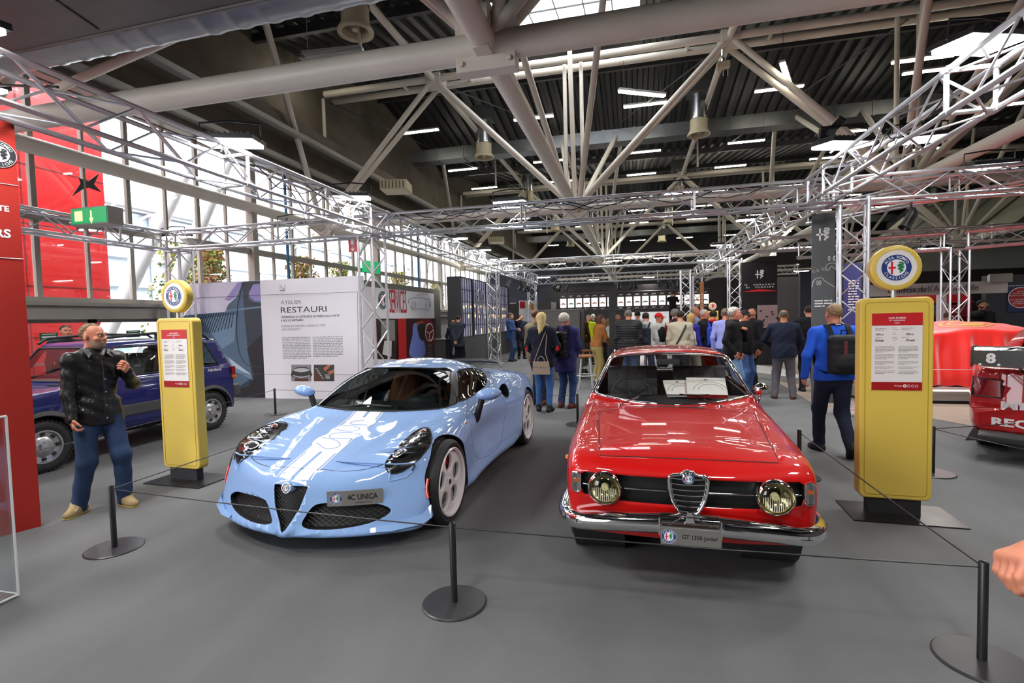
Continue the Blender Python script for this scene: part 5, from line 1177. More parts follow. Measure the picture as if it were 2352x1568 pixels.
# gaps and brightwork
seam(gt, gb, dens([(-.50, .125), (.50, .125), (.585, 1.17), (-.585, 1.17)], 12, True), 2, 1, closed=True)
for s in (-1, 1): seam(gt, gb, dens(door, 6, True), 0, s, closed=True, r=.003)
def trim(poly, ax, s, r=.011, name='chrome_trim', flat=1): g = MB(); g.path(gb.project(dens(poly, 5, True), ax, s, .001), r, 8, closed=True); return g.build(name, M['chrome'], gt, smooth=60)
trim(wsp, 1, -1, .0125, 'windscreen_trim'); trim([(-.48, .97), (.48, .97), (.42, 1.20), (.36, 1.235), (-.36, 1.235), (-.42, 1.20)], 1, 1, .012, 'rear_window_trim')
for s in (-1, 1): trim(dw, 0, s, .008, 'window_trim'); trim(qw, 0, s, .008, 'window_trim')
# grille bars and shield
for s in (-1, 1):
    for x0, x1 in ((.115, .355), (.575, .605)):
        g = MB(); pts = gb.project([(s*(x0+(x1-x0)*i/6), .612) for i in range(7)], 1, -1, -.018); g.path(pts, .0075, 8); g.build('grille_bar', M['chrome'], gt, smooth=60)
shp = [(0, .748), (.022, .745), (.038, .728), (.085, .722), (.102, .712), (.106, .69), (.100, .63), (.085, .575), (.058, .52), (.03, .485), (0, .468)]
shf = shp+[(-a, b) for a, b in shp[::-1][1:-1]]
g = MB(); yy = -.032; g.path([(a, yy+.0*b, b) for a, b in dens(shf, 3, True)], .0085, 8, closed=True); g.path([(a*.9, yy+.012, .61+(b-.61)*.93) for a, b in dens(shf, 3, True)], .006, 6, closed=True)
sh = g.build('grille_shield', M['chrome'], gt, smooth=60)
g = MB(); g.prism([(a*.93, .61+(b-.61)*.95) for a, b in shf], yy+.03, yy+.05, lambda u, v, w: (u, w, v)); g.build('shield_mesh', gk, sh)
for k in range(7):
    z = .705-k*.031; w = np.interp(z, [.485, .52, .575, .63, .69, .72], [.025, .05, .077, .092, .098, .09]); g = MB()
    g.path([(w*i/4, yy+.004-.006*(1-(i/4)**2), z-.004*(1-(i/4)**2)) for i in range(-4, 5)], .0055, 6); g.build('slat', M['chrome'], sh, smooth=60)
g = MB(); g.lathe([(0, .0), (.030, 0), (.034, .004), (.034, .016), (0, .016)], 32, (0, yy-.012, .706), (0, 1, 0)); eb = g.build('emblem', M['chrome'], sh, smooth=50)
badge(eb, lambda u, v, w: (u, yy-.0135-w, .706+v), .029, M['chrome'], lift=.0005)
# headlights
ylens = mat('headlamp_glass', (.75, .72, .58), .08, 0, 1, var=.12, vscale=90, bump=.5, bscale=60); refl = mat('headlamp_reflector', (.5, .48, .38), .15, 1.)
orange = mat('amber_lens', hx('e06a10'), .2, coat=1)
for s, cx in ((-1, -.468), (1, .458)):
    c = Vector((cx, .0, .612)); g = MB(); g.lathe([(.098, .05), (.1015, .01), (.098, -.012), (.088, -.020), (.082, -.008), (.082, .02)], 48, c, (0, 1, 0)); h = g.build('headlight', M['chrome'], gt, smooth=60)
    g = MB(); g.lathe([(0, -.026), (.035, -.023), (.06, -.015), (.077, -.003), (.08, .008)], 40, c, (0, 1, 0)); g.build('lens', glass('headlamp_lens', (.92, .9, .74), .05, 1.6), h, smooth=60)
    g = MB(); g.lathe([(0, .055), (.03, .05), (.06, .032), (.08, .008)], 40, c, (0, 1, 0)); g.build('reflector', refl, h, smooth=60)
    g = MB()
    for k in range(-6, 7): x = k*.011; zz = sqrt(max(0, .072**2-x*x)); g.tube((cx+x, -.012-.010*(1-(x/.09)**2), .612-zz), (cx+x, -.012-.010*(1-(x/.09)**2), .612+zz*.15), .0018, 4)
    g.lathe([(0, .0), (.02, .0), (.024, .02), (0, .02)], 16, c+Vector((0, .01, 0)), (0, 1, 0)); g.build('lens_ribs', ylens, h)
    g = MB(); g.lathe([(.078, .0), (.082, -.006), (.086, .0)], 40, c, (0, 1, 0)); g.build('yellow_ring', mat('aged_ring', hx('b79f50'), .3, .5), h, smooth=60)
    for (hx0, w, hh, z) in ((s*.642, .058, .128, .625),):
        p = gb.project([(hx0, z)], 1, -1)[0]; g = MB(); g.prism(rrect(w, hh, .02, 4, 0, z), -.018, .02, lambda u, v, t: (hx0+u, p.y+t+(.05*abs(u)/.03 if u*s > 0 else 0)*.3, v)); l = g.build('side_lamp', M['chrome'], gt, bevel=.003)
        g = MB(); g.prism(rrect(w*.8, hh*.88, .016, 4, 0, z), -.028, -.014, lambda u, v, t: (hx0+u, p.y+t, v)); g.build('lens', glass('lamp_clear', (.8, .78, .78), .1, 1.5), l, smooth=40)
        g = MB(); g.box((hx0, p.y-.012, z+.012), (w*.5, .012, .02)); g.build('bulb', orange, l)
    g = MB(); q = gb.project([(.47, .66)], 0, s)[0]; g.ball(q, (.018, .03, .016), 12, 8); g.build('indicator', orange, gt, smooth=60)
# bumper
BZ = .45
bpath = ospline([(-.76, .60, .375), (-.768, .40, .375), (-.745, .19, .38), (-.655, .05, .395), (-.45, -.02, .425), (-.2, -.055, .447), (-.155, -.058, .45)], 6)
bpath = [(p[0]*.972, p[1], p[2]) for p in bpath]
prof = [(-.03, .052), (.02, .05), (.042, .030), (.048, .0), (.042, -.030), (.02, -.05), (-.03, -.052), (-.02, -.03), (-.015, 0), (-.02, .03)]
bw = MB()
def sweep(pts, pr, nm, par=gt):
    return sweepx(par, pts, pr, M['chrome'], nm)
bpr = sorted([(a, b) for a, b in prof], key=lambda t: 0)
cen = [(-.155+.31*i/10, -.058, BZ) for i in range(11)]
b1 = sweep([Vector(p) for p in bpath], prof, 'bumper')
b2 = sweep([Vector((-p[0]-.0, p[1], p[2])) for p in bpath[::-1]], prof, 'bumper')
sweep([Vector(p) for p in cen], [(a*.8, b*.82+.014) for a, b in prof], 'bumper_centre')
g = MB(); g.prism([(-.03, 0), (.03, 0), (.012, .075), (-.012, .075)], -.03, -.015, lambda u, v, t: (u, -.075+t, .465+v)); g.tube((-.11, -.1, .46), (-.03, -.085, .51), .004, 5); g.tube((.11, -.1, .46), (.03, -.085, .51), .004, 5); g.build('bumper_bracket', M['chrome'], gt, bevel=.003)
for s in (-1, 1): g = MB(); g.box((s*.162, -.104, .45), (.008, .012, .10)); g.build('bumper_rib', M['chrome'], gt)
t = MB(); t.box((.0, -.145, .415), (.315, .006, .098)); pl = t.build('show_plate', M['plate'], gt, bevel=.002)
g = MB(); put_text(g, 'GT 1300 Junior', lambda u, v: (.047+u, -.1495, .415+v), 0, 0, w=.185, h=.03, bold=.02); g.build('lettering', M['matblack'], pl)
badge(pl, lambda u, v, w: (-.115+u, -.149-w*.4, .415+v), .04, M['white'], lift=.0008)
# cowl vents, wipers, mirror, wheels
g = MB()
for k in range(34):
    x = -.235+.47*k/33; p = gb.project([(x, 1.215)], 2, 1, .002)[0]; g.box(p, (.0065, .045, .004))
g.build('cowl_vent', M['matblack'], gt)
for x0, x1, xe in ((-.42, -.05, .14), (.36, .06, -.20)):
    w = MB(); p = gb.project([(x0, 1.265)], 2, 1, .012)[0]; q = gb.project([((x0+x1)/2, .935)], 1, -1, .03)[0]; e = gb.project([(x1, .955)], 1, -1, .022)[0]
    w.path([p, q, e], .0045, 6); w.lathe([(0, 0), (.014, 0), (.012, .02), (0, .022)], 12, p-Vector((0, 0, .01))); wp = w.build('wiper', M['chrome'], gt, smooth=50)
    g = MB(); g.path(gb.project([(x1-(xe-x1)*.9+(xe-x1)*1.8*i/6, .957) for i in range(7)], 1, -1, .010), .005, 6); g.build('wiper_blade', M['matblack'], wp)
g = MB(); c = Vector((.735, 1.62, .985)); g.ball(c, (.058, .045, .055), 20, 14); g.path([c+Vector((-.01, 0, -.05)), (.715, 1.6, .90), (.70, 1.6, .86)], [.011, .009, .014], 10); g.build('wing_mirror', M['chrome'], gt, smooth=60)
disc = mat('steel_wheel_silver', (.55, .55, .56), .3, .8)
for sx in (-1, 1):
    for yc in (.74, 3.08):
        c = (sx*.665, yc, .30); ty = tyre(gt, c, .30, .19, .165, sx)
        g = MB(); g.lathe([(.19, .07*sx), (.19, .05*sx), (.15, .03*sx), (.10, .05*sx), (.06, .06*sx), (.03, .06*sx), (0, .062*sx)], 32, c, (1, 0, 0)); g.lathe([(.19, -.07), (.19, .07)], 32, c, (1, 0, 0)); w = g.build('wheel_rim', disc, gt, smooth=40)
        g = MB(); g.lathe([(.345, 0), (.345, -sx*.34), (.0, -sx*.34)], 32, (sx*.71, yc, .30), (1, 0, 0)); g.build('wheel_well', M['matblack'], gt)
g = MB(); g.box((0, 2.1, .24), (1.1, 3.2, .1)); g.build('underbody', M['matblack'], gt)
# cabin
lea = mat('black_leather', (.02, .02, .021), .42, bump=.1, bscale=80)
g = MB(); g.prism([(1.35, .86), (1.78, .905), (1.86, .86), (1.86, .70), (1.35, .70)], -.62, .62, lambda u, v, t: (t, u, v)); g.build('dashboard', lea, gt, bevel=.02)
g = MB(); g.box((0, 2.5, .42), (1.3, 2.4, .1)); g.box((0, 3.5, .87), (1.15, .5, .04)); g.build('cabin_floor', M['matblack'], gt)
g = MB()
for sx in (-1, 1): g.prism([(1.5, .45), (3.2, .45), (3.2, .92), (1.6, .9)], sx*.66, sx*.69, lambda u, v, t: (t, u, v))
g.build('door_card', lea, gt)
for sx in (-1, 1): seat(gt, sx*.33, 2.15, .55, .5, lea)
g = MB(); n = 22
for k in range(n):
    x = -.52+1.04*(k+.5)/n; g.prism(rrect(.12, .42, .05, 4), x-.0235, x+.0235, lambda u, v, t: (t, 2.98+u+v*.25, .80+v))
g.build('rear_seat_back', lea, gt, smooth=50)
g = MB(); R = .19; cc = Vector((-.33, 1.98, .86)); ax = Vector((0, -.85, .5)).normalized(); u_, w_, _ = basis(ax); g.path([cc+u_*R*cos(i*.2094)+w_*R*sin(i*.2094) for i in range(30)], .010, 8, closed=True)
for a in (.5, pi-.5+0, -pi/2): g.tube(cc, cc+u_*R*cos(a)+w_*R*sin(a), .008, 6)
g.ball(cc, .035, 12, 8); g.build('steering_wheel', lea, gt, smooth=60)
g = MB(); cc = Vector((.0, 1.86, .93)); 
g.box((0, 1.86, 1.20), (.2, .03, .05)); g.build('rear_view_mirror', M['chrome'], gt)
# folders on the dashboard: things of their own
for nm, lab, c, sz, rz, tl in (('presentation_box', 'white presentation box with red edge lying behind the coupe windscreen', (.33, 1.745, .955), (.33, .30, .035), -.06, .38), ('presentation_folder', 'pale grey folder with ring emblem leaning left of the red edged box', (.10, 1.76, .945), (.24, .27, .022), .10, .36)):
    R0 = Euler((tl, 0, rz-.008)).to_matrix(); bx = thing(nm, lab, 'box'); cc = Vector((GX+c[0], GY+c[1], c[2]+.02))
    fb_ = lambda u, v, w: tuple(cc+R0@Vector((u, v, w)))
    g = MB(); g.prism([(-sz[0]/2, -sz[1]/2), (sz[0]/2, -sz[1]/2), (sz[0]/2, sz[1]/2), (-sz[0]/2, sz[1]/2)], -sz[2]/2, sz[2]/2, fb_); g.build('body', mat('box_red', hx('8e1a1e'), .5) if 'box' in nm else mat('folder_grey', hx('c9c9c4'), .5), bx)
    g = MB(); g.prism([(-sz[0]/2, -sz[1]/2), (sz[0]/2, -sz[1]/2), (sz[0]/2, sz[1]/2), (-sz[0]/2, sz[1]/2)], sz[2]/2, sz[2]/2+.002, fb_); l = g.build('lid', mat('lid_white', hx('e4e4dc'), .5), bx)
    g = MB(); o = (.03, -.07)
    for r in (.10, .135): g.path([fb_(o[0]+r*cos(k*.13), max(o[1]+r*sin(k*.13), -sz[1]/2+.005), sz[2]/2+.003) for k in range(0, 25)], .0035, 4)
    put_text(g, 'ALFA' if 'box' in nm else 'ROMEO', lambda u, v: fb_(o[0]+u*.8-.03, o[1]+.09+v, sz[2]/2+.0035), 0, 0, h=.022); g.build('print', mat('print_pale', hx('a9aaa6'), .5), l)
    badge(l, lambda u, v, w: fb_(.0+u, sz[1]*.36+v, sz[2]/2+.003+w), .016, M['white'], lift=.0005, mono=True)
# ---------------- pale blue sports car ----------------
CX4, CY4, CT4 = -2.388, 3.80, -.035
_ty = [-.82, -.72, -.5, -.25, 0, .25, .5, .9, 1.4, 1.8, 2.2, 2.6, 2.9, 3.25]
_tu = [0, .37, .6, .78, .90, 1.0]
_tz = [[.45, .43, .39, .35, .29, .24], [.497, .485, .462, .435, .37, .30], [.565, .555, .555, .575, .53, .44], [.635, .63, .632, .675, .65, .56], [.695, .69, .695, .742, .72, .63], [.755, .745, .74, .775, .75, .66],
       [.82, .81, .785, .79, .765, .68], [.84, .84, .835, .825, .775, .67], [.86, .86, .85, .845, .79, .67], [.92, .92, .90, .875, .835, .69], [.97, .965, .935, .915, .885, .75], [.97, .965, .945, .925, .895, .77], [.95, .945, .925, .90, .86, .72], [.88, .88, .86, .82, .76, .6]]
_wy = [-.8, -.6, -.3, 0, .35, .7, 1.2, 1.7, 2.1, 2.6, 3.0, 3.25]; _ww = [.86, .925, .945, .968, .952, .918, .905, .925, .96, .975, .93, .84]
_rz = [[.5, .9, 1.1, 1.4, 1.7, 2.0, 2.4, 2.8, 3.2], [1.02, 1.158, 1.195, 1.215, 1.195, 1.135, 1.04, .96, .88]]
def fc_top(x, y):
    u = np.clip(x/.95, 0, 1.25); T = np.array(_tz); cols = [cr(_ty, T[:, k], y) for k in range(len(_tu))]
    C = np.stack(cols, -1); i = np.clip(np.searchsorted(_tu, u, 'right')-1, 0, len(_tu)-2); U = np.array(_tu)
    n = len(_tu); G = np.gradient(C, U, axis=-1); r = np.arange(len(u)); h = U[i+1]-U[i]; t = (u-U[i])/h; te = np.clip(t, 0, 1)
    a, b, ga, gb_ = C[r, i], C[r, i+1], G[r, i], G[r, i+1]; ga = np.where(i == 0, 0, ga); t2 = te*te; t3 = t2*te
    v = (2*t3-3*t2+1)*a+(t3-2*t2+te)*h*ga+(-2*t3+3*t2)*b+(t3-t2)*h*gb_
    return v+np.where(t > 1, (t-1)*h*gb_, 0)
def fc_f(P):
    xs, y, z = P[:, 0], P[:, 1], P[:, 2]; x = np.abs(xs)
    w = cr(_wy, _ww, y); mid = np.exp(-((y-1.15)/.62)**2)
    raised = .011/(1+np.exp(-((.20+.30*(y+.7))-x)*60))*np.clip((.45-y)/.2, 0, 1)*np.clip((y+.8)/.2, 0, 1)
    top = z-(fc_top(x, y)+raised)
    sd = w-.05*mid*np.exp(-((z-.50)/.17)**2)+.035*np.exp(-((z-.20)/.06)**2)*np.clip((y-.2)/.3, 0, 1)*np.clip((2.2-y)/.4, 0, 1)-.10*np.clip((z-.62)/.35, 0, 1)**1.6-.05*np.clip((.3-z)/.2, 0, 1)*(1-np.clip((y-.2)/.3, 0, 1)*np.clip((2.2-y)/.4, 0, 1))
    side = x-sd
    prow = -.028*np.exp(-(x/(.06+.25*np.clip(z-.13, 0, 1)))**2)
    nose = (-.765+.40*x**2+.06*np.clip((z-.18)/.3, 0, 2)**1.5+.06*x*np.clip((z-.2)/.3, 0, 1)+prow-.03*np.exp(-((z-.15)/.035)**2))-y
    tail = y-(3.22-.16*(x/.8)**2)
    bot = (.125+.04*np.clip(y+.5, 0, 1))-z
    b = smax(smax(smax(top, side, .11), smax(nose, tail, .04), .07), bot, .03)
    roof = z-(cr(_rz[0], _rz[1], y)-.115*(x/.55)**2.6)
    gs = x-(.765-(z-.86)*.66-.09*np.clip((y-1.5)/1.2, 0, 1.5)**1.5-.02*np.clip((.9-y)/.4, 0, 1))
    ws = (.335+.20*x**2+(z-.79)*1.60)-y
    g = smax(smax(smax(roof, gs, .09), ws, .03), smax(.7-z, y-3.0, .05), .03)
    return smin(b, g, .055)
def inpoly(x, y, A):
    ins = False; n = len(A)
    for i in range(n):
        (x1, y1), (x2, y2) = A[i], A[(i+1) % n]
        if (y1 > y) != (y2 > y) and x < (x2-x1)*(y-y1)/(y2-y1)+x1: ins = not ins
    return ins
def plate2d(loops, ext, bev, name, m, parent, mtx=None, res=4):
    """flat plate with holes, from 2D loops, extruded and with rolled edges"""
    cu = bpy.data.curves.new('p', 'CURVE'); cu.dimensions = '2D'; cu.fill_mode = 'BOTH'; cu.extrude = ext; cu.bevel_depth = bev; cu.bevel_resolution = 2
    for L in loops:
        sp = cu.splines.new('POLY'); sp.points.add(len(L)-1); sp.use_cyclic_u = True
        for p, (a, b) in zip(sp.points, L): p.co = (a, b, 0, 1)
    o = bpy.data.objects.new('p', cu); COL.objects.link(o); bpy.context.view_layer.update()
    me = bpy.data.meshes.new_from_object(o.evaluated_get(bpy.context.evaluated_depsgraph_get())); bpy.data.objects.remove(o); bpy.data.curves.remove(cu)
    me.name = name; me.materials.clear(); me.materials.append(m)
    if mtx: me.transform(mtx)
    me.shade_smooth(); me.set_sharp_from_angle(angle=radians(35))
    ob = bpy.data.objects.new(name, me); COL.objects.link(ob); ob.parent = parent; return ob
bp4 = mat('pale_blue_paint', hx('8db0e2'), .55, coat=1., spec=.15); wpt = mat('stripe_white_paint', hx('eef1f5'), .5, coat=1., spec=.15)
fc = thing('sports_coupe', 'pale blue mid-engined sports car with white stripes and white wheels, front left', 'car', (CX4, CY4, 0), CT4)
FB = Body(fc_f, 1.08, -.86, 3.3, .06, 1.3, (58, 120, 32), .55, .55); FB.yr = (-.88, 3.3, 2.0)
hl = [(.660, -.472), (.622, -.455), (.603, -.40), (.600, -.30), (.598, -.17), (.604, -.05), (.628, .045), (.675, .078), (.735, .05), (.785, -.013), (.838, -.104), (.860, -.217), (.838, -.319), (.775, -.396), (.712, -.446)]
hl = [tuple(p) for p in cspline(hl, 2)]
vg = [(-.142, .468), (-.10, .476), (.10, .476), (.142, .468), (.138, .44), (.105, .33), (.02, .185), (0, .172), (-.02, .185), (-.105, .33), (-.138, .44)]
ik = [tuple(p) for p in cspline([(.125, .225), (.148, .275), (.188, .332), (.235, .357), (.338, .362), (.48, .356), (.60, .342), (.675, .314), (.705, .285), (.677, .25), (.574, .213), (.414, .193), (.239, .188), (.147, .20)], 2)]
wsp4 = [(0, .812), (.3, .816), (.52, .822), (.68, .832), (.728, .845), (.728, .862), (.62, .985), (.51, 1.105), (.49, 1.122), (.45, 1.132), (.25, 1.152), (0, 1.158)]
wsp4 = wsp4+[(-a, b) for a, b in wsp4[::-1][1:-1]]
sw = [(.72, .852), (.95, .985), (1.17, 1.085), (1.25, 1.10), (1.5, 1.095), (1.74, 1.062), (1.82, 1.035), (1.80, .985), (1.70, .935), (1.50, .895), (1.20, .870), (.90, .855)]
sc4 = [tuple(p) for p in cspline([(1.625, .812), (1.76, .845), (1.92, .872), (1.965, .855), (1.93, .78), (1.85, .722), (1.76, .732), (1.71, .78)], 2)]
pil = [(.60, .845), (.69, .85), (1.14, 1.085), (1.06, 1.115)]
FB.cut('windscreen', wsp4, 1, -1, lambda c: c.z > .80 and c.y > .25)
for s in (-1, 1):
    FB.cut('pillar', pil, 0, s, lambda c: c.z > .83); FB.cut('side_glass', sw, 0, s, lambda c: c.z > .84)
    FB.cut('headlight', hl if s > 0 else mirx(hl), 2, 1, lambda c: c.z > .4, nmin=.05)
    FB.cut('intake', ik if s > 0 else mirx(ik), 1, -1, lambda c: c.y < 0)
    FB.cut('scoop', sc4, 0, s, lambda c: c.z > .6, nmin=.02)
    for yc, zr, R in ((0, .335, .372), (2.6, .355, .385)):
        FB.cut('arch', [(yc+R*cos(a), zr+R*sin(a)) for a in np.linspace(-.45, pi+.45, 26)]+[(yc-R*.93, 0), (yc+R*.93, 0)], 0, s, nmin=-.5, extra=lambda c, s=s: c.x*s > .45 and (c.z < .5 or c.x*s > .8))
FB.cut('v_grille', vg, 1, -1, lambda c: c.y < 0)
FB.cut('rear_glass', [(-.3, 2.1), (.3, 2.1), (.34, 2.6), (-.34, 2.6)], 2, 1)
FB.index(); FB.ids[''] = 0
FB.part([''], 'body_shell', bp4, fc, solid=.006)
tg = glass('dark_tinted_glass', (.30, .34, .33), .02, 1.4)
for n in ('windscreen', 'rear_glass'): FB.part([n], n, tg, fc)
for s in (-1, 1): FB.part(['side_glass'], 'side_glass', tg, fc, side=s)
[FB.part(['pillar'], 'windscreen_pillar', mat('satin_pillar', (.07, .072, .076), .35, .3), fc, side=s) for s in (-1, 1)]
gk2 = mat('intake_black', (.004, .004, .004), .6); lc = mat('carbon_headlight', (.012, .012, .012), .18, coat=1, var=.5, vscale=160)
FB.part(['v_grille'], 'grille_panel', gk2, fc, push=(0, .045, 0)); recess(fc, FB.project(dens(vg, 5, True), 1, -1), (0, .048, 0), gk2)
[FB.part(['intake'], 'intake_panel', gk2, fc, push=(0, .06, 0), side=s) for s in (-1, 1)]
FB.part(['scoop'], 'scoop_panel', gk2, fc, push=(0, .0, 0)) if False else None
for s in (-1, 1):
    ring = FB.project([(a*s, b) for a, b in dens(ik, 2, True)], 1, -1); recess(fc, ring, (0, .062, 0), gk2)
    g = MB(); r2 = FB.project(dens(sc4, 2, True), 0, s); c = sum(r2, Vector())/len(r2)+Vector((-s*.16, .14, -.02)); n = len(r2)
    g.add(r2+[r.lerp(c, .8)+Vector((-s*.06, .03, 0)) for r in r2]+[c], [(i, (i+1) % n, n+(i+1) % n, n+i) for i in range(n)]+[(n+i, n+(i+1) % n, 2*n) for i in range(n)]); g.build('side_scoop', gk2, fc, smooth=60)
    g = MB(); g.path(r2, .006, 6, closed=True); g.build('scoop_lip', bp4, fc, smooth=60)
def mesh_bars(poly, off, nm='grille_mesh', st=.024, r=.0013):
    g = MB(); A = np.array(poly); x0, z0 = A.min(0); x1, z1 = A.max(0)
    for sl in (-1, 1):
        k = -60
        while k < 60:
            seg = []; 
            for i in range(61):
                x = x0+(x1-x0)*i/60; z = (z0+z1)/2+sl*.62*(x-(x0+x1)/2)+k*st
                if inpoly(x, z, poly): seg.append((x, z))
                elif len(seg) > 1: g.path([p+Vector((0, off, 0)) for p in FB.project(seg[::4]+[seg[-1]], 1, -1)], r, 4, cap=False); seg = []
                else: seg = []
            if len(seg) > 1: g.path([p+Vector((0, off, 0)) for p in FB.project(seg[::4]+[seg[-1]], 1, -1)], r, 4, cap=False)
            k += 1
    return g.build(nm, mat('mesh_black', (.03, .03, .03), .35), fc)
mesh_bars(vg, .025)
mesh_bars(ik, .045, st=.03); mesh_bars(mirx(ik), .045, st=.03)
# emblem
g = MB(); p = FB.project([(-.012, .462)], 1, -1)[0]; ax = Vector((0, 1, -.18)).normalized(); g.lathe([(0, -.004), (.034, -.004), (.038, .0), (.040, .02), (.050, .05), (.052, .08)], 32, p, ax); e = g.build('emblem_boss', bp4, fc, smooth=50)
g = MB(); g.lathe([(.033, -.006), (.037, -.006), (.038, .0)], 32, p, ax); g.build('emblem_rim', M['chrome'], e, smooth=40)
u_, w_ = Vector((1, 0, 0)), Vector((0, .18, 1)).normalized(); badge(e, lambda u, v, w: p+u_*u+w_*v-ax*(.006+w), .034, mat('emblem_gold', hx('c8a24a'), .3, .6), lift=.0006)
# headlights
for s in (-1, 1):
    P = hl if s > 0 else mirx(hl)
    FB_id = 'headlight'
lensg = mat('lamp_chrome', (.5, .5, .52), .12, 1.)
for s in (-1, 1):
    hp = FB.part(['headlight'], 'headlight', lc, fc, side=s)
    g = MB(); g.path(FB.project([(a*s, b) for a, b in hl], 2, 1, .001), .0045, 6, closed=True); g.build('headlight_seal', M['matblack'], hp, smooth=60)
    for k, (x, y, r) in enumerate(((.675, -.33, .058), (.705, -.215, .018), (.665, -.17, .018), (.745, -.16, .018), (.70, -.10, .018), (.79, -.215, .018), (.765, -.10, .020), (.715, -.02, .034))):
        q = FB.project([(x*s, y)], 2, 1, .0015)[0]; n = Vector(FB.grad([tuple(q)])[0]); g = MB()
        g.mi = 0; g.lathe([(r, 0), (r*.93, .004), (r*.82, .004), (r*.7, -.0)], 24, q, n); g.mi = 1 if k not in (7,) else 2; g.lathe([(r*.72, .001), (r*.5, .008), (0, .011)], 20, q, n)
        g.build('lamp_projector', [lensg, mat('projector_glass', (.05, .05, .055), .03, coat=1), mat('amber_dim', hx('8a3c18'), .2, coat=1)], hp, smooth=50)
# stripes, serpent figure, shut lines
def strip(x0, x1, y0, y1, m=wpt, nm='stripe', off=.0012): return patch(fc, FB, [(x0, y0), (x1, y0), (x1, y1), (x0, y1)], 2, 1, m, off, nm, .04)
for x0, x1 in ((-.128, -.014), (.014, .128), (-.152, -.141), (.141, .152)):
    for y0, y1 in ((-.70, -.33) if abs(x0) < .13 and abs(x1) < .13 else (-.70, .36), (1.03, 2.0)): strip(x0, x1, y0, y1)
    if abs(x0) < .13 and abs(x1) < .13: strip(x0, x1, .18, .36)
ser = cspline([(-.128, -.36), (-.02, -.34), (.128, -.36), (.15, -.25), (.128, -.13), (.19, -.05), (.185, .04), (.14, .09), (.17, .17), (.12, .25), (-.03, .27), (-.11, .20), (-.12, .11), (-.165, .04), (-.15, -.05), (-.185, -.12), (-.18, -.21), (-.14, -.27)], 4)
patch(fc, FB, ser, 2, 1, wpt, .0014, 'serpent_figure', .03)
for pp in ([(-.13, -.22), (.02, -.30), (.10, -.25), (.02, -.17), (-.15, -.12)], [(.13, -.12), (-.06, -.13), (-.10, -.06), (.02, -.02), (.16, -.04)], [(-.14, .03), (.03, .0), (.10, .05), (.0, .10), (-.10, .10)], [(.12, .13), (-.03, .13), (-.06, .18), (.04, .22)]):
    seam(fc, FB, ospline(pp, 5), 2, 1, bp4, .004, 'serpent_line', off=.0005)
sh4 = [(-.605, -.425), (-.5, -.485), (-.39, -.525), (-.28, -.548), (0, -.572), (.28, -.548), (.39, -.525), (.5, -.485), (.605, -.425)]
seam(fc, FB, ospline(sh4, 5), 2, 1, r=.003)
for s in (-1, 1):
    seam(fc, FB, ospline([(.60, .80), (.59, .62), (.70, .36), (.95, .27), (1.45, .27), (1.63, .42), (1.72, .62), (1.66, .78)], 5), 0, s, mat('seam_blue_grey', hx('4a6285'), .4), .0028)
    g = MB(); g.path(FB.project([(-.335, .46), (-.362, .40), (-.375, .33)], 0, s, .001), .011, 6); g.build('side_reflector', mat('reflector_red_orange', hx('e0341c'), .25, coat=1), fc, smooth=60)
    seam(fc, FB, dens([(-.45, .585), (-.355, .58), (-.36, .55), (-.42, .49), (-.49, .475)], 4, True), 0, s, bp4, .006, 'vent_outline', True, off=0)
    g = MB(); q = FB.project([(-.365, .572), (-.368, .555), (-.385, .53)], 0, s, .002); g.path(q, .007, 6); g.build('vent_slit', M['matblack'], fc)
    g = MB(); g.path(FB.project(dens(sw, 4, True), 0, s, .0), .006, 6, closed=True); g.build('window_seal', M['matblack'], fc, smooth=60)
    a_, b_ = Vector((s*.885, .80, .68)), Vector((s*.95, .80, .88)); g = MB(); g.path([a_-Vector((s*.02, 0, .03)), a_, b_.lerp(a_, .4), b_], [.03, .035, .03, .03], 10); g.build('mirror_arm', M['black'], fc, smooth=60)
    g = MB(); Mx = Euler((0, s*-.12, s*.18)).to_matrix(); g.ball((s*1.02, .785, .925), (.125, .075, .055), 24, 14, Mx); mh = g.build('mirror_housing', bp4, fc, smooth=60)
    g = MB(); g.ball((s*1.02, .80, .915), (.118, .072, .05), 24, 14, Mx); g.build('mirror_underside', M['black'], mh, smooth=60)
    g = MB(); q = FB.project([(.5, .70)], 0, s)[0]; g.ball(q, (.008, .014, .011), 10, 8); g.build('side_repeater', orange, fc, smooth=60)
    g = MB(); pts = FB.project([(s*.60, .165), (s*.72, .162), (s*.86, .17)], 1, -1); pts = [pts[0], pts[1], Vector((s*.90, -.44, .175)), Vector((s*.935, -.36, .20))]
    vs = []; 
    for i, p2 in enumerate(pts): o2 = .015+.03*i/3; vs += [p2+Vector((0, 0, .02+.02*i)), p2+Vector((s*o2*.5, -o2, 0)), p2+Vector((0, .03, -.015))]
    g.add(vs, [(i*3+j, i*3+(j+1) % 3, i*3+3+(j+1) % 3, i*3+3+j) for i in range(3) for j in range(3)]+[(0, 1, 2), (11, 10, 9)]); g.build('front_winglet', bp4, fc, smooth=50)
seam(fc, FB, dens(wsp4, 4, True), 1, -1, M['matblack'], .008, 'windscreen_surround', True, off=.0)
g = MB(); g.path([(-.55, 2.75, .985), (-.45, 2.95, 1.03), (-.2, 3.02, 1.05), (.2, 3.02, 1.05), (.45, 2.95, 1.03), (.55, 2.75, .985)], [.01, .025, .03, .03, .025, .01], 8); g.build('rear_lip', M['black'], fc, smooth=60)
for x0, x1, dy in ((-.30, .10, .0), (-.25, .2, .03)):
    g = MB(); p0 = Vector((x0, .37+dy, .845)); q = Vector(FB.project([(x1, .85-dy*.3)], 1, -1, .012)[0]); g.path([p0, p0.lerp(q, .5)+Vector((0, -.0, .012)), q], .007, 6); g.build('wiper', M['matblack'], fc, smooth=60)
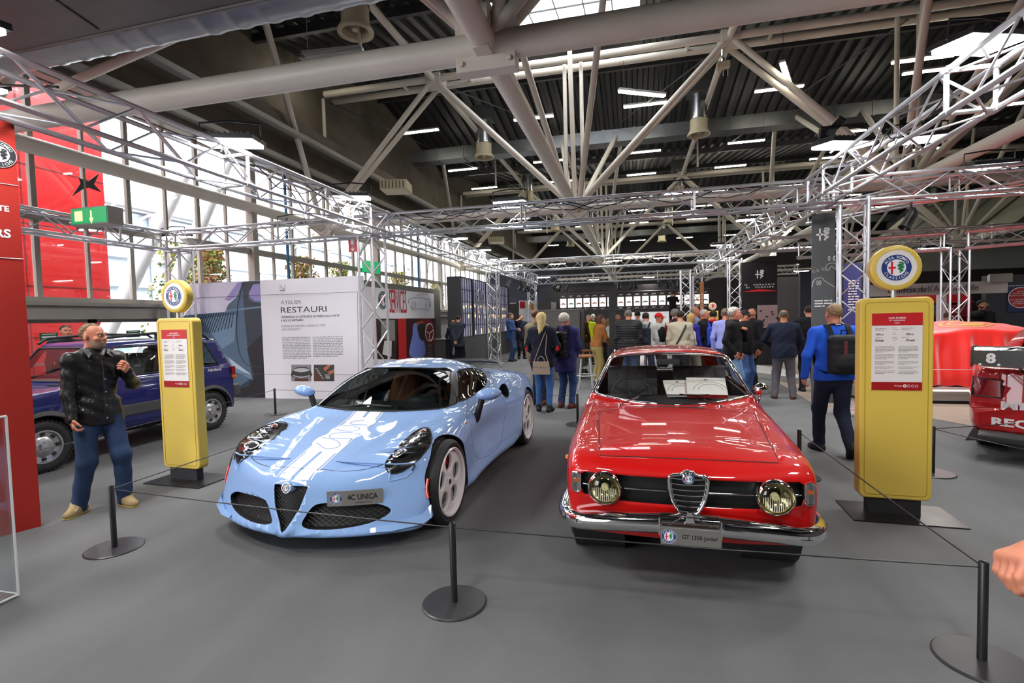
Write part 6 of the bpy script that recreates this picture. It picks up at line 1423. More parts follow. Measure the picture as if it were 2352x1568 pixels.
# display plate
q0, q1 = FB.project([(.285, .392), (.650, .392)], 1, -1); cc = (q0+q1)/2; ux = (q1-q0).normalized(); W = .385; nrm = Vector((ux.y, -ux.x, 0)).normalized(); cc = cc+nrm*.03
pv = lambda u, v, w=0: cc+ux*u+Vector((0, 0, v))+nrm*(w-.05*((u/W)**2))
g = MB(); n = 12; vs = []
for i in range(n+1): u = -W/2+W*i/n; vs += [pv(u, -.054), pv(u, .054), pv(u, .054, -.006), pv(u, -.054, -.006)]
g.add(vs, [(i*4+j, i*4+(j+1) % 4, i*4+4+(j+1) % 4, i*4+4+j) for i in range(n) for j in range(4)]+[(0, 1, 2, 3), (n*4+3, n*4+2, n*4+1, n*4)]); pl = g.build('show_plate', M['plate'], fc)
g = MB(); put_text(g, '4C UNICA', lambda u, v: pv(.055+u, .006+v, .002), 0, 0, w=.21, h=.042, bold=.03); put_text(g, "(designer's cut)", lambda u, v: pv(.06+u, -.034+v, .002), 0, 0, w=.115, h=.017); g.build('lettering', M['matblack'], pl)
badge(pl, lambda u, v, w: pv(-.13+u, v, .0015+w*.5), .043, M['white'], lift=.0008)
g = MB(); g.box((.46, -.56, .36), (.2, .08, .03)); g.build('plate_bracket', M['matblack'], fc)
# wheels
wh = mat('wheel_white', (.78, .78, .79), .25, coat=.6)
def dial_wheel(c, R, rr, w, s):
    t = tyre(fc, c, R, rr, w, s, 'tyre'); Mx = Matrix.Translation(Vector(c)+Vector((s*(w/2-.045), 0, 0)))@Matrix.Rotation(s*pi/2, 4, 'Y')
    hr = rr*.29; loops = [circ(0, 0, rr-.014, 48)]+[circ(rr*.575*cos(a), rr*.575*sin(a), hr, 28) for a in [pi/2+.3+2*pi*k/5 for k in range(5)]]
    o = plate2d(loops, .006, .011, 'wheel_rim', wh, fc, Mx)
    g = MB(); h = w/2; g.lathe([(rr+.004, s*(h-.004)), (rr-.004, s*(h+.004)), (rr-.016, s*(h-.004)), (rr-.018, s*(h-.05)), (rr-.03, s*(h-.09)), (rr-.012, -s*h)], 56, c, (1, 0, 0)); 
    g.lathe([(.05, s*(h-.035)), (.038, s*(h-.03)), (.034, s*(h-.026)), (0, s*(h-.024))], 24, c, (1, 0, 0))
    for k in range(5):
        a = pi/2+.3+2*pi*(k+.5)/5; cx = Vector(c)+Vector((0, .055*cos(a), .055*sin(a)))
        g.lathe([(.011, s*(h-.03)), (.011, s*(h-.024)), (0, s*(h-.024))], 8, cx, (1, 0, 0))
    g.build('rim_barrel', wh, o, smooth=50)
    g = MB(); g.lathe([(0, s*(h-.0225)), (.02, s*(h-.0225)), (.021, s*(h-.026))], 20, c, (1, 0, 0)); g.build('centre_cap', M['black'], o)
    g = MB(); g.lathe([(.06, s*(h-.10)), (rr*.72, s*(h-.10)), (rr*.72, s*(h-.125)), (.06, s*(h-.125))], 40, c, (1, 0, 0)); g.build('brake_disc', mat('brake_disc_steel', (.3, .3, .3), .35, .9), o, smooth=30)
    g = MB(); g.prism([(rr*.5*cos(a), rr*.5*sin(a)) for a in np.linspace(.6, 1.9, 8)]+[(rr*.8*cos(a), rr*.8*sin(a)) for a in np.linspace(1.9, .6, 8)], s*(h-.135), s*(h-.075), lambda u, v, t: (c[0]+t, c[1]+u, c[2]+v)); g.build('brake_caliper', mat('caliper_red', hx('a01c20'), .35), o, bevel=.005)
    g = MB(); g.lathe([(R+.012, s*.03), (R+.012, -s*.19), (0, -s*.19)], 36, (c[0], c[1], c[2]), (1, 0, 0)); g.build('wheel_well', M['matblack'], fc)
for s in (-1, 1): dial_wheel((s*.858, 0, .335), .335, .268, .205, s); dial_wheel((s*.835, 2.6, .355), .355, .288, .235, s)
g = MB(); g.box((0, 1.2, .2), (1.4, 3.2, .1)); g.build('underbody', M['matblack'], fc)
# cabin
tan = mat('tan_leather', hx('a8561e'), .5, bump=.1, bscale=90); dkp = mat('dark_teal_plastic', (.035, .048, .052), .45)
g = MB(); g.prism([(.40, .70), (.55, .80), (.85, .83), (.98, .78), (.98, .5), (.40, .5)], -.68, .68, lambda u, v, t: (t, u, v)); g.build('dashboard', dkp, fc, bevel=.03)
g = MB(); g.ball((.32, .88, .83), (.2, .14, .07), 20, 12); g.build('instrument_hood', dkp, fc, smooth=60)
g = MB(); g.box((0, 1.4, .32), (1.3, 1.6, .08)); g.box((0, 2.1, .62), (1.2, .05, .66)); g.box((0, 1.25, .45), (.22, 1.1, .3)); g.build('cabin_tub', M['matblack'], fc)
for sx in (-1, 1):
    g = MB(); sh_ = []
    for k in range(9):
        t = k/8; w = .23-.06*max(0, t-.55)/.45-.08*max(0, t-.85)/.15; y = 1.62+.30*t; z = .50+.60*t; dep = .07
        sh_.append([(sx*.36-w, y, z), (sx*.36-w*.7, y-dep-.03*(t < .7), z), (sx*.36, y-dep*.4, z), (sx*.36+w*.7, y-dep-.03*(t < .7), z), (sx*.36+w, y, z), (sx*.36, y+.06, z)])
    n = 6; g.add([p for r_ in sh_ for p in r_], [(i*n+j, i*n+(j+1) % n, (i+1)*n+(j+1) % n, (i+1)*n+j) for i in range(8) for j in range(n)]+[tuple(range(n))[::-1], tuple(8*n+j for j in range(n))])
    so = g.build('seat_back', tan, fc, smooth=60); so.modifiers.new('s', 'SUBSURF').render_levels = 2
    g = MB(); g.box((sx*.36, 1.42, .48), (.44, .5, .14)); g.build('seat_cushion', tan, fc, bevel=.04)
g = MB(); R = .175; cc = Vector((.34, 1.02, .80)); ax = Vector((0, -.9, .42)).normalized(); u1, w1, _ = basis(ax); g.path([cc+u1*R*cos(i*.2094)+w1*R*sin(i*.2094) for i in range(30)], .015, 8, closed=True)
for a in (0, pi, -pi/2): g.tube(cc, cc+u1*R*cos(a)+w1*R*sin(a), .016, 6)
g.ball(cc, .05, 12, 8); g.build('steering_wheel', M['matblack'], fc, smooth=60)
# ---------------- dark blue hatchback on the left ----------------
PX, PY = -7.27, 4.30; PT4 = -.04
pb = mat('hatchback_blue_paint', hx('14185c'), .45, coat=1., spec=.2); grm = mat('grey_plastic', (.055, .055, .058), .6)
pd = thing('hatchback', 'dark blue boxy four wheel drive hatchback with roof rails behind the man', 'car', (PX, PY, 0), PT4)
def pd_f(P):   # origin under front axle, nose towards -y
    x, y, z = np.abs(P[:, 0]), P[:, 1], P[:, 2]
    top = z-cr([-.62, -.5, 0, .35, .6, 1.5, 2.4, 2.8], [.80, .835, .90, .945, .97, .99, 1.0, 1.0], y)
    side = x-(.745-.05*np.clip((z-.75)/.3, 0, 1)-.04*np.clip((.4-z)/.2, 0, 1)-.03*np.clip((-y-.2)/.4, 0, 1))
    nose = -.60+.02*x*x-y; tail = y-(2.72-.0*z)
    b = smax(smax(smax(top, side, .05), smax(nose, tail, .03), .04), .30-z, .03)
    roof = z-(1.47-.03*((y-1.5)/1.1)**2-.02*(x/.6)**2); gs = x-(.70-(z-.95)*.27); ws = (.42+(z-.94)*.80)-y; rw = y-(2.74-(z-.95)*.42)
    g = smax(smax(smax(roof, gs, .05), smax(ws, rw, .04), .04), .8-z, .02)
    return smin(b, g, .012)
PB = Body(pd_f, .85, -.72, 2.9, .2, 1.6, (26, 76, 24), .8, .4); PB.yr = (-.8, 2.9, 1.6)
pws = [(-.60, .985), (.60, .985), (.545, 1.36), (.52, 1.385), (-.52, 1.385), (-.545, 1.36)]
psw = [[(.62, 1.0), (1.55, 1.0), (1.55, 1.375), (.86, 1.375)], [(1.64, 1.0), (2.48, 1.02), (2.44, 1.08), (2.32, 1.36), (1.64, 1.375)]]
psw[0] = [(.66, 1.0), (1.53, 1.0), (1.55, 1.02), (1.55, 1.355), (1.53, 1.375), (.92, 1.375), (.86, 1.35)]
PB.cut('windscreen', pws, 1, -1, lambda c: c.z > .93 and c.y > .3)
PB.cut('rear_glass', [(-.5, 1.02), (.5, 1.02), (.47, 1.35), (-.47, 1.35)], 1, 1, lambda c: c.z > .93)
for s in (-1, 1):
    for p in psw: PB.cut('side_glass', p, 0, s, lambda c: c.z > .95)
    for yc in (0, 2.25): PB.cut('arch', [(yc+.36*cos(a), .30+.36*sin(a)) for a in np.linspace(-.3, pi+.3, 20)]+[(yc-.34, .1), (yc+.34, .1)], 0, s, nmin=-.5, extra=lambda c, s=s: c.x*s > .4)
PB.index(); PB.ids[''] = 0
PB.part([''], 'body_shell', pb, pd, solid=.006)
pg = glass('hatch_glass', (.75, .8, .8), .02, 1.2)
for n in ('windscreen', 'rear_glass'): PB.part([n], n, pg, pd)
for s in (-1, 1): PB.part(['side_glass'], 'side_glass', pg, pd, side=s)
g = MB(); g.path(PB.project(dens(pws, 5, True), 1, -1, .001), .014, 6, closed=True); g.build('windscreen_seal', M['matblack'], pd, smooth=60)
for s in (-1, 1):
    for p in psw: g = MB(); g.path(PB.project(dens(p, 5, True), 0, s, .0), .012, 6, closed=True); g.build('window_seal', M['matblack'], pd, smooth=60)
    seam(pd, PB, dens([(.55, .36), (1.57, .36), (1.60, .98)], 6), 0, s); seam(pd, PB, dens([(.55, .36), (.50, .95)], 6), 0, s)
    for y0, y1, z0, z1 in ((.40, .54, .50, .64), (.57, 1.55, .48, .62), (1.59, 1.86, .48, .62)):
        g = MB(); g.prism([(y0, z0), (y1, z0), (y1, z1), (y0, z1)], .725*s, .765*s, lambda u, v, t: (t, u, v)); g.build('side_cladding', grm, pd, bevel=.01)
    for yc in (0, 2.25):
        g = MB(); g.lathe([(.35, .0), (.40, .01), (.41, .03), (.36, .05)], 24, (s*.725, yc, .30), (s, 0, 0)); n = len(g.f); V = g.v
        g.f = [f for f in g.f if min(V[i][2] for i in f) > .22]; g.m = g.m[:len(g.f)]; g.build('wheel_arch_trim', grm, pd, smooth=40)
    g = MB(); g.path([(s*.56, .78, 1.44), (s*.56, .88, 1.51), (s*.56, 1.5, 1.545), (s*.56, 2.3, 1.51), (s*.56, 2.42, 1.42)], [.02, .018, .018, .018, .02], 8); g.path([(s*.56, 1.55, 1.53), (s*.56, 1.55, 1.45)], .025, 6); g.build('roof_rail', M['matblack'], pd, smooth=60)
    g = MB(); g.box((s*.735, 2.70, .86), (.05, .07, .2)); g.build('tail_lamp', mat('tail_red', hx('8a1410'), .25, coat=1), pd, bevel=.01); g = MB(); g.box((s*.737, 2.70, .80), (.052, .074, .05)); g.build('tail_indicator', orange, pd)
    g = MB(); g.ball((s*.735, .30, .74), (.012, .022, .016), 10, 8); g.build('side_indicator', orange, pd, smooth=60)
    g = MB(); g.box((s*.80, .60, 1.0), (.14, .07, .13)); g.build('door_mirror', M['matblack'], pd, bevel=.02)
    for yc in (0, 2.25):
        c = (s*.665, yc, .30); tyre(pd, c, .30, .185, .15, s, mud=True); h = .075
        g = MB(); g.lathe([(.19, s*h), (.175, s*h), (.165, s*.05), (.12, s*.045), (.10, s*.065), (.06, s*.07), (.045, s*.095), (0, s*.1)], 32, c, (1, 0, 0)); g.lathe([(.186, -h), (.186, h)], 32, c, (1, 0, 0)); w = g.build('wheel_rim', disc, pd, smooth=40)
        g = MB()
        for k in range(8): a = k*pi/4; g.box((c[0]+s*.05, yc+.142*cos(a), .30+.142*sin(a)), (.02, .03, .04), rot=(a, 0, 0))
        g.build('rim_slot', M['matblack'], w)
g = MB(); g.box((0, 2.76, .56), (1.5, .14, .2)); g.build('rear_bumper', grm, pd, bevel=.03)
g = MB(); g.box((0, -.62, .52), (1.44, .14, .22)); g.build('front_bumper', grm, pd, bevel=.03)
g = MB(); g.box((0, -.605, .74), (.9, .03, .13)); g.build('front_grille', M['matblack'], pd)
for s in (-1, 1): g = MB(); g.box((s*.57, -.60, .74), (.2, .04, .14)); g.build('headlamp', M['chrome'], pd, bevel=.01)
g = MB()
for k in range(10): q = PB.project([(.25+.02*k, .40)], 2, 1, .003)[0]; g.box(q, (.008, .12, .006))
g.build('cowl_grille', M['matblack'], pd)
q = PB.project([(2.36, .93)], 0, 1, .004)[0]; g = MB(); put_text(g, 'Heritage', lambda u, v: (q.x, q.y+u, q.z+v), 0, 0, w=.26, h=.06, shear=.4, bold=.02); g.build('lettering', M['white'], pd)
g = MB(); g.box((0, 1.1, .5), (1.3, 2.9, .1)); g.prism([(.45, .95), (.75, .98), (.75, .7), (.45, .7)], -.62, .62, lambda u, v, t: (t, u, v)); g.build('cabin_tub', M['matblack'], pd)
for sx in (-1, 1): seat(pd, sx*.32, 1.15, .72, .46, lea)
seat(pd, 0, 1.95, .75, 1.1, lea)
g = MB(); cc = Vector((.32, .88, 1.0)); ax = Vector((0, -.8, .6)).normalized(); u1, w1, _ = basis(ax); g.path([cc+u1*.18*cos(i*.26)+w1*.18*sin(i*.26) for i in range(24)], .012, 6, closed=True); g.tube(cc-u1*.18, cc+u1*.18, .012, 5); g.build('steering_wheel', M['matblack'], pd, smooth=60)
g = MB(); g.box((0, 1.0, .3), (1.1, 3.0, .12)); g.build('underbody', M['matblack'], pd)
# ---------------- red racing saloon, tail cut by the right edge ----------------
rr_ = mat('race_red_paint', hx('a80f14'), .5, coat=1., spec=.2)
rc = thing('racing_car', 'dark red racing saloon with rear wing numbered 8 at the right edge', 'car', (4.16, 5.88, 0), -.60)
def rc_f(P):   # rear bumper at y=0, nose to +y
    x, y, z = np.abs(P[:, 0]), P[:, 1], P[:, 2]
    trunk = z-cr([0, .3, .6, 1.4, 3.6, 4.4], [.93, .97, .98, .96, .95, .75], y)
    side = x-(cr([0, .3, .8, 1.2, 3.2, 4.2], [.78, .85, .90, .87, .89, .75], y)-.06*np.clip((z-.7)/.3, 0, 1)-.05*np.clip((.4-z)/.2, 0, 1))
    tail = (.0+.12*(x/.85)**2.5+.16*np.clip((z-.52)/.03, 0, 1)*1.0+.06*np.clip((z-.60)/.35, 0, 1)+.10*np.clip((.34-z)/.1, 0, 1))-y
    b = smax(smax(smax(trunk, side, .06), smax(tail, y-4.4, .03), .035), .24-z, .03)
    roof = z-(1.36-.05*((y-2.1)/.9)**2-.03*(x/.6)**2); gs = x-(.72-(z-.95)*.45); g = smax(smax(smax(roof, gs, .06), smax((.55+(z-.95)*1.5)-y, y-(3.2-(z-.95)*1.6), .04), .04), .8-z, .02)
    return smin(b, g, .02)
RB = Body(rc_f, 1.0, -.1, 4.5, .15, 1.45, (40, 90, 40), .6, .4); RB.yr = (-.12, 4.5, 1.6)
for s in (-1, 1): RB.cut('side_glass', [(1.0, 1.0), (2.7, 1.0), (2.3, 1.27), (1.35, 1.27)], 0, s, lambda c: c.z > .95)
RB.cut('rear_glass', [(-.55, 1.02), (.55, 1.02), (.45, 1.27), (-.45, 1.27)], 1, -1, lambda c: c.z > .97)
RB.cut('tail_lamp', [(-.84, .66), (-.60, .66), (-.60, .84), (-.84, .86)], 1, -1, lambda c: c.y < .6, nmin=.02); RB.cut('tail_lamp', [(.84, .86), (.60, .84), (.60, .66), (.84, .66)], 1, -1, lambda c: c.y < .6, nmin=.02)
for s in (-1, 1):
    for yc in (.95, 3.5): RB.cut('arch', [(yc+.35*cos(a), .32+.35*sin(a)) for a in np.linspace(-.3, pi+.3, 20)]+[(yc-.33, .05), (yc+.33, .05)], 0, s, nmin=-.5, extra=lambda c, s=s: c.x*s > .4 and c.z < .75)
RB.index(); RB.ids[''] = 0
RB.part([''], 'body_shell', rr_, rc, solid=.006); RB.part(['rear_glass'], 'rear_window', tg, rc); [(RB.part(['side_glass'], 'side_window', tg, rc, side=s), RB.part(['tail_lamp'], 'tail_lamp', mat('tail_lamp_red', hx('7a0a10'), .15, coat=1), rc, side=s)) for s in (-1, 1)]
for s in (-1, 1): g = MB(); g.path(RB.project(dens([(s*.84, .66), (s*.60, .66), (s*.60, .84), (s*.84, .86)], 5, True), 1, -1, .001), .008, 6, closed=True); g.build('lamp_gasket', M['matblack'], rc)
for x0, yc in ((.80, .95), (.80, 3.5)):
    for s in (-1, 1): tyre(rc, (s*(x0-.05), yc, .32), .32, .21, .22, s); g = MB(); g.lathe([(.21, s*.1), (.18, s*.06), (.06, s*.05), (0, s*.06)], 24, (s*(x0-.05), yc, .32), (1, 0, 0)); g.build('wheel_rim', wh, rc, smooth=40)
cbn = mat('carbon_grey', (.035, .035, .036), .35, coat=.5, var=.3, vscale=60)
g = MB(); g.prism([(-.04, .22), (.10, .215), (.5, .2), (.5, .30), (.02, .33), (-.06, .29)], -.76, .76, lambda u, v, t: (t, u, v)); g.build('diffuser', cbn, rc, bevel=.02)
g = MB(); g.prism([(-.86, .20), (-.80, .34), (-.74, .30), (-.74, .22)], .0, .35, lambda u, v, t: (u, t, v)); g.build('corner_flap', cbn, rc)
g = MB()
for txt, z, w, x0 in (('MICHELIN', .585, .80, -.60), ('RECARO', .43, .62, -.66)):
    vs, fs, ax0, ax1, ay0, ay1 = text_polys(txt, 0, .04); sc = w/(ax1-ax0); P2 = RB.project([(x0+(a-ax0)*sc, z+(b-(ay0+ay1)/2)*.085/(ay1-ay0)) for a, b in vs], 1, -1, .003); g.add(P2, fs)
g.build('lettering', M['white'], rc)
seam(rc, RB, dens([(-.62, .93), (-.60, .62), (-.60, .6), (.6, .6), (.62, .93)], 5), 1, -1)
# wing
wz = 1.16
w_ = MB(); w_.prism([(-.05, .02), (.04, .045), (.22, .05), (.32, .03), (.32, .015), (.1, .0), (-.05, .0)], -.80, .80, lambda u, v, t: (t, -.02+u, wz+v)); wg_ = w_.build('rear_wing', cbn, rc, bevel=.004)
for s in (-1, 1):
    g = MB(); g.prism([(-.13, -.115), (-.09, .02), (-.05, .06), (.34, .06), (.36, -.05), (.30, -.13), (-.08, -.15)], s*.80, s*.815, lambda u, v, t: (t, -.02+u, wz+v)); g.build('end_plate', cbn, wg_)
    g = MB(); g.prism([(.05, 0), (.2, 0), (.3, -.22), (.14, -.22)], s*.45, s*.465, lambda u, v, t: (t, -.02+u, wz+v)); g.build('wing_support', cbn, wg_)
g = MB(); g.prism([(-.80, -.115), (-.80, .02), (-.22, .035), (-.33, -.09), (-.45, -.15), (-.74, -.135)], -.10, -.085, lambda u, v, t: (u, -.02+t, wz+v)); g.build('lower_flap', cbn, wg_)
g = MB(); put_text(g, '8', lambda u, v: (-.66+u, -.1235, wz-.055+v), 0, 0, w=.075, h=.105, bold=.05); put_text(g, 'Martini', lambda u, v: (-.25+u, .06+v*.9, wz+.052+v*.04), 0, 0, w=.6, h=.16, shear=.4, bold=.03); g.build('lettering', M['white'], wg_)
for k in (-.74, -.60): g = MB(); g.lathe([(0, 0), (.012, 0), (.012, .01)], 10, (k, -.135, wz-.12+.0), (0, 1, 0)); g.build('rivet', M['alu'], wg_)
# ---------------- platform with draped car ----------------
stp = thing('display_platform', 'low white edged platform under the red draped car', 'platform', (0, 0, 0))
PP = [(3.2, 9.55), (6.15, 10.15), (9.6, 10.6), (9.6, 14.4), (3.4, 14.0)]
PP = [(3.95, 10.0), (9.6, 10.0), (9.6, 13.3), (3.95, 13.3)]
g = MB(); g.prism(PP, .0, .06, lambda u, v, t: (u, v, t)); g.build('plinth', M['matblack'], stp)
g = MB(); g.prism([(a-(.04 if a < 5 else -.04), b-(.04 if b < 12 else -.04)) for a, b in PP], .06, .25, lambda u, v, t: (u, v, t)); g.build('deck', mat('platform_grey', hx('8f8b88'), .4), stp)
g = MB(); g.box((6.8, 9.955, .235), (5.7, .02, .022)); g.build('edge_light', mat('warm_edge_light', (1, .9, .75), .5, emit=3, ecol=(1, .9, .75)), stp)
drp = mat('red_satin_cloth', hx('e01a10'), .42, sheen=.5, spec=.4)
ny_, nx_ = 110, 200; V = []; Fq = []
cxx, cyy = 6.2, 11.28
def drape_z(x, y):
    u, v = x-cxx, y-cyy       # car 4.1 long (x), 1.8 wide (y)
    prof = np.interp(u, [-2.15, -1.95, -1.2, -.4, .4, 1.0, 1.7, 2.05, 2.2], [.80, 1.0, 1.16, 1.27, 1.20, .96, .78, .70, .55])
    edge = max(abs(v)-.78, 0); eu = max(abs(u)-1.98, 0)
    z = .25+prof*(1-.12*(v/.9)**2)-.13
    d = max(edge, eu)
    return z, edge, eu
for j in range(ny_+1):
    for i in range(nx_+1):
        a = -1+2*i/nx_; b = -1+2*j/ny_      # cloth parameter
        U, Vv = a*2.85, b*2.02
        u = np.clip(U, -2.05, 2.05); v = np.clip(Vv, -.86, .86); hang = hypot(U-u, Vv-v)
        z0, _, _ = drape_z(cxx+u, cyy+v); ang = (i*.31 if abs(Vv) > abs(U)*.6 else j*.37)
        w = .045*min(1, hang*3)*(sin(ang*1.1)+.6*sin(ang*2.3+1)+.4*sin(ang*.47+2)); fl = .14*min(hang, .8)
        du, dv = (np.sign(U-u) if U != u else 0), (np.sign(Vv-v) if Vv != v else 0); L = hypot(U-u, Vv-v) or 1
        x = cxx+u+(U-u)/L*(fl+w); y = cyy+v+(Vv-v)/L*(fl+w); wr = .008*sin(u*5+v*9)*1+.006*sin(u*13-v*4)
        V.append((x, y, max(z0+wr-hang*.97, .262+.012*(1+sin(ang*2))))) 
Fq = [(j*(nx_+1)+i, j*(nx_+1)+i+1, (j+1)*(nx_+1)+i+1, (j+1)*(nx_+1)+i) for j in range(ny_) for i in range(nx_)]
g = MB(); g.add(V, Fq); cl = g.build('draped_car_cover', drp, smooth=80, label='glossy red satin cloth draped over a hidden low car on the platform', cat='car cover')
sb = cl.modifiers.new('thick', 'SOLIDIFY'); sb.thickness = .004
def dz_(x, y): return drape_z(x, y)[0]+.008*sin((x-cxx)*5+(y-cyy)*9)+.006*sin((x-cxx)*13-(y-cyy)*4)+.006
q = Vector((cxx-.35, cyy-.45, 0))
g = MB(); c0 = atY(2220, 803, 11.3)
for r0, r1 in ((.23, .27), (.0, .19)):
    n = 36; vs = []
    for k in range(n): a = 2*pi*k/n; vs += [(q.x+r*cos(a)*1.5, q.y+r*sin(a), dz_(q.x+r*cos(a)*1.5, q.y+r*sin(a))) for r in (r0, r1)]
    g.add(vs, [(2*k, 2*k+1, (2*k+3) % (2*n), (2*k+2) % (2*n)) for k in range(n)])
for k, ch in enumerate('ALFA ROMEO MILANO'):
    a = 2*pi*k/17+1; put_text(g, ch, lambda u, v: (lambda X, Y: (X, Y, dz_(X, Y)+.002))(q.x+.21*1.5*cos(a)+u, q.y+.21*sin(a)+v), 0, 0, h=.035)
g.build('cover_emblem', mat('tan_print', hx('a8793a'), .6), cl)
g = MB()
for x in (4.3, 6.3, 8.3): g.box((x, 10.05, .42), (.02, .02, .34))
g.tube((4.3, 10.05, .58), (9.4, 10.05, .58), .004, 5); g.build('platform_rail', M['alu'], label='slim low metal rail on the front edge of the platform', cat='rail')
# second low platform beyond the man in grey trousers
g = MB(); g.prism([(2.6, 14.4), (3.75, 12.2), (3.8, 14.5), (3.2, 16.0)], 0, .14, lambda u, v, t: (u, v, t)); g.build('low_platform', mat('platform_white', (.45, .44, .43), .4), label='low pale platform edge on the floor behind the man in grey trousers', cat='platform', bevel=.01)
# ---------------- people: smooth unions of tapered limbs, skinned on a grid ----------------
def snet(field, lo, hi, h):
    """surface nets on a regular grid: field(P)->values"""
    lo = np.array(lo); n = np.maximum(np.ceil((np.array(hi)-lo)/h).astype(int)+1, 3)
    ax = [lo[k]+h*np.arange(n[k]) for k in range(3)]; G = np.stack(np.meshgrid(*ax, indexing='ij'), -1).reshape(-1, 3)
    v = field(G).reshape(n); s = v < 0
    c = np.zeros(n-1, int); off = [(i, j, k) for i in (0, 1) for j in (0, 1) for k in (0, 1)]
    sl = lambda i, j, k: (slice(i, n[0]-1+i), slice(j, n[1]-1+j), slice(k, n[2]-1+k))
    for o in off: c += s[sl(*o)]
    act = (c > 0) & (c < 8); ids = -np.ones(n-1, int); ids[act] = np.arange(act.sum()); I = np.argwhere(act); acc = np.zeros((len(I), 3)); cnt = np.zeros(len(I))
    for a in off:
        for k in range(3):
            if a[k]: continue
            b = list(a); b[k] = 1; va = v[tuple((I+a).T)]; vb = v[tuple((I+b).T)]; cr_ = (va < 0) != (vb < 0); t = np.where(cr_, va/np.where(cr_, va-vb, 1), 0)
            p = I+np.array(a, float); p[:, k] += t; acc[cr_] += p[cr_]; cnt[cr_] += 1
    V = lo+h*acc/np.maximum(cnt, 1)[:, None]; F = []
    for k in range(3):
        a, b = (k+1) % 3, (k+2) % 3; e = np.zeros(3, int); e[k] = 1
        v0 = s; sh = [slice(1, -1)]*3; sh[k] = slice(0, -1); s0 = s[tuple(sh)]; sh1 = list(sh); sh1[k] = slice(1, None); s1 = s[tuple(sh1)]
        E = np.argwhere(s0 != s1); 
        if not len(E): continue
        st = s0[tuple(E.T)]; E = E+np.array([0 if q == k else 1 for q in range(3)])
        ok = (E < np.array(n)-1).all(1); E = E[ok]; st = st[ok]
        da = np.zeros(3, int); da[a] = 1; db = np.zeros(3, int); db[b] = 1
        q = np.stack([ids[tuple((E-da-db).T)], ids[tuple((E-db).T)], ids[tuple(E.T)], ids[tuple((E-da).T)]], 1); q[~st] = q[~st][:, ::-1]; F.append(q[(q >= 0).all(1)])
    F = np.concatenate(F); return V, F
def cap(P, a, b, ra, rb):
    a = np.asarray(a, float); b = np.asarray(b, float); d = b-a; L = d@d+1e-12; t = np.clip((P-a)@d/L, 0, 1); return np.linalg.norm(P-a-t[:, None]*d, axis=1)-(ra+(rb-ra)*t)
def ell(P, c, r, M_=None):
    q = P-np.asarray(c, float)
    if M_ is not None: q = q@M_
    r = np.asarray(r, float); k = np.linalg.norm(q/r, axis=1); k2 = np.linalg.norm(q/r**2, axis=1); return k*(k-1)/np.maximum(k2, 1e-9)
def su(vals, k):
    o = vals[0]
    for v in vals[1:]: o = smin(o, v, k)
    return o
def mesh_obj(name, V, F, m, parent, sub=0):
    me = bpy.data.meshes.new(name); me.from_pydata(V.tolist() if hasattr(V, 'tolist') else V, [], F.tolist() if hasattr(F, 'tolist') else F); me.materials.append(m); me.update(); me.shade_smooth()
    o = bpy.data.objects.new(name, me); COL.objects.link(o); o.parent = parent; return o
def ik2(a, t, l1, l2, hint):
    a = np.array(a, float); t = np.array(t, float); d = t-a; D = np.linalg.norm(d); D = min(max(D, abs(l1-l2)+.01), l1+l2-.004); u = d/np.linalg.norm(d); t = a+u*D
    x = (l1*l1-l2*l2+D*D)/(2*D); h = sqrt(max(l1*l1-x*x, 0)); hv = np.array(hint, float); hv = hv-u*(hv@u); hv = hv/(np.linalg.norm(hv)+1e-9); return a+u*x+hv*h, t
def rotz(v, a): return np.array([v[0]*cos(a)-v[1]*sin(a), v[0]*sin(a)+v[1]*cos(a), v[2]])
CLOTH = {}
def cm_(hexa, rough=.8, **k):
    key = hexa+str(rough)+str(sorted(k.items()))
    if key not in CLOTH: CLOTH[key] = mat('cloth_'+hexa+'_'+str(len(CLOTH)), hx(hexa), rough, bump=k.pop('bump', .12), bscale=k.pop('bscale', 240), spec=k.pop('spec', .3), **k)
    return CLOTH[key]
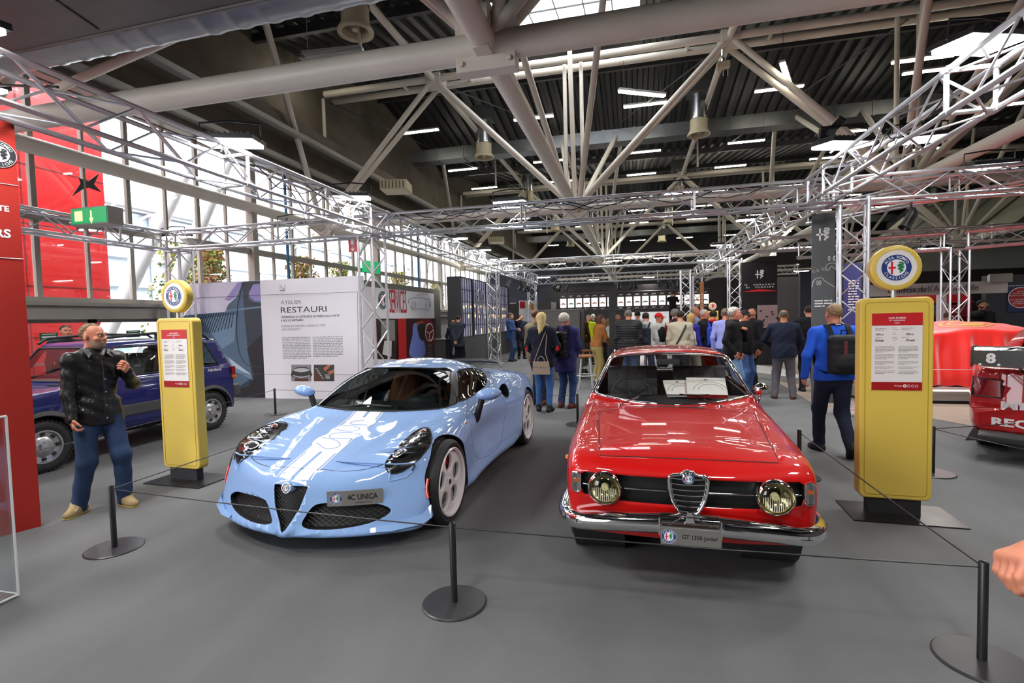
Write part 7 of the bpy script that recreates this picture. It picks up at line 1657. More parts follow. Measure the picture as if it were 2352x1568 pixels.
def person(label, x, y, face, H=1.72, top=('222222', 'shirt'), legs='2b3a55', shoes='222222', hair=('3a2a20', 'short'), skin='skin', arms=None, feet=None, head=0., headtilt=0., lean=0., girth=1., female=False, res=.014, detail=False, extra=None, belt=None, turn=0., z0=0., sole=None, cuff=True, wide=1.):
    """face: angle of the facing direction (0 = towards -y, i.e. the camera; +90 = towards +x). local frame: x = person's left... facing -y"""
    s = H/1.75; t = thing('person', label, 'person', (x, y, z0), radians(face)); K = lambda *v: np.array(v)*s
    hipw, shw = (.095, .185) if female else (.09, .205); shw *= .5+.5*girth; lv = lean
    hip = K(0, 0, .93); up = K(0, -sin(lv), cos(lv))/s
    def tor(px, py, pz): # torso coords, leaned
        q = K(px, py*cos(lv)-pz*sin(lv), pz*cos(lv)+py*sin(lv)); q = rotz(q, turn*min(1, pz/.45)); return hip+q
    chest = tor(0, 0, .36); neck = tor(0, .01, .54); shL, shR = tor(shw-.02, .0, .475), tor(-shw+.02, .0, .475)
    hd = neck+K(0, -.02-.35*sin(lv)*.3, .145)+K(0, -.05*sin(headtilt), 0)
    aw = arms or {}
    def arm(sd, sh):
        d = {'hand': (sd*.27, -.06, -.12+.0), 'el': (sd*.4, .6, -.1)}; d.update(aw.get('L' if sd > 0 else 'R', {}))
        tg = tor(*d['hand']); hint = rotz(np.array(d['el'], float), turn); e, w = ik2(sh, tg, .285*s, .255*s, hint); return e, w
    eL, wL = arm(1, shL); eR, wR = arm(-1, shR)
    ft = feet or {}; fL = K(*ft.get('L', (.11, 0, .085))); fR = K(*ft.get('R', (-.11, 0, .085)))
    hL, hR = hip+K(hipw, 0, -.02), hip+K(-hipw, 0, -.02)
    kh = ft.get('hint', (0, -1, 0)); kL, fL = ik2(hL, fL, .43*s, .42*s, ft.get('kL', kh)); kR, fR = ik2(hR, fR, .43*s, .42*s, ft.get('kR', kh))
    g = girth; hr_ = Matrix.Rotation(head, 3, 'Z'); HR = np.array(hr_); bd = 1.06
    def torso(P, inf, low=0.):
        a = ell(P, tor(0, .0, .33), K(.165*bd*g+inf/s, .108*bd*g+inf/s, .26)); b = ell(P, tor(0, -.02*(g-1)*4, .10), K((.145 if not female else .135)*g+inf/s, .105*g*(1+.35*(g-1)*2)+inf/s, .2)); c = ell(P, tor(0, .01, -.03), K(.158*(.6+.4*g)+inf/s, .115*(.6+.4*g)+inf/s, .14))
        d = cap(P, shL, shR, .062*s+inf, .062*s+inf); L = [a, b, c, d]
        if female: L += [ell(P, tor(.07, -.085, .34), K(.07, .06, .07)+inf), ell(P, tor(-.07, -.085, .34), K(.07, .06, .07)+inf)]
        return su(L, .07*s)
    def armf(P, sh, e, w, inf, end=1.): w2 = e+(w-e)*end; return su([cap(P, sh, e, .052*s*g**.3+inf, .042*s+inf), cap(P, e, w2, .043*s+inf, .034*s+inf*.9)], .03*s)
    def legf(P, h, k, f, inf, end=1.): return su([cap(P, h, k, .088*s*(.5+.5*g)+inf, .060*s+inf*.8), cap(P, k, f, .060*s+inf*.8, .045*s+inf*(1.1 if cuff else .4))], .05*s)
    def foot(P, k, f, sd, inf):
        fw = ft.get('yaw'+('L' if sd > 0 else 'R'), sd*.25); u = np.array([sin(fw), -cos(fw), 0]); pt = ft.get('pt'+('L' if sd > 0 else 'R'), 0.); u = u*cos(pt)+np.array([0, 0, -sin(pt)]); a = f+u*(-.045*s)+K(0, 0, -.045); b = f+u*.13*s+K(0, 0, -.055)
        return su([cap(P, a, b, .042*s+inf, .032*s+inf), cap(P, f+u*.02*s, b-u*.05*s, .045*s+inf, .034*s+inf), cap(P, f, f+K(0, 0, .03), .042*s+inf, .042*s+inf)], .03*s), a, b
    # --- head geometry ---
    def hq(v): return hd+HR@(np.array(v, float)*s)
    hM = HR
    def headf(P):
        q = (P-hd)@hM/s
        cr0 = ell(q, (0, .012, .035), (.074, .095, .083)); fa = ell(q, (0, -.035, -.03), (.060, .062, .085)); jaw = ell(q, (0, -.048, -.082), (.038, .036, .028)); v = su([cr0, fa, jaw], .03)
        nose = cap(q, (0, -.092, .012), (0, -.112, -.022), .009, .013); nw = su([cap(q, (-.014, -.098, -.026), (.014, -.098, -.026), .010, .010), nose], .012); v = smin(v, nw, .014)
        for sx in (-1, 1):
            v = smax(v, -ell(q, (sx*.030, -.098, .010), (.016, .014, .010)), .014); v = smin(v, cap(q, (sx*.014, -.093, .028), (sx*.046, -.080, .028), .008, .007), .012)
            v = smin(v, ell(q, (sx*.045, -.065, -.022), (.018, .018, .016)), .02); v = smin(v, ell(q, (sx*.077, .012, -.005), (.010, .020, .032)), .008); 
        v = smin(v, cap(q, (-.020, -.097, -.052), (.020, -.097, -.052), .0062, .0062), .006); v = smin(v, cap(q, (-.015, -.094, -.064), (.015, -.094, -.064), .0065, .0065), .005)
        v = smin(v, cap(q, (0, .02, -.06), (0, .035, -.15), .052*(.7+.3*g), .055*(.7+.3*g)), .03); return v*s
    # skin: coarse body plus fine head plus hands in one mesh
    hands = []
    def handgeo(w, e, sd):
        d = (w-e); d = d/np.linalg.norm(d); cfg = aw.get('L' if sd > 0 else 'R', {}); pn = np.array(cfg.get('palm', (-sd*.9, 0, .1)), float); pn = rotz(pn, turn); pn = pn-d*(pn@d); pn /= np.linalg.norm(pn)+1e-9; lat = np.cross(d, pn)*(1 if sd > 0 else -1); curl = cfg.get('curl', .5)
        w0 = w-d*.01*s; pm = w0+d*.05*s; parts = [(w0, w0+d*.035*s, .022*s, .024*s)]; fin = []
        for k in range(4):
            o = (k-1.5)*.0185*s; a = w0+lat*o*.7+d*.02*s; b = w0+lat*o*1.12+d*.078*s; parts.append((a, b, .0135*s, .0125*s)); ln = (.062, .078, .083, .074)[::-1][k]*s*.95 if False else (.073, .082, .078, .062)[k]*s; dd = d; c = b
            for j, (fr, rr) in enumerate(((.45, .0092), (.30, .0085), (.25, .0075))):
                a_ = curl*(.55+.75*j)+curl*.25*k*.3; dd = d*cos(a_)+pn*sin(a_); c2 = c+dd*ln*fr; fin.append((c, c2, (rr+.0006)*s, rr*s)); c = c2
        a = w0+lat*(-.026)*s+d*.018*s; tb = a+(d*.5-lat*.75+pn*.25)*.038*s; tc = tb+(d*.85-lat*.12+pn*(.25+.35*curl))*.032*s; td = tc+(d*.8+pn*(.3+.4*curl)+lat*.2*curl)*.026*s
        fin += [(a, tb, .0145*s, .012*s), (tb, tc, .0115*s, .0105*s), (tc, td, .0102*s, .0085*s)]; return parts, fin, w0
    def handf(P, geo, e, w):
        parts, fin, w0 = geo; v = su([cap(P, a, b, c, d_) for a, b, c, d_ in parts], .014*s); f = None
        for a, b, c, d_ in fin: q = cap(P, a, b, c, d_); v = smin(v, q, .004*s)
        return smin(v, cap(P, w0-(w-e)/np.linalg.norm(w-e)*.07*s, w0, .027*s, .023*s), .015*s)
    VV = []; FF = []; n0 = 0
    def addm(V, F):
        nonlocal n0; VV.append(V); FF.append(F+n0); n0 += len(V)
    pts = np.array([hip, neck, hd, shL, shR, eL, eR, wL, wR, kL, kR, fL, fR]); lo = pts.min(0)-.16*s; hi = pts.max(0)+.16*s
    body_skin = lambda P: su([torso(P, -.016), armf(P, shL, eL, wL, -.006), armf(P, shR, eR, wR, -.006), legf(P, hL, kL, fL, -.014), legf(P, hR, kR, fR, -.014), cap(P, neck-K(0, 0, .06), neck+K(0, -.005, .06), .05*s, .048*s)], .04*s)
    addm(*snet(body_skin, lo, hi, max(res, .016)*1.4)); hb = res*.5 if detail else min(res*.62, .009) if res < .02 else .011
    addm(*snet(headf, hd-K(.11, .14, .17), hd+K(.11, .14, .14), hb))
    for sd, e, w in ((1, eL, wL), (-1, eR, wR)):
        if aw.get('L' if sd > 0 else 'R', {}).get('hide'): continue
        geo = handgeo(w, e, sd); q = np.array([c for p_ in geo[1]+geo[0] for c in (p_[0], p_[1])]); addm(*snet(lambda P: handf(P, geo, e, w), np.minimum(q.min(0), w-(w-e)*.3)-.03*s, np.maximum(q.max(0), w-(w-e)*.3)+.03*s, .0042 if detail else (.006 if res < .02 else .008)))
    mesh_obj('body', np.concatenate(VV), np.concatenate(FF), M[skin], t)
    # trousers
    rs = np.random.RandomState(abs(hash(label)) % 1000 if False else int(x*37+y*91) % 997); ph = rs.rand(6)*6
    def wrk(P, A, fz=38, ctr=None): return A*(np.sin(P[:, 2]*fz/s+6*np.sin(P[:, 0]*7+ph[0])+ph[1])*.6+np.sin(P[:, 2]*fz*.43+P[:, 0]*14*ph[2]+P[:, 1]*19+ph[3])*.7)
    hem = min(fL[2], fR[2])
    def trous(P):
        c = su([ell(P, tor(0, .012, -.03), K(.158*(.6+.4*g), .118*(.6+.4*g), .15)+.004), su([legf(P, hL, kL, fL-np.array([0, 0, .02*s]), .012*wide), legf(P, hR, kR, fR-np.array([0, 0, .02*s]), .012*wide)], .012*s)], .035*s)
        low = np.clip(1-(P[:, 2]-hem)/.35, 0, 1)+.15*np.exp(-((P[:, 2]-.52*s)/.08)**2)
        return smax(c+wrk(P, .0045)*(.3+low), (P[:, 2]-tor(0, 0, .075)[2]), .01)
    if legs: mesh_obj('trousers', *snet(trous, (lo[0], lo[1], -.02), (hi[0], hi[1], tor(0, 0, .12)[2]+.02), res), cm_(legs, .85) if isinstance(legs, str) else legs, t)
    # shoes
    for sd, k, f in ((1, kL, fL), (-1, kR, fR)):
        _, a, b = foot(np.zeros((1, 3)), k, f, sd, 0); l_ = np.minimum(a, b)-.07*s; h_ = np.maximum(np.maximum(a, b), f)+.08*s; fl = min(a[2], b[2])-.042*s
        V, F = snet(lambda P: smax(smax(foot(P, k, f, sd, .005)[0], fl-.004-P[:, 2], .008), P[:, 2]-(f[2]+.055*s), .01), l_, h_, res*.8); sh = mesh_obj('shoe', V, F, cm_(shoes, .6), t)
        if sole: V, F = snet(lambda P: smax(foot(P, k, f, sd, .013)[0], np.abs(P[:, 2]-(fl+.008))-.014, .004), l_-.02, h_, res*.7); mesh_obj('sole', V, F, cm_(sole, .6), sh)
    # upper garment
    col, kind = top[0], top[1]; m = cm_(col, .42, bump=.3, bscale=60, coat=.15) if kind == 'leather' else cm_(col, .5 if kind == 'puffer' else .85)
    infl = {'shirt': .008, 'sweater': .014, 'jacket': .018, 'blazer': .017, 'leather': .015, 'puffer': .026, 'hoodie': .02, 'coat': .022, 'vest': .022}[kind]; hemz = {'shirt': -.02, 'sweater': -.08, 'jacket': -.13, 'blazer': -.20, 'leather': -.14, 'puffer': -.10, 'hoodie': -.10, 'coat': -.36, 'vest': -.10}[kind]
    if len(top) > 2: hemz = top[2]
    cfL = aw.get('L', {}).get('sl', .97); cfR = aw.get('R', {}).get('sl', .97); hz = tor(0, 0, hemz)[2]
    def gar(P):
        v = torso(P, infl); sk = cap(P, tor(0, .005, .1), tor(0, .005, hemz-.05), .13*s*g**.5+infl, (.165 if kind in ('blazer', 'coat') else .15)*s*(.5+.5*g)+infl); q = np.array(P); 
        c = tor(0, .005, 0); sk = (np.sqrt(((P[:, 0]-c[0])/1.30)**2+((P[:, 1]-(c[1]))/.84)**2)-(.138*s*(.5+.5*g)+infl+(.02 if kind in ('blazer', 'coat', 'leather') else .004)*np.clip((hip[2]+.1-P[:, 2])/.3, 0, 1.6))); sk = smax(sk, P[:, 2]-tor(0, 0, .12)[2], .05); v = smin(v, sk, .05)
        if kind != 'vest': ar = [armf(P, shL, eL, wL, infl*.75, cfL), armf(P, shR, eR, wR, infl*.75, cfR)]; v = su([v]+ar, .028*s)
        v = smin(v, cap(P, neck-K(0, 0, .03), neck+K(0, -.005, (.035 if kind not in ('shirt', 'sweater') else .015)), .060*s+infl*.3, .056*s+infl*.3), .03)
        if kind == 'hoodie': v = smin(v, ell(P, neck+K(0, .075, -.005), K(.11, .06, .07)), .03)
        if kind == 'puffer': v = v-.009*np.abs(np.sin(P[:, 2]*58/s))+.003
        else: v = v+(wrk(P, .0035) if kind != 'leather' else wrk(P, .0042, 62))
        v = smax(v, hz+.01*np.sin(P[:, 0]*9+ph[4])-P[:, 2], .012); v = smax(v, P[:, 2]-(neck[2]+(.05 if kind not in ('shirt', 'sweater') else .028)*s), .008)
        if detail or kind in ('blazer', 'jacket', 'leather'):
            pass
        return v
    gl = mesh_obj({'puffer': 'quilted_jacket', 'leather': 'leather_jacket'}.get(kind, kind), *snet(gar, lo-.03, hi+.03, res*.9), m, t)
    if len(top) > 3:   # shirt seen at the neck
        V, F = snet(lambda P: smax(cap(P, neck-K(0, .0, .04), neck+K(0, -.008, .042), .063*s, .055*s), (P[:, 2]-(neck[2]+.058*s)), .006), neck-.13*s, neck+.13*s, .009); mesh_obj('collar', V, F, cm_(top[3], .8), gl)
    # hair
    hc, hk = hair; 
    if hk != 'bald' or True:
        def hairf(P):
            q = (P-hd)@hM/s; top_ = ell(q, (0, .017, .040), (.079, .098, .083) if hk in ('receding', 'balding', 'grey', 'short') else (.083, .101, .086)); n_ = .0035*np.sin(q[:, 0]*170+9*np.sin(q[:, 2]*40))+.003*np.sin(q[:, 1]*120+q[:, 2]*90)
            if hk == 'balding': v = smax(top_, ell(q, (0, -.02, .12), (.075, .12, .075))*-1, .01); v = smax(v, -(q[:, 1]+.02-.5*(q[:, 2]-.02)), .01); v = smax(v, -.055-q[:, 2], .01)
            elif hk == 'receding': v = smax(top_, -(q[:, 1]+.058-np.clip(np.abs(q[:, 0])-.012, 0, .035)*1.5-np.clip(.085-q[:, 2], 0, .2)*.55), .008); v = smax(v, -.055-q[:, 2], .01)
            else:
                v = smax(top_, -(q[:, 1]+.045+1.0*np.clip(q[:, 2]-.055, -.04, .1)), .015)
                if hk in ('short', 'full', 'grey'): v = smax(v, -.06-q[:, 2], .012); v = smax(v, -(q[:, 1]+.02+1.9*np.clip(q[:, 2], -.1, .06)), .014)
                if hk == 'full': v = smin(v, smax(ell(q, (0, .04, .03), (.095, .092, .095)), -(q[:, 1]-.0), .01), .02)
                if hk == 'cap': pass
            if hk in ('long', 'verylong'):
                L_ = .30 if hk == 'long' else .33; fl_ = smax(cap(q, (0, .035, .0), (0, .075, -L_*.75), .085, .055), -(q[:, 1]-.012-.3*np.clip(-q[:, 2], 0, .3)*.2), .015)
                strands = .006*np.sin(q[:, 0]*210)+.01*np.sin(q[:, 0]*37+q[:, 2]*9); v = smin(v, np.maximum(fl_+strands, -(L_*.8+.03*np.sin(q[:, 0]*150))-q[:, 2]), .02)
            return (v+n_)*s
        if hk != 'bald' and hk != 'cap': mesh_obj('hair', *snet(hairf, hd-K(.13, .14, .36 if 'long' in hk else .12), hd+K(.13, .2, .16), (.0065 if detail else .0085) if res < .02 else .012), cm_(hc, .65, bump=.5, bscale=160), t)
        if hk == 'cap':
            g_ = MB(); vs = [hq((.082*cos(a)*sin(b), .012+.103*sin(a)*sin(b), .03+.095*cos(b))) for b in np.linspace(0, pi*.52, 8) for a in np.linspace(0, 2*pi, 24, endpoint=False)]; g_.add([Vector(v) for v in vs], [(i*24+j, i*24+(j+1) % 24, (i+1)*24+(j+1) % 24, (i+1)*24+j) for i in range(7) for j in range(24)])
            g_.add([Vector(hq((sx*.07*cos(b), -.075-.10*sin(b)*k, .032-.02*k+.008*cos(b*1)))) for k in (0, .5, 1) for b, sx in [(b, 1) for b in np.linspace(0, pi, 9)]], [(i*9+j, i*9+j+1, (i+1)*9+j+1, (i+1)*9+j) for i in range(2) for j in range(8)]); o = g_.build('cap', cm_(hc, .8), t, smooth=60); b_ = o.modifiers.new('t', 'SOLIDIFY'); b_.thickness = .004
            mesh_obj('hair', *snet(lambda P: (smax(smax(ell((P-hd)@hM/s, (0, .018, .03), (.08, .099, .08)), ((P-hd)@hM/s)[:, 2]-.03, .01), -.055-((P-hd)@hM/s)[:, 2], .01) + 0)*s if True else 0, hd-K(.1, .1, .1), hd+K(.1, .13, .06), .01), cm_('5a5450', .7), o)
    # eyes, brows
    for sx in (-1, 1):
        c = Vector(hq((sx*.030, -.0860, .010))); ge = MB(); ge.ball(c, .0102*s, 12, 8); e_ = ge.build('eye', M['eye'], t, smooth=60)
        d_ = Vector(HR@np.array([0, -1, 0.])); ge = MB(); ge.ball(c+d_*.0056*s, .0060*s, 10, 6); ge.build('iris', M['iris'], e_, smooth=60)
        if detail or not female: ge = MB(); ge.path([Vector(hq((sx*(.014+.034*k/4), -.104+.020*(k/4)**2, .0315+.004*sin(k*.7)))) for k in range(5)], [.002*s, .0035*s, .0035*s, .003*s, .0015*s], 6); ge.build('eyebrow', cm_(hc if hk != 'cap' else '4a4038', .8), t)
    R_ = dict(t=t, hd=hd, hq=hq, neck=neck, shL=shL, shR=shR, eL=eL, eR=eR, wL=wL, wR=wR, tor=tor, s=s, hip=hip, fL=fL, fR=fR, kL=kL, kR=kR)
    return R_
def glasses(R, m=None):
    g = MB()
    for sx in (-1, 1): g.path([Vector(R['hq']((sx*.030+.019*cos(a), -.104, .008+.015*sin(a)))) for a in np.linspace(0, 2*pi, 14, endpoint=False)], .0016, 5, closed=True); g.path([Vector(R['hq'](p)) for p in ((sx*.049, -.103, .012), (sx*.076, -.06, .012), (sx*.083, .0, .008))], .0016, 5)
    g.path([Vector(R['hq'](p)) for p in ((-.011, -.104, .010), (.011, -.104, .010))], .0018, 5); return g.build('glasses', m or M['matblack'], R['t'])
def beard(R, col, full=True):
    HRq = R['hq']; hd = R['hd']; s = R['s']; o = np.array(HRq((0, 0, 0))); B = np.stack([np.array(HRq((1, 0, 0)))-o, np.array(HRq((0, 1, 0)))-o, np.array(HRq((0, 0, 1)))-o], 1)/s
    def f(P):
        q = (P-o)@B/s; v = smax(smin(ell(q, (0, -.035, -.032), (.0622, .0645, .0865)), ell(q, (0, -.049, -.083), (.0405, .0385, .0305)), .03), q[:, 2]+(.030+.55*np.clip(np.abs(q[:, 0])-.0, 0, .045)*-1+.0), .008)
        v = smax(v, q[:, 1]-.005, .01); v = smax(v, -ell(q, (0, -.105, -.058), (.024, .022, .009)), .005); return (v+.0012*np.sin(q[:, 0]*300)*np.sin(q[:, 2]*260))*s
    return mesh_obj('beard', *snet(f, hd-.15*s, hd+.10*s, .0065), cm_(col, .9, bump=.6, bscale=300), R['t'])
def backpack(R, label, col, w=.30, h=.46, d=.17, face=0, off=0., glossy=False, strip=None):
    t = R['t']; s = R['s']; b = thing('backpack', label, 'backpack', t.location, t.rotation_euler.z); tor = R['tor']; c = tor(0, .155+d/2+off, .24)
    m = cm_(col, .35 if glossy else .7, bump=.3, bscale=80)
    def f(P):
        q = P-c; v = np.maximum(np.abs(q)-np.array([w/2-.06, d/2-.05, h/2-.07]), 0); v = np.linalg.norm(v, axis=1)-.055; v = smin(v, ell(q, (0, d*.45, -h*.2), (w*.38, .05, h*.22)), .02)
        return v+(.006*np.sin(q[:, 0]*60+q[:, 2]*30)*np.sin(q[:, 2]*45) if glossy else .0015*np.sin(q[:, 2]*70))
    mesh_obj('pack', *snet(f, c-np.array([w*.75, d*.9, h*.75]), c+np.array([w*.75, d*.95, h*.75]), .011), m, b)
    for sx, sh in ((1, R['shL']), (-1, R['shR'])):
        x_ = sx*w*.30; g = MB(); p0 = tor(x_, .165, .44); p1 = tor(x_*1.05, .06, .565); p2 = tor(x_*1.1, -.10, .48); p3 = tor(x_*1.35, -.145, .32); p4 = tor(x_*1.9, -.02, .10); p5 = tor(x_*1.4, .14, .02)
        P_ = [Vector(p) for p in ospline([p0, p1, p2, p3, p4, p5], 5)]; vs = []
        for i, p in enumerate(P_): vs += [p+Vector((-.024, 0, 0)), p+Vector((.024, 0, 0)), p+Vector((.024, .004, .008)), p+Vector((-.024, .004, .008))]
        g.add(vs, [(i*4+j, i*4+(j+1) % 4, i*4+4+(j+1) % 4, i*4+4+j) for i in range(len(P_)-1) for j in range(4)]); g.build('strap', cm_(col, .8), b, smooth=50)
    g = MB(); g.path([Vector(c)+Vector((-.035, -.01, h/2-.01)), Vector(c)+Vector((-.03, -.01, h/2+.035)), Vector(c)+Vector((.03, -.01, h/2+.035)), Vector(c)+Vector((.035, -.01, h/2-.01))], .008, 6); g.build('handle', cm_(col, .8), b)
    g = MB(); zz = h*.08; g.path([Vector(c)+Vector((-w*.36, d*.45, zz-.1)), Vector(c)+Vector((-w*.30, d*.52, zz)), Vector(c)+Vector((w*.30, d*.52, zz)), Vector(c)+Vector((w*.36, d*.45, zz-.1))], .004, 5); g.build('zip', M['matblack'], b)
    if strip: g = MB(); g.box((c[0]+.035, c[1]+d*.5+.004, c[2]+.05), (.035, .012, h*.45)); g.build('stripe', mat('dark_red_webbing', hx('5a2024'), .7), b)
    return b, c
# ---------------- the visitors ----------------
def at_px(px, Y): return atY(px, 700, Y).x
def placeP(label, px, Y, topy, face, **k):
    """stand a person at depth Y under the picture column px; height from the picture row of the top of the head"""
    for _ in range(4): x = atY(px, topy, Y)
    Hh = min(max(x.z, 1.55), 1.86); return person(label, x.x, Y, face, H=Hh-.0, **k)
hang = dict(hand=(.24, .0, -.12), el=(.3, 1, 0)); 
def A(L=None, R=None): d = {}; d['L'] = L or dict(hand=(.25, -.02, -.05), el=(.5, 1, 0)); d['R'] = R or dict(hand=(-.25, -.02, -.05), el=(-.5, 1, 0)); return d
# 1 man in leather jacket, left foreground: faces right and a little to the camera
R = person('man in black leather jacket, jeans and worn beige trainers studying the left pillar', -4.70, 3.50, 76, H=1.69, top=('141312', 'leather', -.12, '1c1f27'), legs='2a3c5c', shoes='a08a62', sole='b8a552', hair=('715c42', 'receding'), skin='skin2', res=.0095, detail=True,
    arms={'R': dict(hand=(-.235, -.12, -.05), el=(-.35, 1, 0), palm=(.9, -.3, 0), curl=1.0), 'L': dict(hand=(.15, -.24, .36), el=(.5, .1, -1), palm=(-.6, .8, .2), curl=1.2)}, head=.5, girth=.93, headtilt=.15, feet=dict(L=(.14, -.10, .085), R=(-.16, .06, .085), yawL=.1, yawR=-1.0), wide=1.25)
beard(R, '9b8170')
tL = R['t']; g = MB(); c = R['tor'](.03, -.14, .2)
for k in range(4): q = Vector(R['tor'](.012, -.158+.003*k, .30-.12*k)); g.lathe([(0, -.004), (.007, -.003), (.008, .003)], 12, q, (0, 1, 0))
g.build('press_stud', M['chrome'], tL)
g = MB(); g.path([Vector(R['tor'](.0, -.150-.012*sin(k*.5), .47-.06*k)) for k in range(10)], .0035, 5); g.build('jacket_placket', M['matblack'], tL, smooth=60)
for sx in (-1, 1):
    g = MB(); P_ = [Vector(R['tor'](sx*a, b, c_)) for a, b, c_ in ((.075, .03, .585), (.085, -.05, .575), (.055, -.115, .53), (.095, -.14, .49), (.115, -.10, .53), (.10, .0, .565))]; g.poly(P_); o = g.build('lapel', cm_('141312', .42, bump=.3, bscale=60, coat=.15), tL); b_ = o.modifiers.new('s', 'SOLIDIFY'); b_.thickness = .008
for f_, k_ in ((R['fL'], .1), (R['fR'], -.75)):
    g = MB(); u = Vector((sin(k_), -cos(k_), 0)); w_ = Vector((-u.y, u.x, 0))
    for k in range(5): p = Vector(f_)+u*(.03+.016*k)+Vector((0, 0, .006-.008*k)); g.path([p-w_*.026, p+Vector((0, 0, .008)), p+u*.012+w_*.026], .0035, 5)
    g.build('lace', cm_('d8cdb8', .9), tL)
# 2 man passing behind the hatchback
R = placeP('man in dark jacket walking behind the dark blue hatchback', 150, 6.6, 744, 70, top=('16181f', 'jacket'), legs='202228', hair=('3a2b22', 'short'), skin='skin2', feet=dict(L=(.1, -.22, .085), R=(-.1, .2, .10)))
# walker in blue
R = person('man in bright blue sweatshirt with black backpack walking away by the right pillar', 2.20, 6.40, 186, H=1.72, top=('1f54c8', 'sweater', -.07, 'c8405a'), legs='1c2338', shoes='15161a', hair=('8a7458', 'grey'), skin='skin2', girth=1.14, res=.011,
    arms=A(dict(hand=(.31, -.02, -.03), el=(.7, .8, 0), curl=.6), dict(hand=(-.29, .02, -.04), el=(-.6, .8, 0))), feet=dict(L=(.10, -.14, .085), R=(-.05, .30, .15), ptR=.7, kL=(0, -1, 0)), wide=1.2)
bpk, c = backpack(R, 'black laptop backpack with dark red strip on the man in blue', '17181b', .33, .46, .17, strip=True)
g = MB(); g.path([Vector(R['neck'])+Vector((.07*cos(a), .01+.068*sin(a), .025+.01*sin(a))) for a in np.linspace(-.3, pi+.3, 14)], .012, 6); ns = g.build('neck_strap', M['black'], label='black camera neck strap around the neck of the man in blue', cat='camera strap'); ns.location = R['t'].location; ns.rotation_euler = R['t'].rotation_euler
g = MB(); put_text(g, 'Canon', lambda u, v: Vector(R['neck'])+Vector((-u, .0925-u*u*6, .034+v)), 0, 0, w=.06, h=.014, bold=.03); g.build('lettering', M['white'], ns)
# grey trousers
R = person('balding man in navy sweater and grey trousers seen from behind', 2.72, 10.35, 168, H=1.68, top=('141c30', 'sweater', -.12, '77745c'), legs='55535a', shoes='4a3428', sole='5a4636', hair=('5a5048', 'balding'), skin='skin3', girth=1.22, res=.012, wide=1.5,
    arms=A(dict(hand=(.20, -.22, .10), el=(.9, .4, -.3)), dict(hand=(-.22, -.2, .02), el=(-.9, .4, -.3))), feet=dict(L=(.16, 0, .085), R=(-.16, 0, .085)))
# blond, olive man, white hair
R = person('blond woman in navy blazer with red elbow patches and blue jeans', -1.54, 8.55, 176, H=1.74, top=('151a2b', 'blazer', -.12), legs='3a5f96', shoes='15161a', sole='d8d8d8', hair=('d8c489', 'verylong'), female=True, girth=1.05, res=.011, wide=.5, cuff=False,
    arms=A(dict(hand=(.13, -.12, .02), el=(1, .35, 0)), dict(hand=(-.13, -.12, .02), el=(-1, .35, 0))), feet=dict(L=(.09, -.03, .085), R=(-.12, .05, .085)))
for e, sh in ((R['eL'], R['shL']), (R['eR'], R['shR'])):
    g = MB(); v = Vector(e); g.ball(v+Vector((0, .028, -.01)), (.042, .035, .07), 14, 10); g.build('elbow_patch', mat('patch_red', hx('c01824'), .8), R['t'], smooth=60)
hb = thing('handbag', 'taupe leather handbag hanging at the back of the blond woman', 'handbag', R['t'].location, R['t'].rotation_euler.z)
c = Vector(R['tor'](-.03, .21, -.13)); tp = mat('taupe_leather', hx('a08d78'), .5)
g = MB(); g.prism([(-.15, -.12), (.15, -.12), (.125, .10), (-.125, .10)], -.05, .05, lambda u, v, w: (c.x+u, c.y+w, c.z+v)); bg_ = g.build('bag_body', tp, hb, bevel=.012)
g = MB(); g.prism([(-.13, .105), (.13, .105), (.13, .02), (.03, -.0), (-.03, -.0), (-.13, .02)], .05, .058, lambda u, v, w: (c.x+u, c.y+w, c.z+v)); g.build('flap', tp, bg_, bevel=.004)
g = MB(); g.ball((c.x, c.y+.062, c.z+.015), (.012, .006, .012), 10, 6); g.build('clasp', M['chrome'], bg_)
g = MB(); g.path([c+Vector((.06*cos(a), 0, .10+.085*sin(a))) for a in np.linspace(0, pi, 10)], .007, 6); g.build('handle', tp, bg_, smooth=60)
g = MB(); s0_ = Vector(R['shL'])+Vector((-.06, .02, .075)); g.path([c+Vector((.12, 0, .10)), Vector(R['tor'](.02, .165, .18)), Vector(R['tor'](-.075, .135, .42)), Vector(R['tor'](-.125, .05, .545)), Vector(R['tor'](-.125, -.06, .50))], .008, 5); g.path([c+Vector((-.12, 0, .10)), Vector(R['tor'](-.10, .17, .10)), Vector(R['tor'](-.12, .14, .42))], .007, 5); g.build('shoulder_strap', tp, hb, smooth=60)
R = person('man in olive jacket half hidden behind the blond woman', -1.76, 9.25, 150, H=1.80, top=('6a5f4a', 'jacket'), legs='22242c', shoes='6a4028', hair=('5a3c2c', 'short'), skin='skin2', girth=1.05)
R = person('white haired man in purple blue jacket with jeans seen from behind', -1.20, 9.0, 158, H=1.72, top=('2c2c5e', 'jacket', -.26), legs='2a426c', shoes='5a2a24', sole='3a2a24', hair=('c4c0b8', 'full'), skin='skin2', girth=1.12, res=.011, arms=A(dict(hand=(.12, -.16, .0), el=(1, .4, 0)), dict(hand=(-.12, -.16, .0), el=(-1, .4, 0))))
glasses(R); backpack(R, 'glossy black rain covered backpack on the white haired man', '08080a', .33, .50, .18, glossy=True, off=-.01)
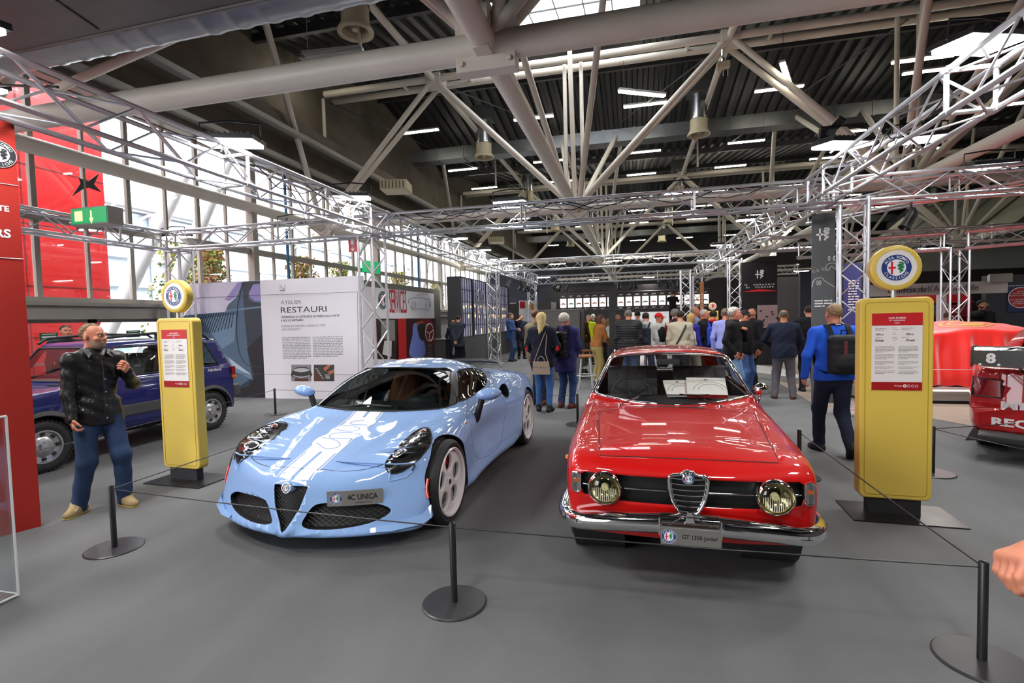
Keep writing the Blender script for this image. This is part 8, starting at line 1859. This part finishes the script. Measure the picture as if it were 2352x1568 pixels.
# services pair
R = person('man in dark grey checked blazer with hands clasped behind his back', -5.60, 15.7, 172, H=1.80, top=('262b36', 'blazer'), legs='121216', hair=('2e2019', 'short'), arms=A(dict(hand=(.03, .20, -.04), el=(1, .3, 0)), dict(hand=(-.03, .20, -.04), el=(-1, .3, 0))))
R = placeP('bald bearded man in dark blue leaning over a desk with a folded jacket', 1043, 16.3, 733, 215, top=('1b2536', 'shirt'), legs='1a1a1e', hair=('6a5040', 'balding'), lean=.25, arms=A(dict(hand=(.15, -.35, .1), el=(.8, 0, -.5)), dict(hand=(-.15, -.35, .1), el=(-.8, 0, -.5))))
fj = thing('folded_jacket', 'dark jacket with grey lining folded over the arm by the services desk', 'jacket', (R['t'].location.x+.12, 16.0, .45)); g = MB(); g.prism(cspline([(-.12, 0), (-.05, -.05), (.1, 0), (.13, .35), (.08, .6), (-.06, .62), (-.12, .4)], 4), -.06, .06, lambda u, v, w: (u, w, v)); g.build('folded_cloth', cm_('20262c', .8), fj, smooth=50); g = MB(); g.prism([(-.09, .05), (-.02, .0), (.05, .3), (-.03, .35)], -.068, -.062, lambda u, v, w: (u, w, v)); g.build('lining', cm_('8a8f92', .8), fj)
g = MB(); g.box((-6.4, 16.25, .97), (.5, .5, .04)); g.box((-6.4, 16.25, .48), (.4, .4, .95)); g.build('reception_desk', mat('desk_black', (.03, .028, .026), .5), label='small dark desk before the black display wall', cat='desk')
# blue blazer man and man at the tall table
R = placeP('man with curly hair in royal blue blazer and jeans facing right', 1172, 18.6, 715, 85, top=('2a4478', 'blazer', -.12), legs='2f4368', shoes='1a1a20', hair=('5a4a3c', 'full'), arms=A(dict(hand=(.1, -.28, .18), el=(.5, .3, -.8)), dict(hand=(-.1, -.28, .2), el=(-.5, .3, -.8))))
R = placeP('dark haired man in navy suit rubbing his face beside the blue blazer man', 1196, 19.8, 722, 25, top=('171c2e', 'blazer', -.15, 'c8ccd4'), legs='16181f', hair=('1e1814', 'short'), arms=A(None, dict(hand=(-.04, -.17, .66), el=(-1, -.2, -.6), curl=.8)))
# group at the bar
T = lambda lab, px, Y, ty, face, **k: placeP(lab, px, Y, ty, face, res=.0145, **k)
R = T('long haired woman in brown top with her back turned near the tall cabinet', 1332, 14.6, 716, 170, top=('5f3c22', 'sweater', -.05), legs='6a5a3c', hair=('9a7f56', 'verylong'), female=True)
R = T('brown haired woman in rust sweater and khaki trousers leaning on the counter', 1368, 12.7, 721, 120, top=('96602e', 'sweater', -.03), legs='9a8a55', shoes='c8c4bc', hair=('5a3826', 'long'), female=True, lean=.22, arms=A(dict(hand=(.12, -.34, .12), el=(.7, .4, -.4)), dict(hand=(-.1, -.34, .08), el=(-.7, .4, -.4))), wide=1.6)
R = T('person in yellow hi-vis top behind the long haired woman', 1352, 17.2, 722, 20, top=('c8e020', 'jacket'), legs='22242c', hair=('8a8078', 'short'))
R = T('dark dressed man at the far bar beside the hi-vis top', 1362, 18.6, 720, 190, top=('15171c', 'jacket'), legs='15171c', hair=('c8c4be', 'grey'))
R = T('woman in white quilted jacket standing behind the black pillar', 1399, 13.9, 730, 100, top=('c9c6c0', 'puffer'), legs='33363f', hair=('7a6044', 'long'), female=True)
R = T('person in violet shirt behind the woman in rust sweater', 1388, 14.2, 735, 60, top=('6a5fa0', 'shirt'), legs='33363f', hair=('a06a3a', 'short'))
R = T('bearded man in checked scarf facing the camera behind the counter', 1419, 15.2, 720, 10, top=('5a5038', 'jacket'), legs='22242c', hair=('5a4434', 'short'), skin='skin2'); beard(R, '6a5444')
R = T('grey haired man in black quilted jacket seen from behind', 1443, 11.6, 709, 172, top=('17181b', 'puffer', -.12), legs='3d5276', hair=('6a645c', 'grey'), skin='skin2', girth=1.18)
bgm = glass('thin_plastic', (.85, .85, .87), .25, 2)
for k, sx in enumerate((-1, 1)):
    w = Vector(R['wL' if sx > 0 else 'wR']); cb = thing('carrier_bag', ('white plastic carrier bag with red print held by the quilted jacket man', 'plain white plastic carrier bag in the other hand of the quilted jacket man')[k], 'bag', R['t'].location, R['t'].rotation_euler.z)
    g = MB(); g.prism(cspline([(-.14, -.42), (.13, -.42), (.17, -.25), (.10, -.14), (.02, -.03), (-.02, -.03), (-.10, -.14), (-.17, -.25)], 3), -.04, .04, lambda u, v, q: (w.x+q+sx*.03, w.y+u, w.z+v)); bb_ = g.build('bag_film', mat('milky_plastic', (.6, .6, .62), .35), cb, smooth=50)
    if k == 0: g = MB(); g.box((w.x-.075, w.y, w.z-.3), (.004, .12, .08)); g.build('print', M['red'], bb_)
R = T('dark haired man in pale shirt beyond the quilted jacket', 1464, 14.4, 712, 175, top=('b8c0c4', 'shirt'), legs='2a2e38', hair=('221a16', 'short'))
R = T('dark haired man with green hood and grey sleeves seen from behind', 1483, 12.0, 716, 165, top=('b4b4b0', 'hoodie'), legs='2e3a52', hair=('241c18', 'short')); backpack(R, 'dark navy backpack on the man with the green hood', '1e2434', .33, .46, .16)
R = T('man in red cap and black vest with white sleeves facing right', 1513, 12.4, 717, 55, top=('c8c8c4', 'shirt'), legs='262a35', hair=('c81c20', 'cap'), skin='skin2')
mesh_obj('vest', *snet(lambda P: smax(smax(ell(P, R['tor'](0, 0, .25), (.19, .14, .33)), -P[:, 2]+.85, .02), P[:, 2]-R['neck'][2], .02), (-.25, -.25, .8), (.25, .25, 1.6), .02), cm_('15171d', .7), R['t'])
R = T('grey haired man in dark vest with a red backpack', 1552, 12.6, 708, 95, top=('23293a', 'jacket'), legs='2b2e38', hair=('77726c', 'full'), skin='skin2'); backpack(R, 'dark red backpack on the grey haired man in the vest', '7a1420', .30, .44, .17)
R = T('man in beige sweater with black crossbody strap seen from behind', 1562, 11.4, 712, 172, top=('a59c88', 'sweater', -.08), legs='22252e', hair=('2a1e1a', 'short'), girth=1.1)
g = MB(); g.path([Vector(R['tor'](-.13, .135, .50)), Vector(R['tor'](-.03, .152, .28)), Vector(R['tor'](.12, .16, .0)), Vector(R['tor'](.20, .05, -.06))], .016, 6); sb_ = g.build('crossbody_bag', M['matblack'], label='black crossbody strap and pouch on the beige sweater', cat='bag', smooth=60); sb_.location = R['t'].location; sb_.rotation_euler = R['t'].rotation_euler
R = T('blond woman in white vest with deep blue sleeves', 1587, 11.8, 718, 130, top=('2b2a8c', 'sweater', -.02), legs='8a8678', hair=('b89a60', 'long'), female=True)
mesh_obj('vest', *snet(lambda P: smax(smax(ell(P, R['tor'](0, 0, .22), (.20, .16, .36)), -P[:, 2]+.82, .02), P[:, 2]-R['neck'][2]-.02, .02)-.008*np.abs(np.sin(P[:, 2]*50)), (-.26, -.26, .75), (.26, .26, 1.65), .018), cm_('d6d2ca', .6), R['t'])
R = T('bald man in pale blue shirt standing at the bar', 1596, 13.4, 703, 75, top=('8f9fc4', 'shirt'), legs='8a8068', hair=('a09484', 'balding'), skin='skin2', girth=1.15)
R = T('white haired man in black track top with cream stripes', 1618, 12.3, 709, 60, top=('15161a', 'jacket'), legs='8a8068', hair=('b8b2aa', 'grey'), skin='skin2'); glasses(R)
g = MB()
for sx in (-1, 1):
    for o in (.0, .02): g.path([Vector(R['shL' if sx > 0 else 'shR'])+Vector((sx*.015, o, .07)), (Vector(R['eL' if sx > 0 else 'eR'])+Vector((sx*.055, o, .0)))], .004, 4)
g.build('sleeve_stripe', cm_('d8d0b8', .8), R['t'])
R = T('person in black jacket with red hood lining seen from behind', 1638, 11.8, 711, 175, top=('131418', 'hoodie'), legs='7a725c', hair=('1c1614', 'short'))
mesh_obj('hood_lining', *snet(lambda P: ell(P, R['neck']+np.array([0, .09, .035]), (.105, .05, .035)), R['neck']-.15, R['neck']+.18, .01), cm_('c01c22', .8), R['t'])
bpk, c = backpack(R, 'royal blue sports backpack with white leaping cat mark', '1e3fae', .29, .44, .16); g = MB(); q = Vector(c); g.path([q+Vector((-.05, .145, -.14)), q+Vector((-.01, .15, -.10)), q+Vector((.03, .15, -.12)), q+Vector((.08, .145, -.08))], .008, 5); g.build('mark', M['white'], bpk)
R = T('man in lavender shirt and jeans seen from behind', 1666, 11.2, 706, 158, top=('8e93cf', 'shirt', -.05), legs='2a3a5c', hair=('6a5a4c', 'short'), skin='skin2', arms=A(None, dict(hand=(-.30, -.12, .12), el=(-1, .5, 0))))
R = person('tall grey haired man in black hooded jacket and faded jeans facing right', 1.72, 9.75, 62, H=1.75, top=('0e0e10', 'hoodie', -.14), legs='6f8cb4', shoes='22242c', hair=('a8a49c', 'full'), skin='skin2', girth=1.1, res=.0125, lean=.06, arms=A(dict(hand=(.06, -.18, .40), el=(.9, .2, -.8), curl=.9), dict(hand=(-.2, -.1, .0), el=(-.6, .8, 0))))
R = person('man in black flat cap and black jacket with jeans', 2.12, 10.75, 50, H=1.70, top=('111216', 'jacket', -.1), legs='3f5c8f', shoes='1c1e24', sole='c0c0c0', hair=('1a1b1e', 'cap'), skin='skin2', girth=1.1, res=.0125); glasses(R)
R = person('man with dark glasses in black suit beside the man in flat cap', 2.42, 11.5, -58, H=1.74, top=('121319', 'blazer', -.16, '8a8f9a'), legs='121319', shoes='3a2420', hair=('3a2c24', 'receding'), skin='skin2', res=.0135); glasses(R)
R = T('man in dark suit with white shirt collar, right of the navy sweater', 1858, 11.3, 700, 172, top=('12121a', 'blazer', -.18, 'd8d8dc'), legs='12121a', hair=('2c201a', 'short'), girth=1.08)
R = placeP('bearded man in black jacket on the phone behind the covered car', 2256, 14.6, 688, 5, top=('0f1111', 'jacket', -.08), legs='14161a', hair=('141110', 'full'), skin='skin3', girth=1.08, res=.012, arms=A(dict(hand=(.25, -.05, -.03), el=(.6, .6, 0)), dict(hand=(-.06, -.15, .60), el=(-1, -.3, -.7), curl=1.0))); beard(R, '171210')
ph_ = thing('phone', 'dark phone held to the mouth of the bearded man', 'phone', R['t'].location, R['t'].rotation_euler.z); g = MB(); q = Vector(R['wR'])+Vector((.03, -.05, .06)); g.box(q, (.012, .07, .14), rot=(.5, .3, 0)); g.build('case', M['black'], ph_, bevel=.003)
R = placeP('person in blue quilted jacket bending at the bookstall', 2178, 14.3, 716, 160, top=('1c2f7a', 'puffer'), legs='1a1c22', hair=('5a4a3a', 'short'), lean=.3)
R = placeP('dark suited man far behind the bearded man on the phone', 2276, 19.5, 693, 0, top=('14151a', 'blazer', -.16, 'd8d8dc'), legs='14151a', hair=('7a6a5a', 'balding'))
# man on ladder
a = atY(1545, 668, 25.2); R = person('man in black standing on a ladder before the timeline cards', a.x, 25.3, 175, H=1.70, top=('0e0e10', 'shirt'), legs='101014', hair=('1a1512', 'short'), z0=a.z-1.70, arms=A(dict(hand=(.12, -.4, .55), el=(.5, 0, -1)), dict(hand=(-.15, -.35, .5), el=(-.5, 0, -1))))
ld = thing('step_ladder', 'aluminium step ladder under the man in black', 'ladder', (a.x, 25.25, 0)); hz = a.z-1.70
for sy in (-.35, .35):
    g = MB()
    for sx in (-.25, .25): g.tube((sx*1.15, sy, 0), (sx*.7, 0, hz+.25), .018, 6)
    g.build('side_rail', M['alu'], ld)
g = MB(); [g.box((0, -.3+.32*k*.2, (hz)*k/5), (.42, .09, .02)) for k in range(1, 6)]; g.build('tread', M['alu'], ld)
# passer-by cut off at the right edge, only the hand shows
hp_ = atY(2372, 1268, 1.17)
R = person('passer-by at the right edge, only a relaxed fist and dark sleeve in view', hp_.x+.50, 1.05, -90, H=1.74, top=('141a28', 'jacket'), legs='22262e', hair=('4a3a2e', 'short'), skin='skin2', res=.0125, detail=True, arms=A(None, dict(hand=(-.12, -.50, hp_.z-.925), el=(-.5, .2, -1), palm=(.2, .3, -.9), curl=1.15, sl=.9)))
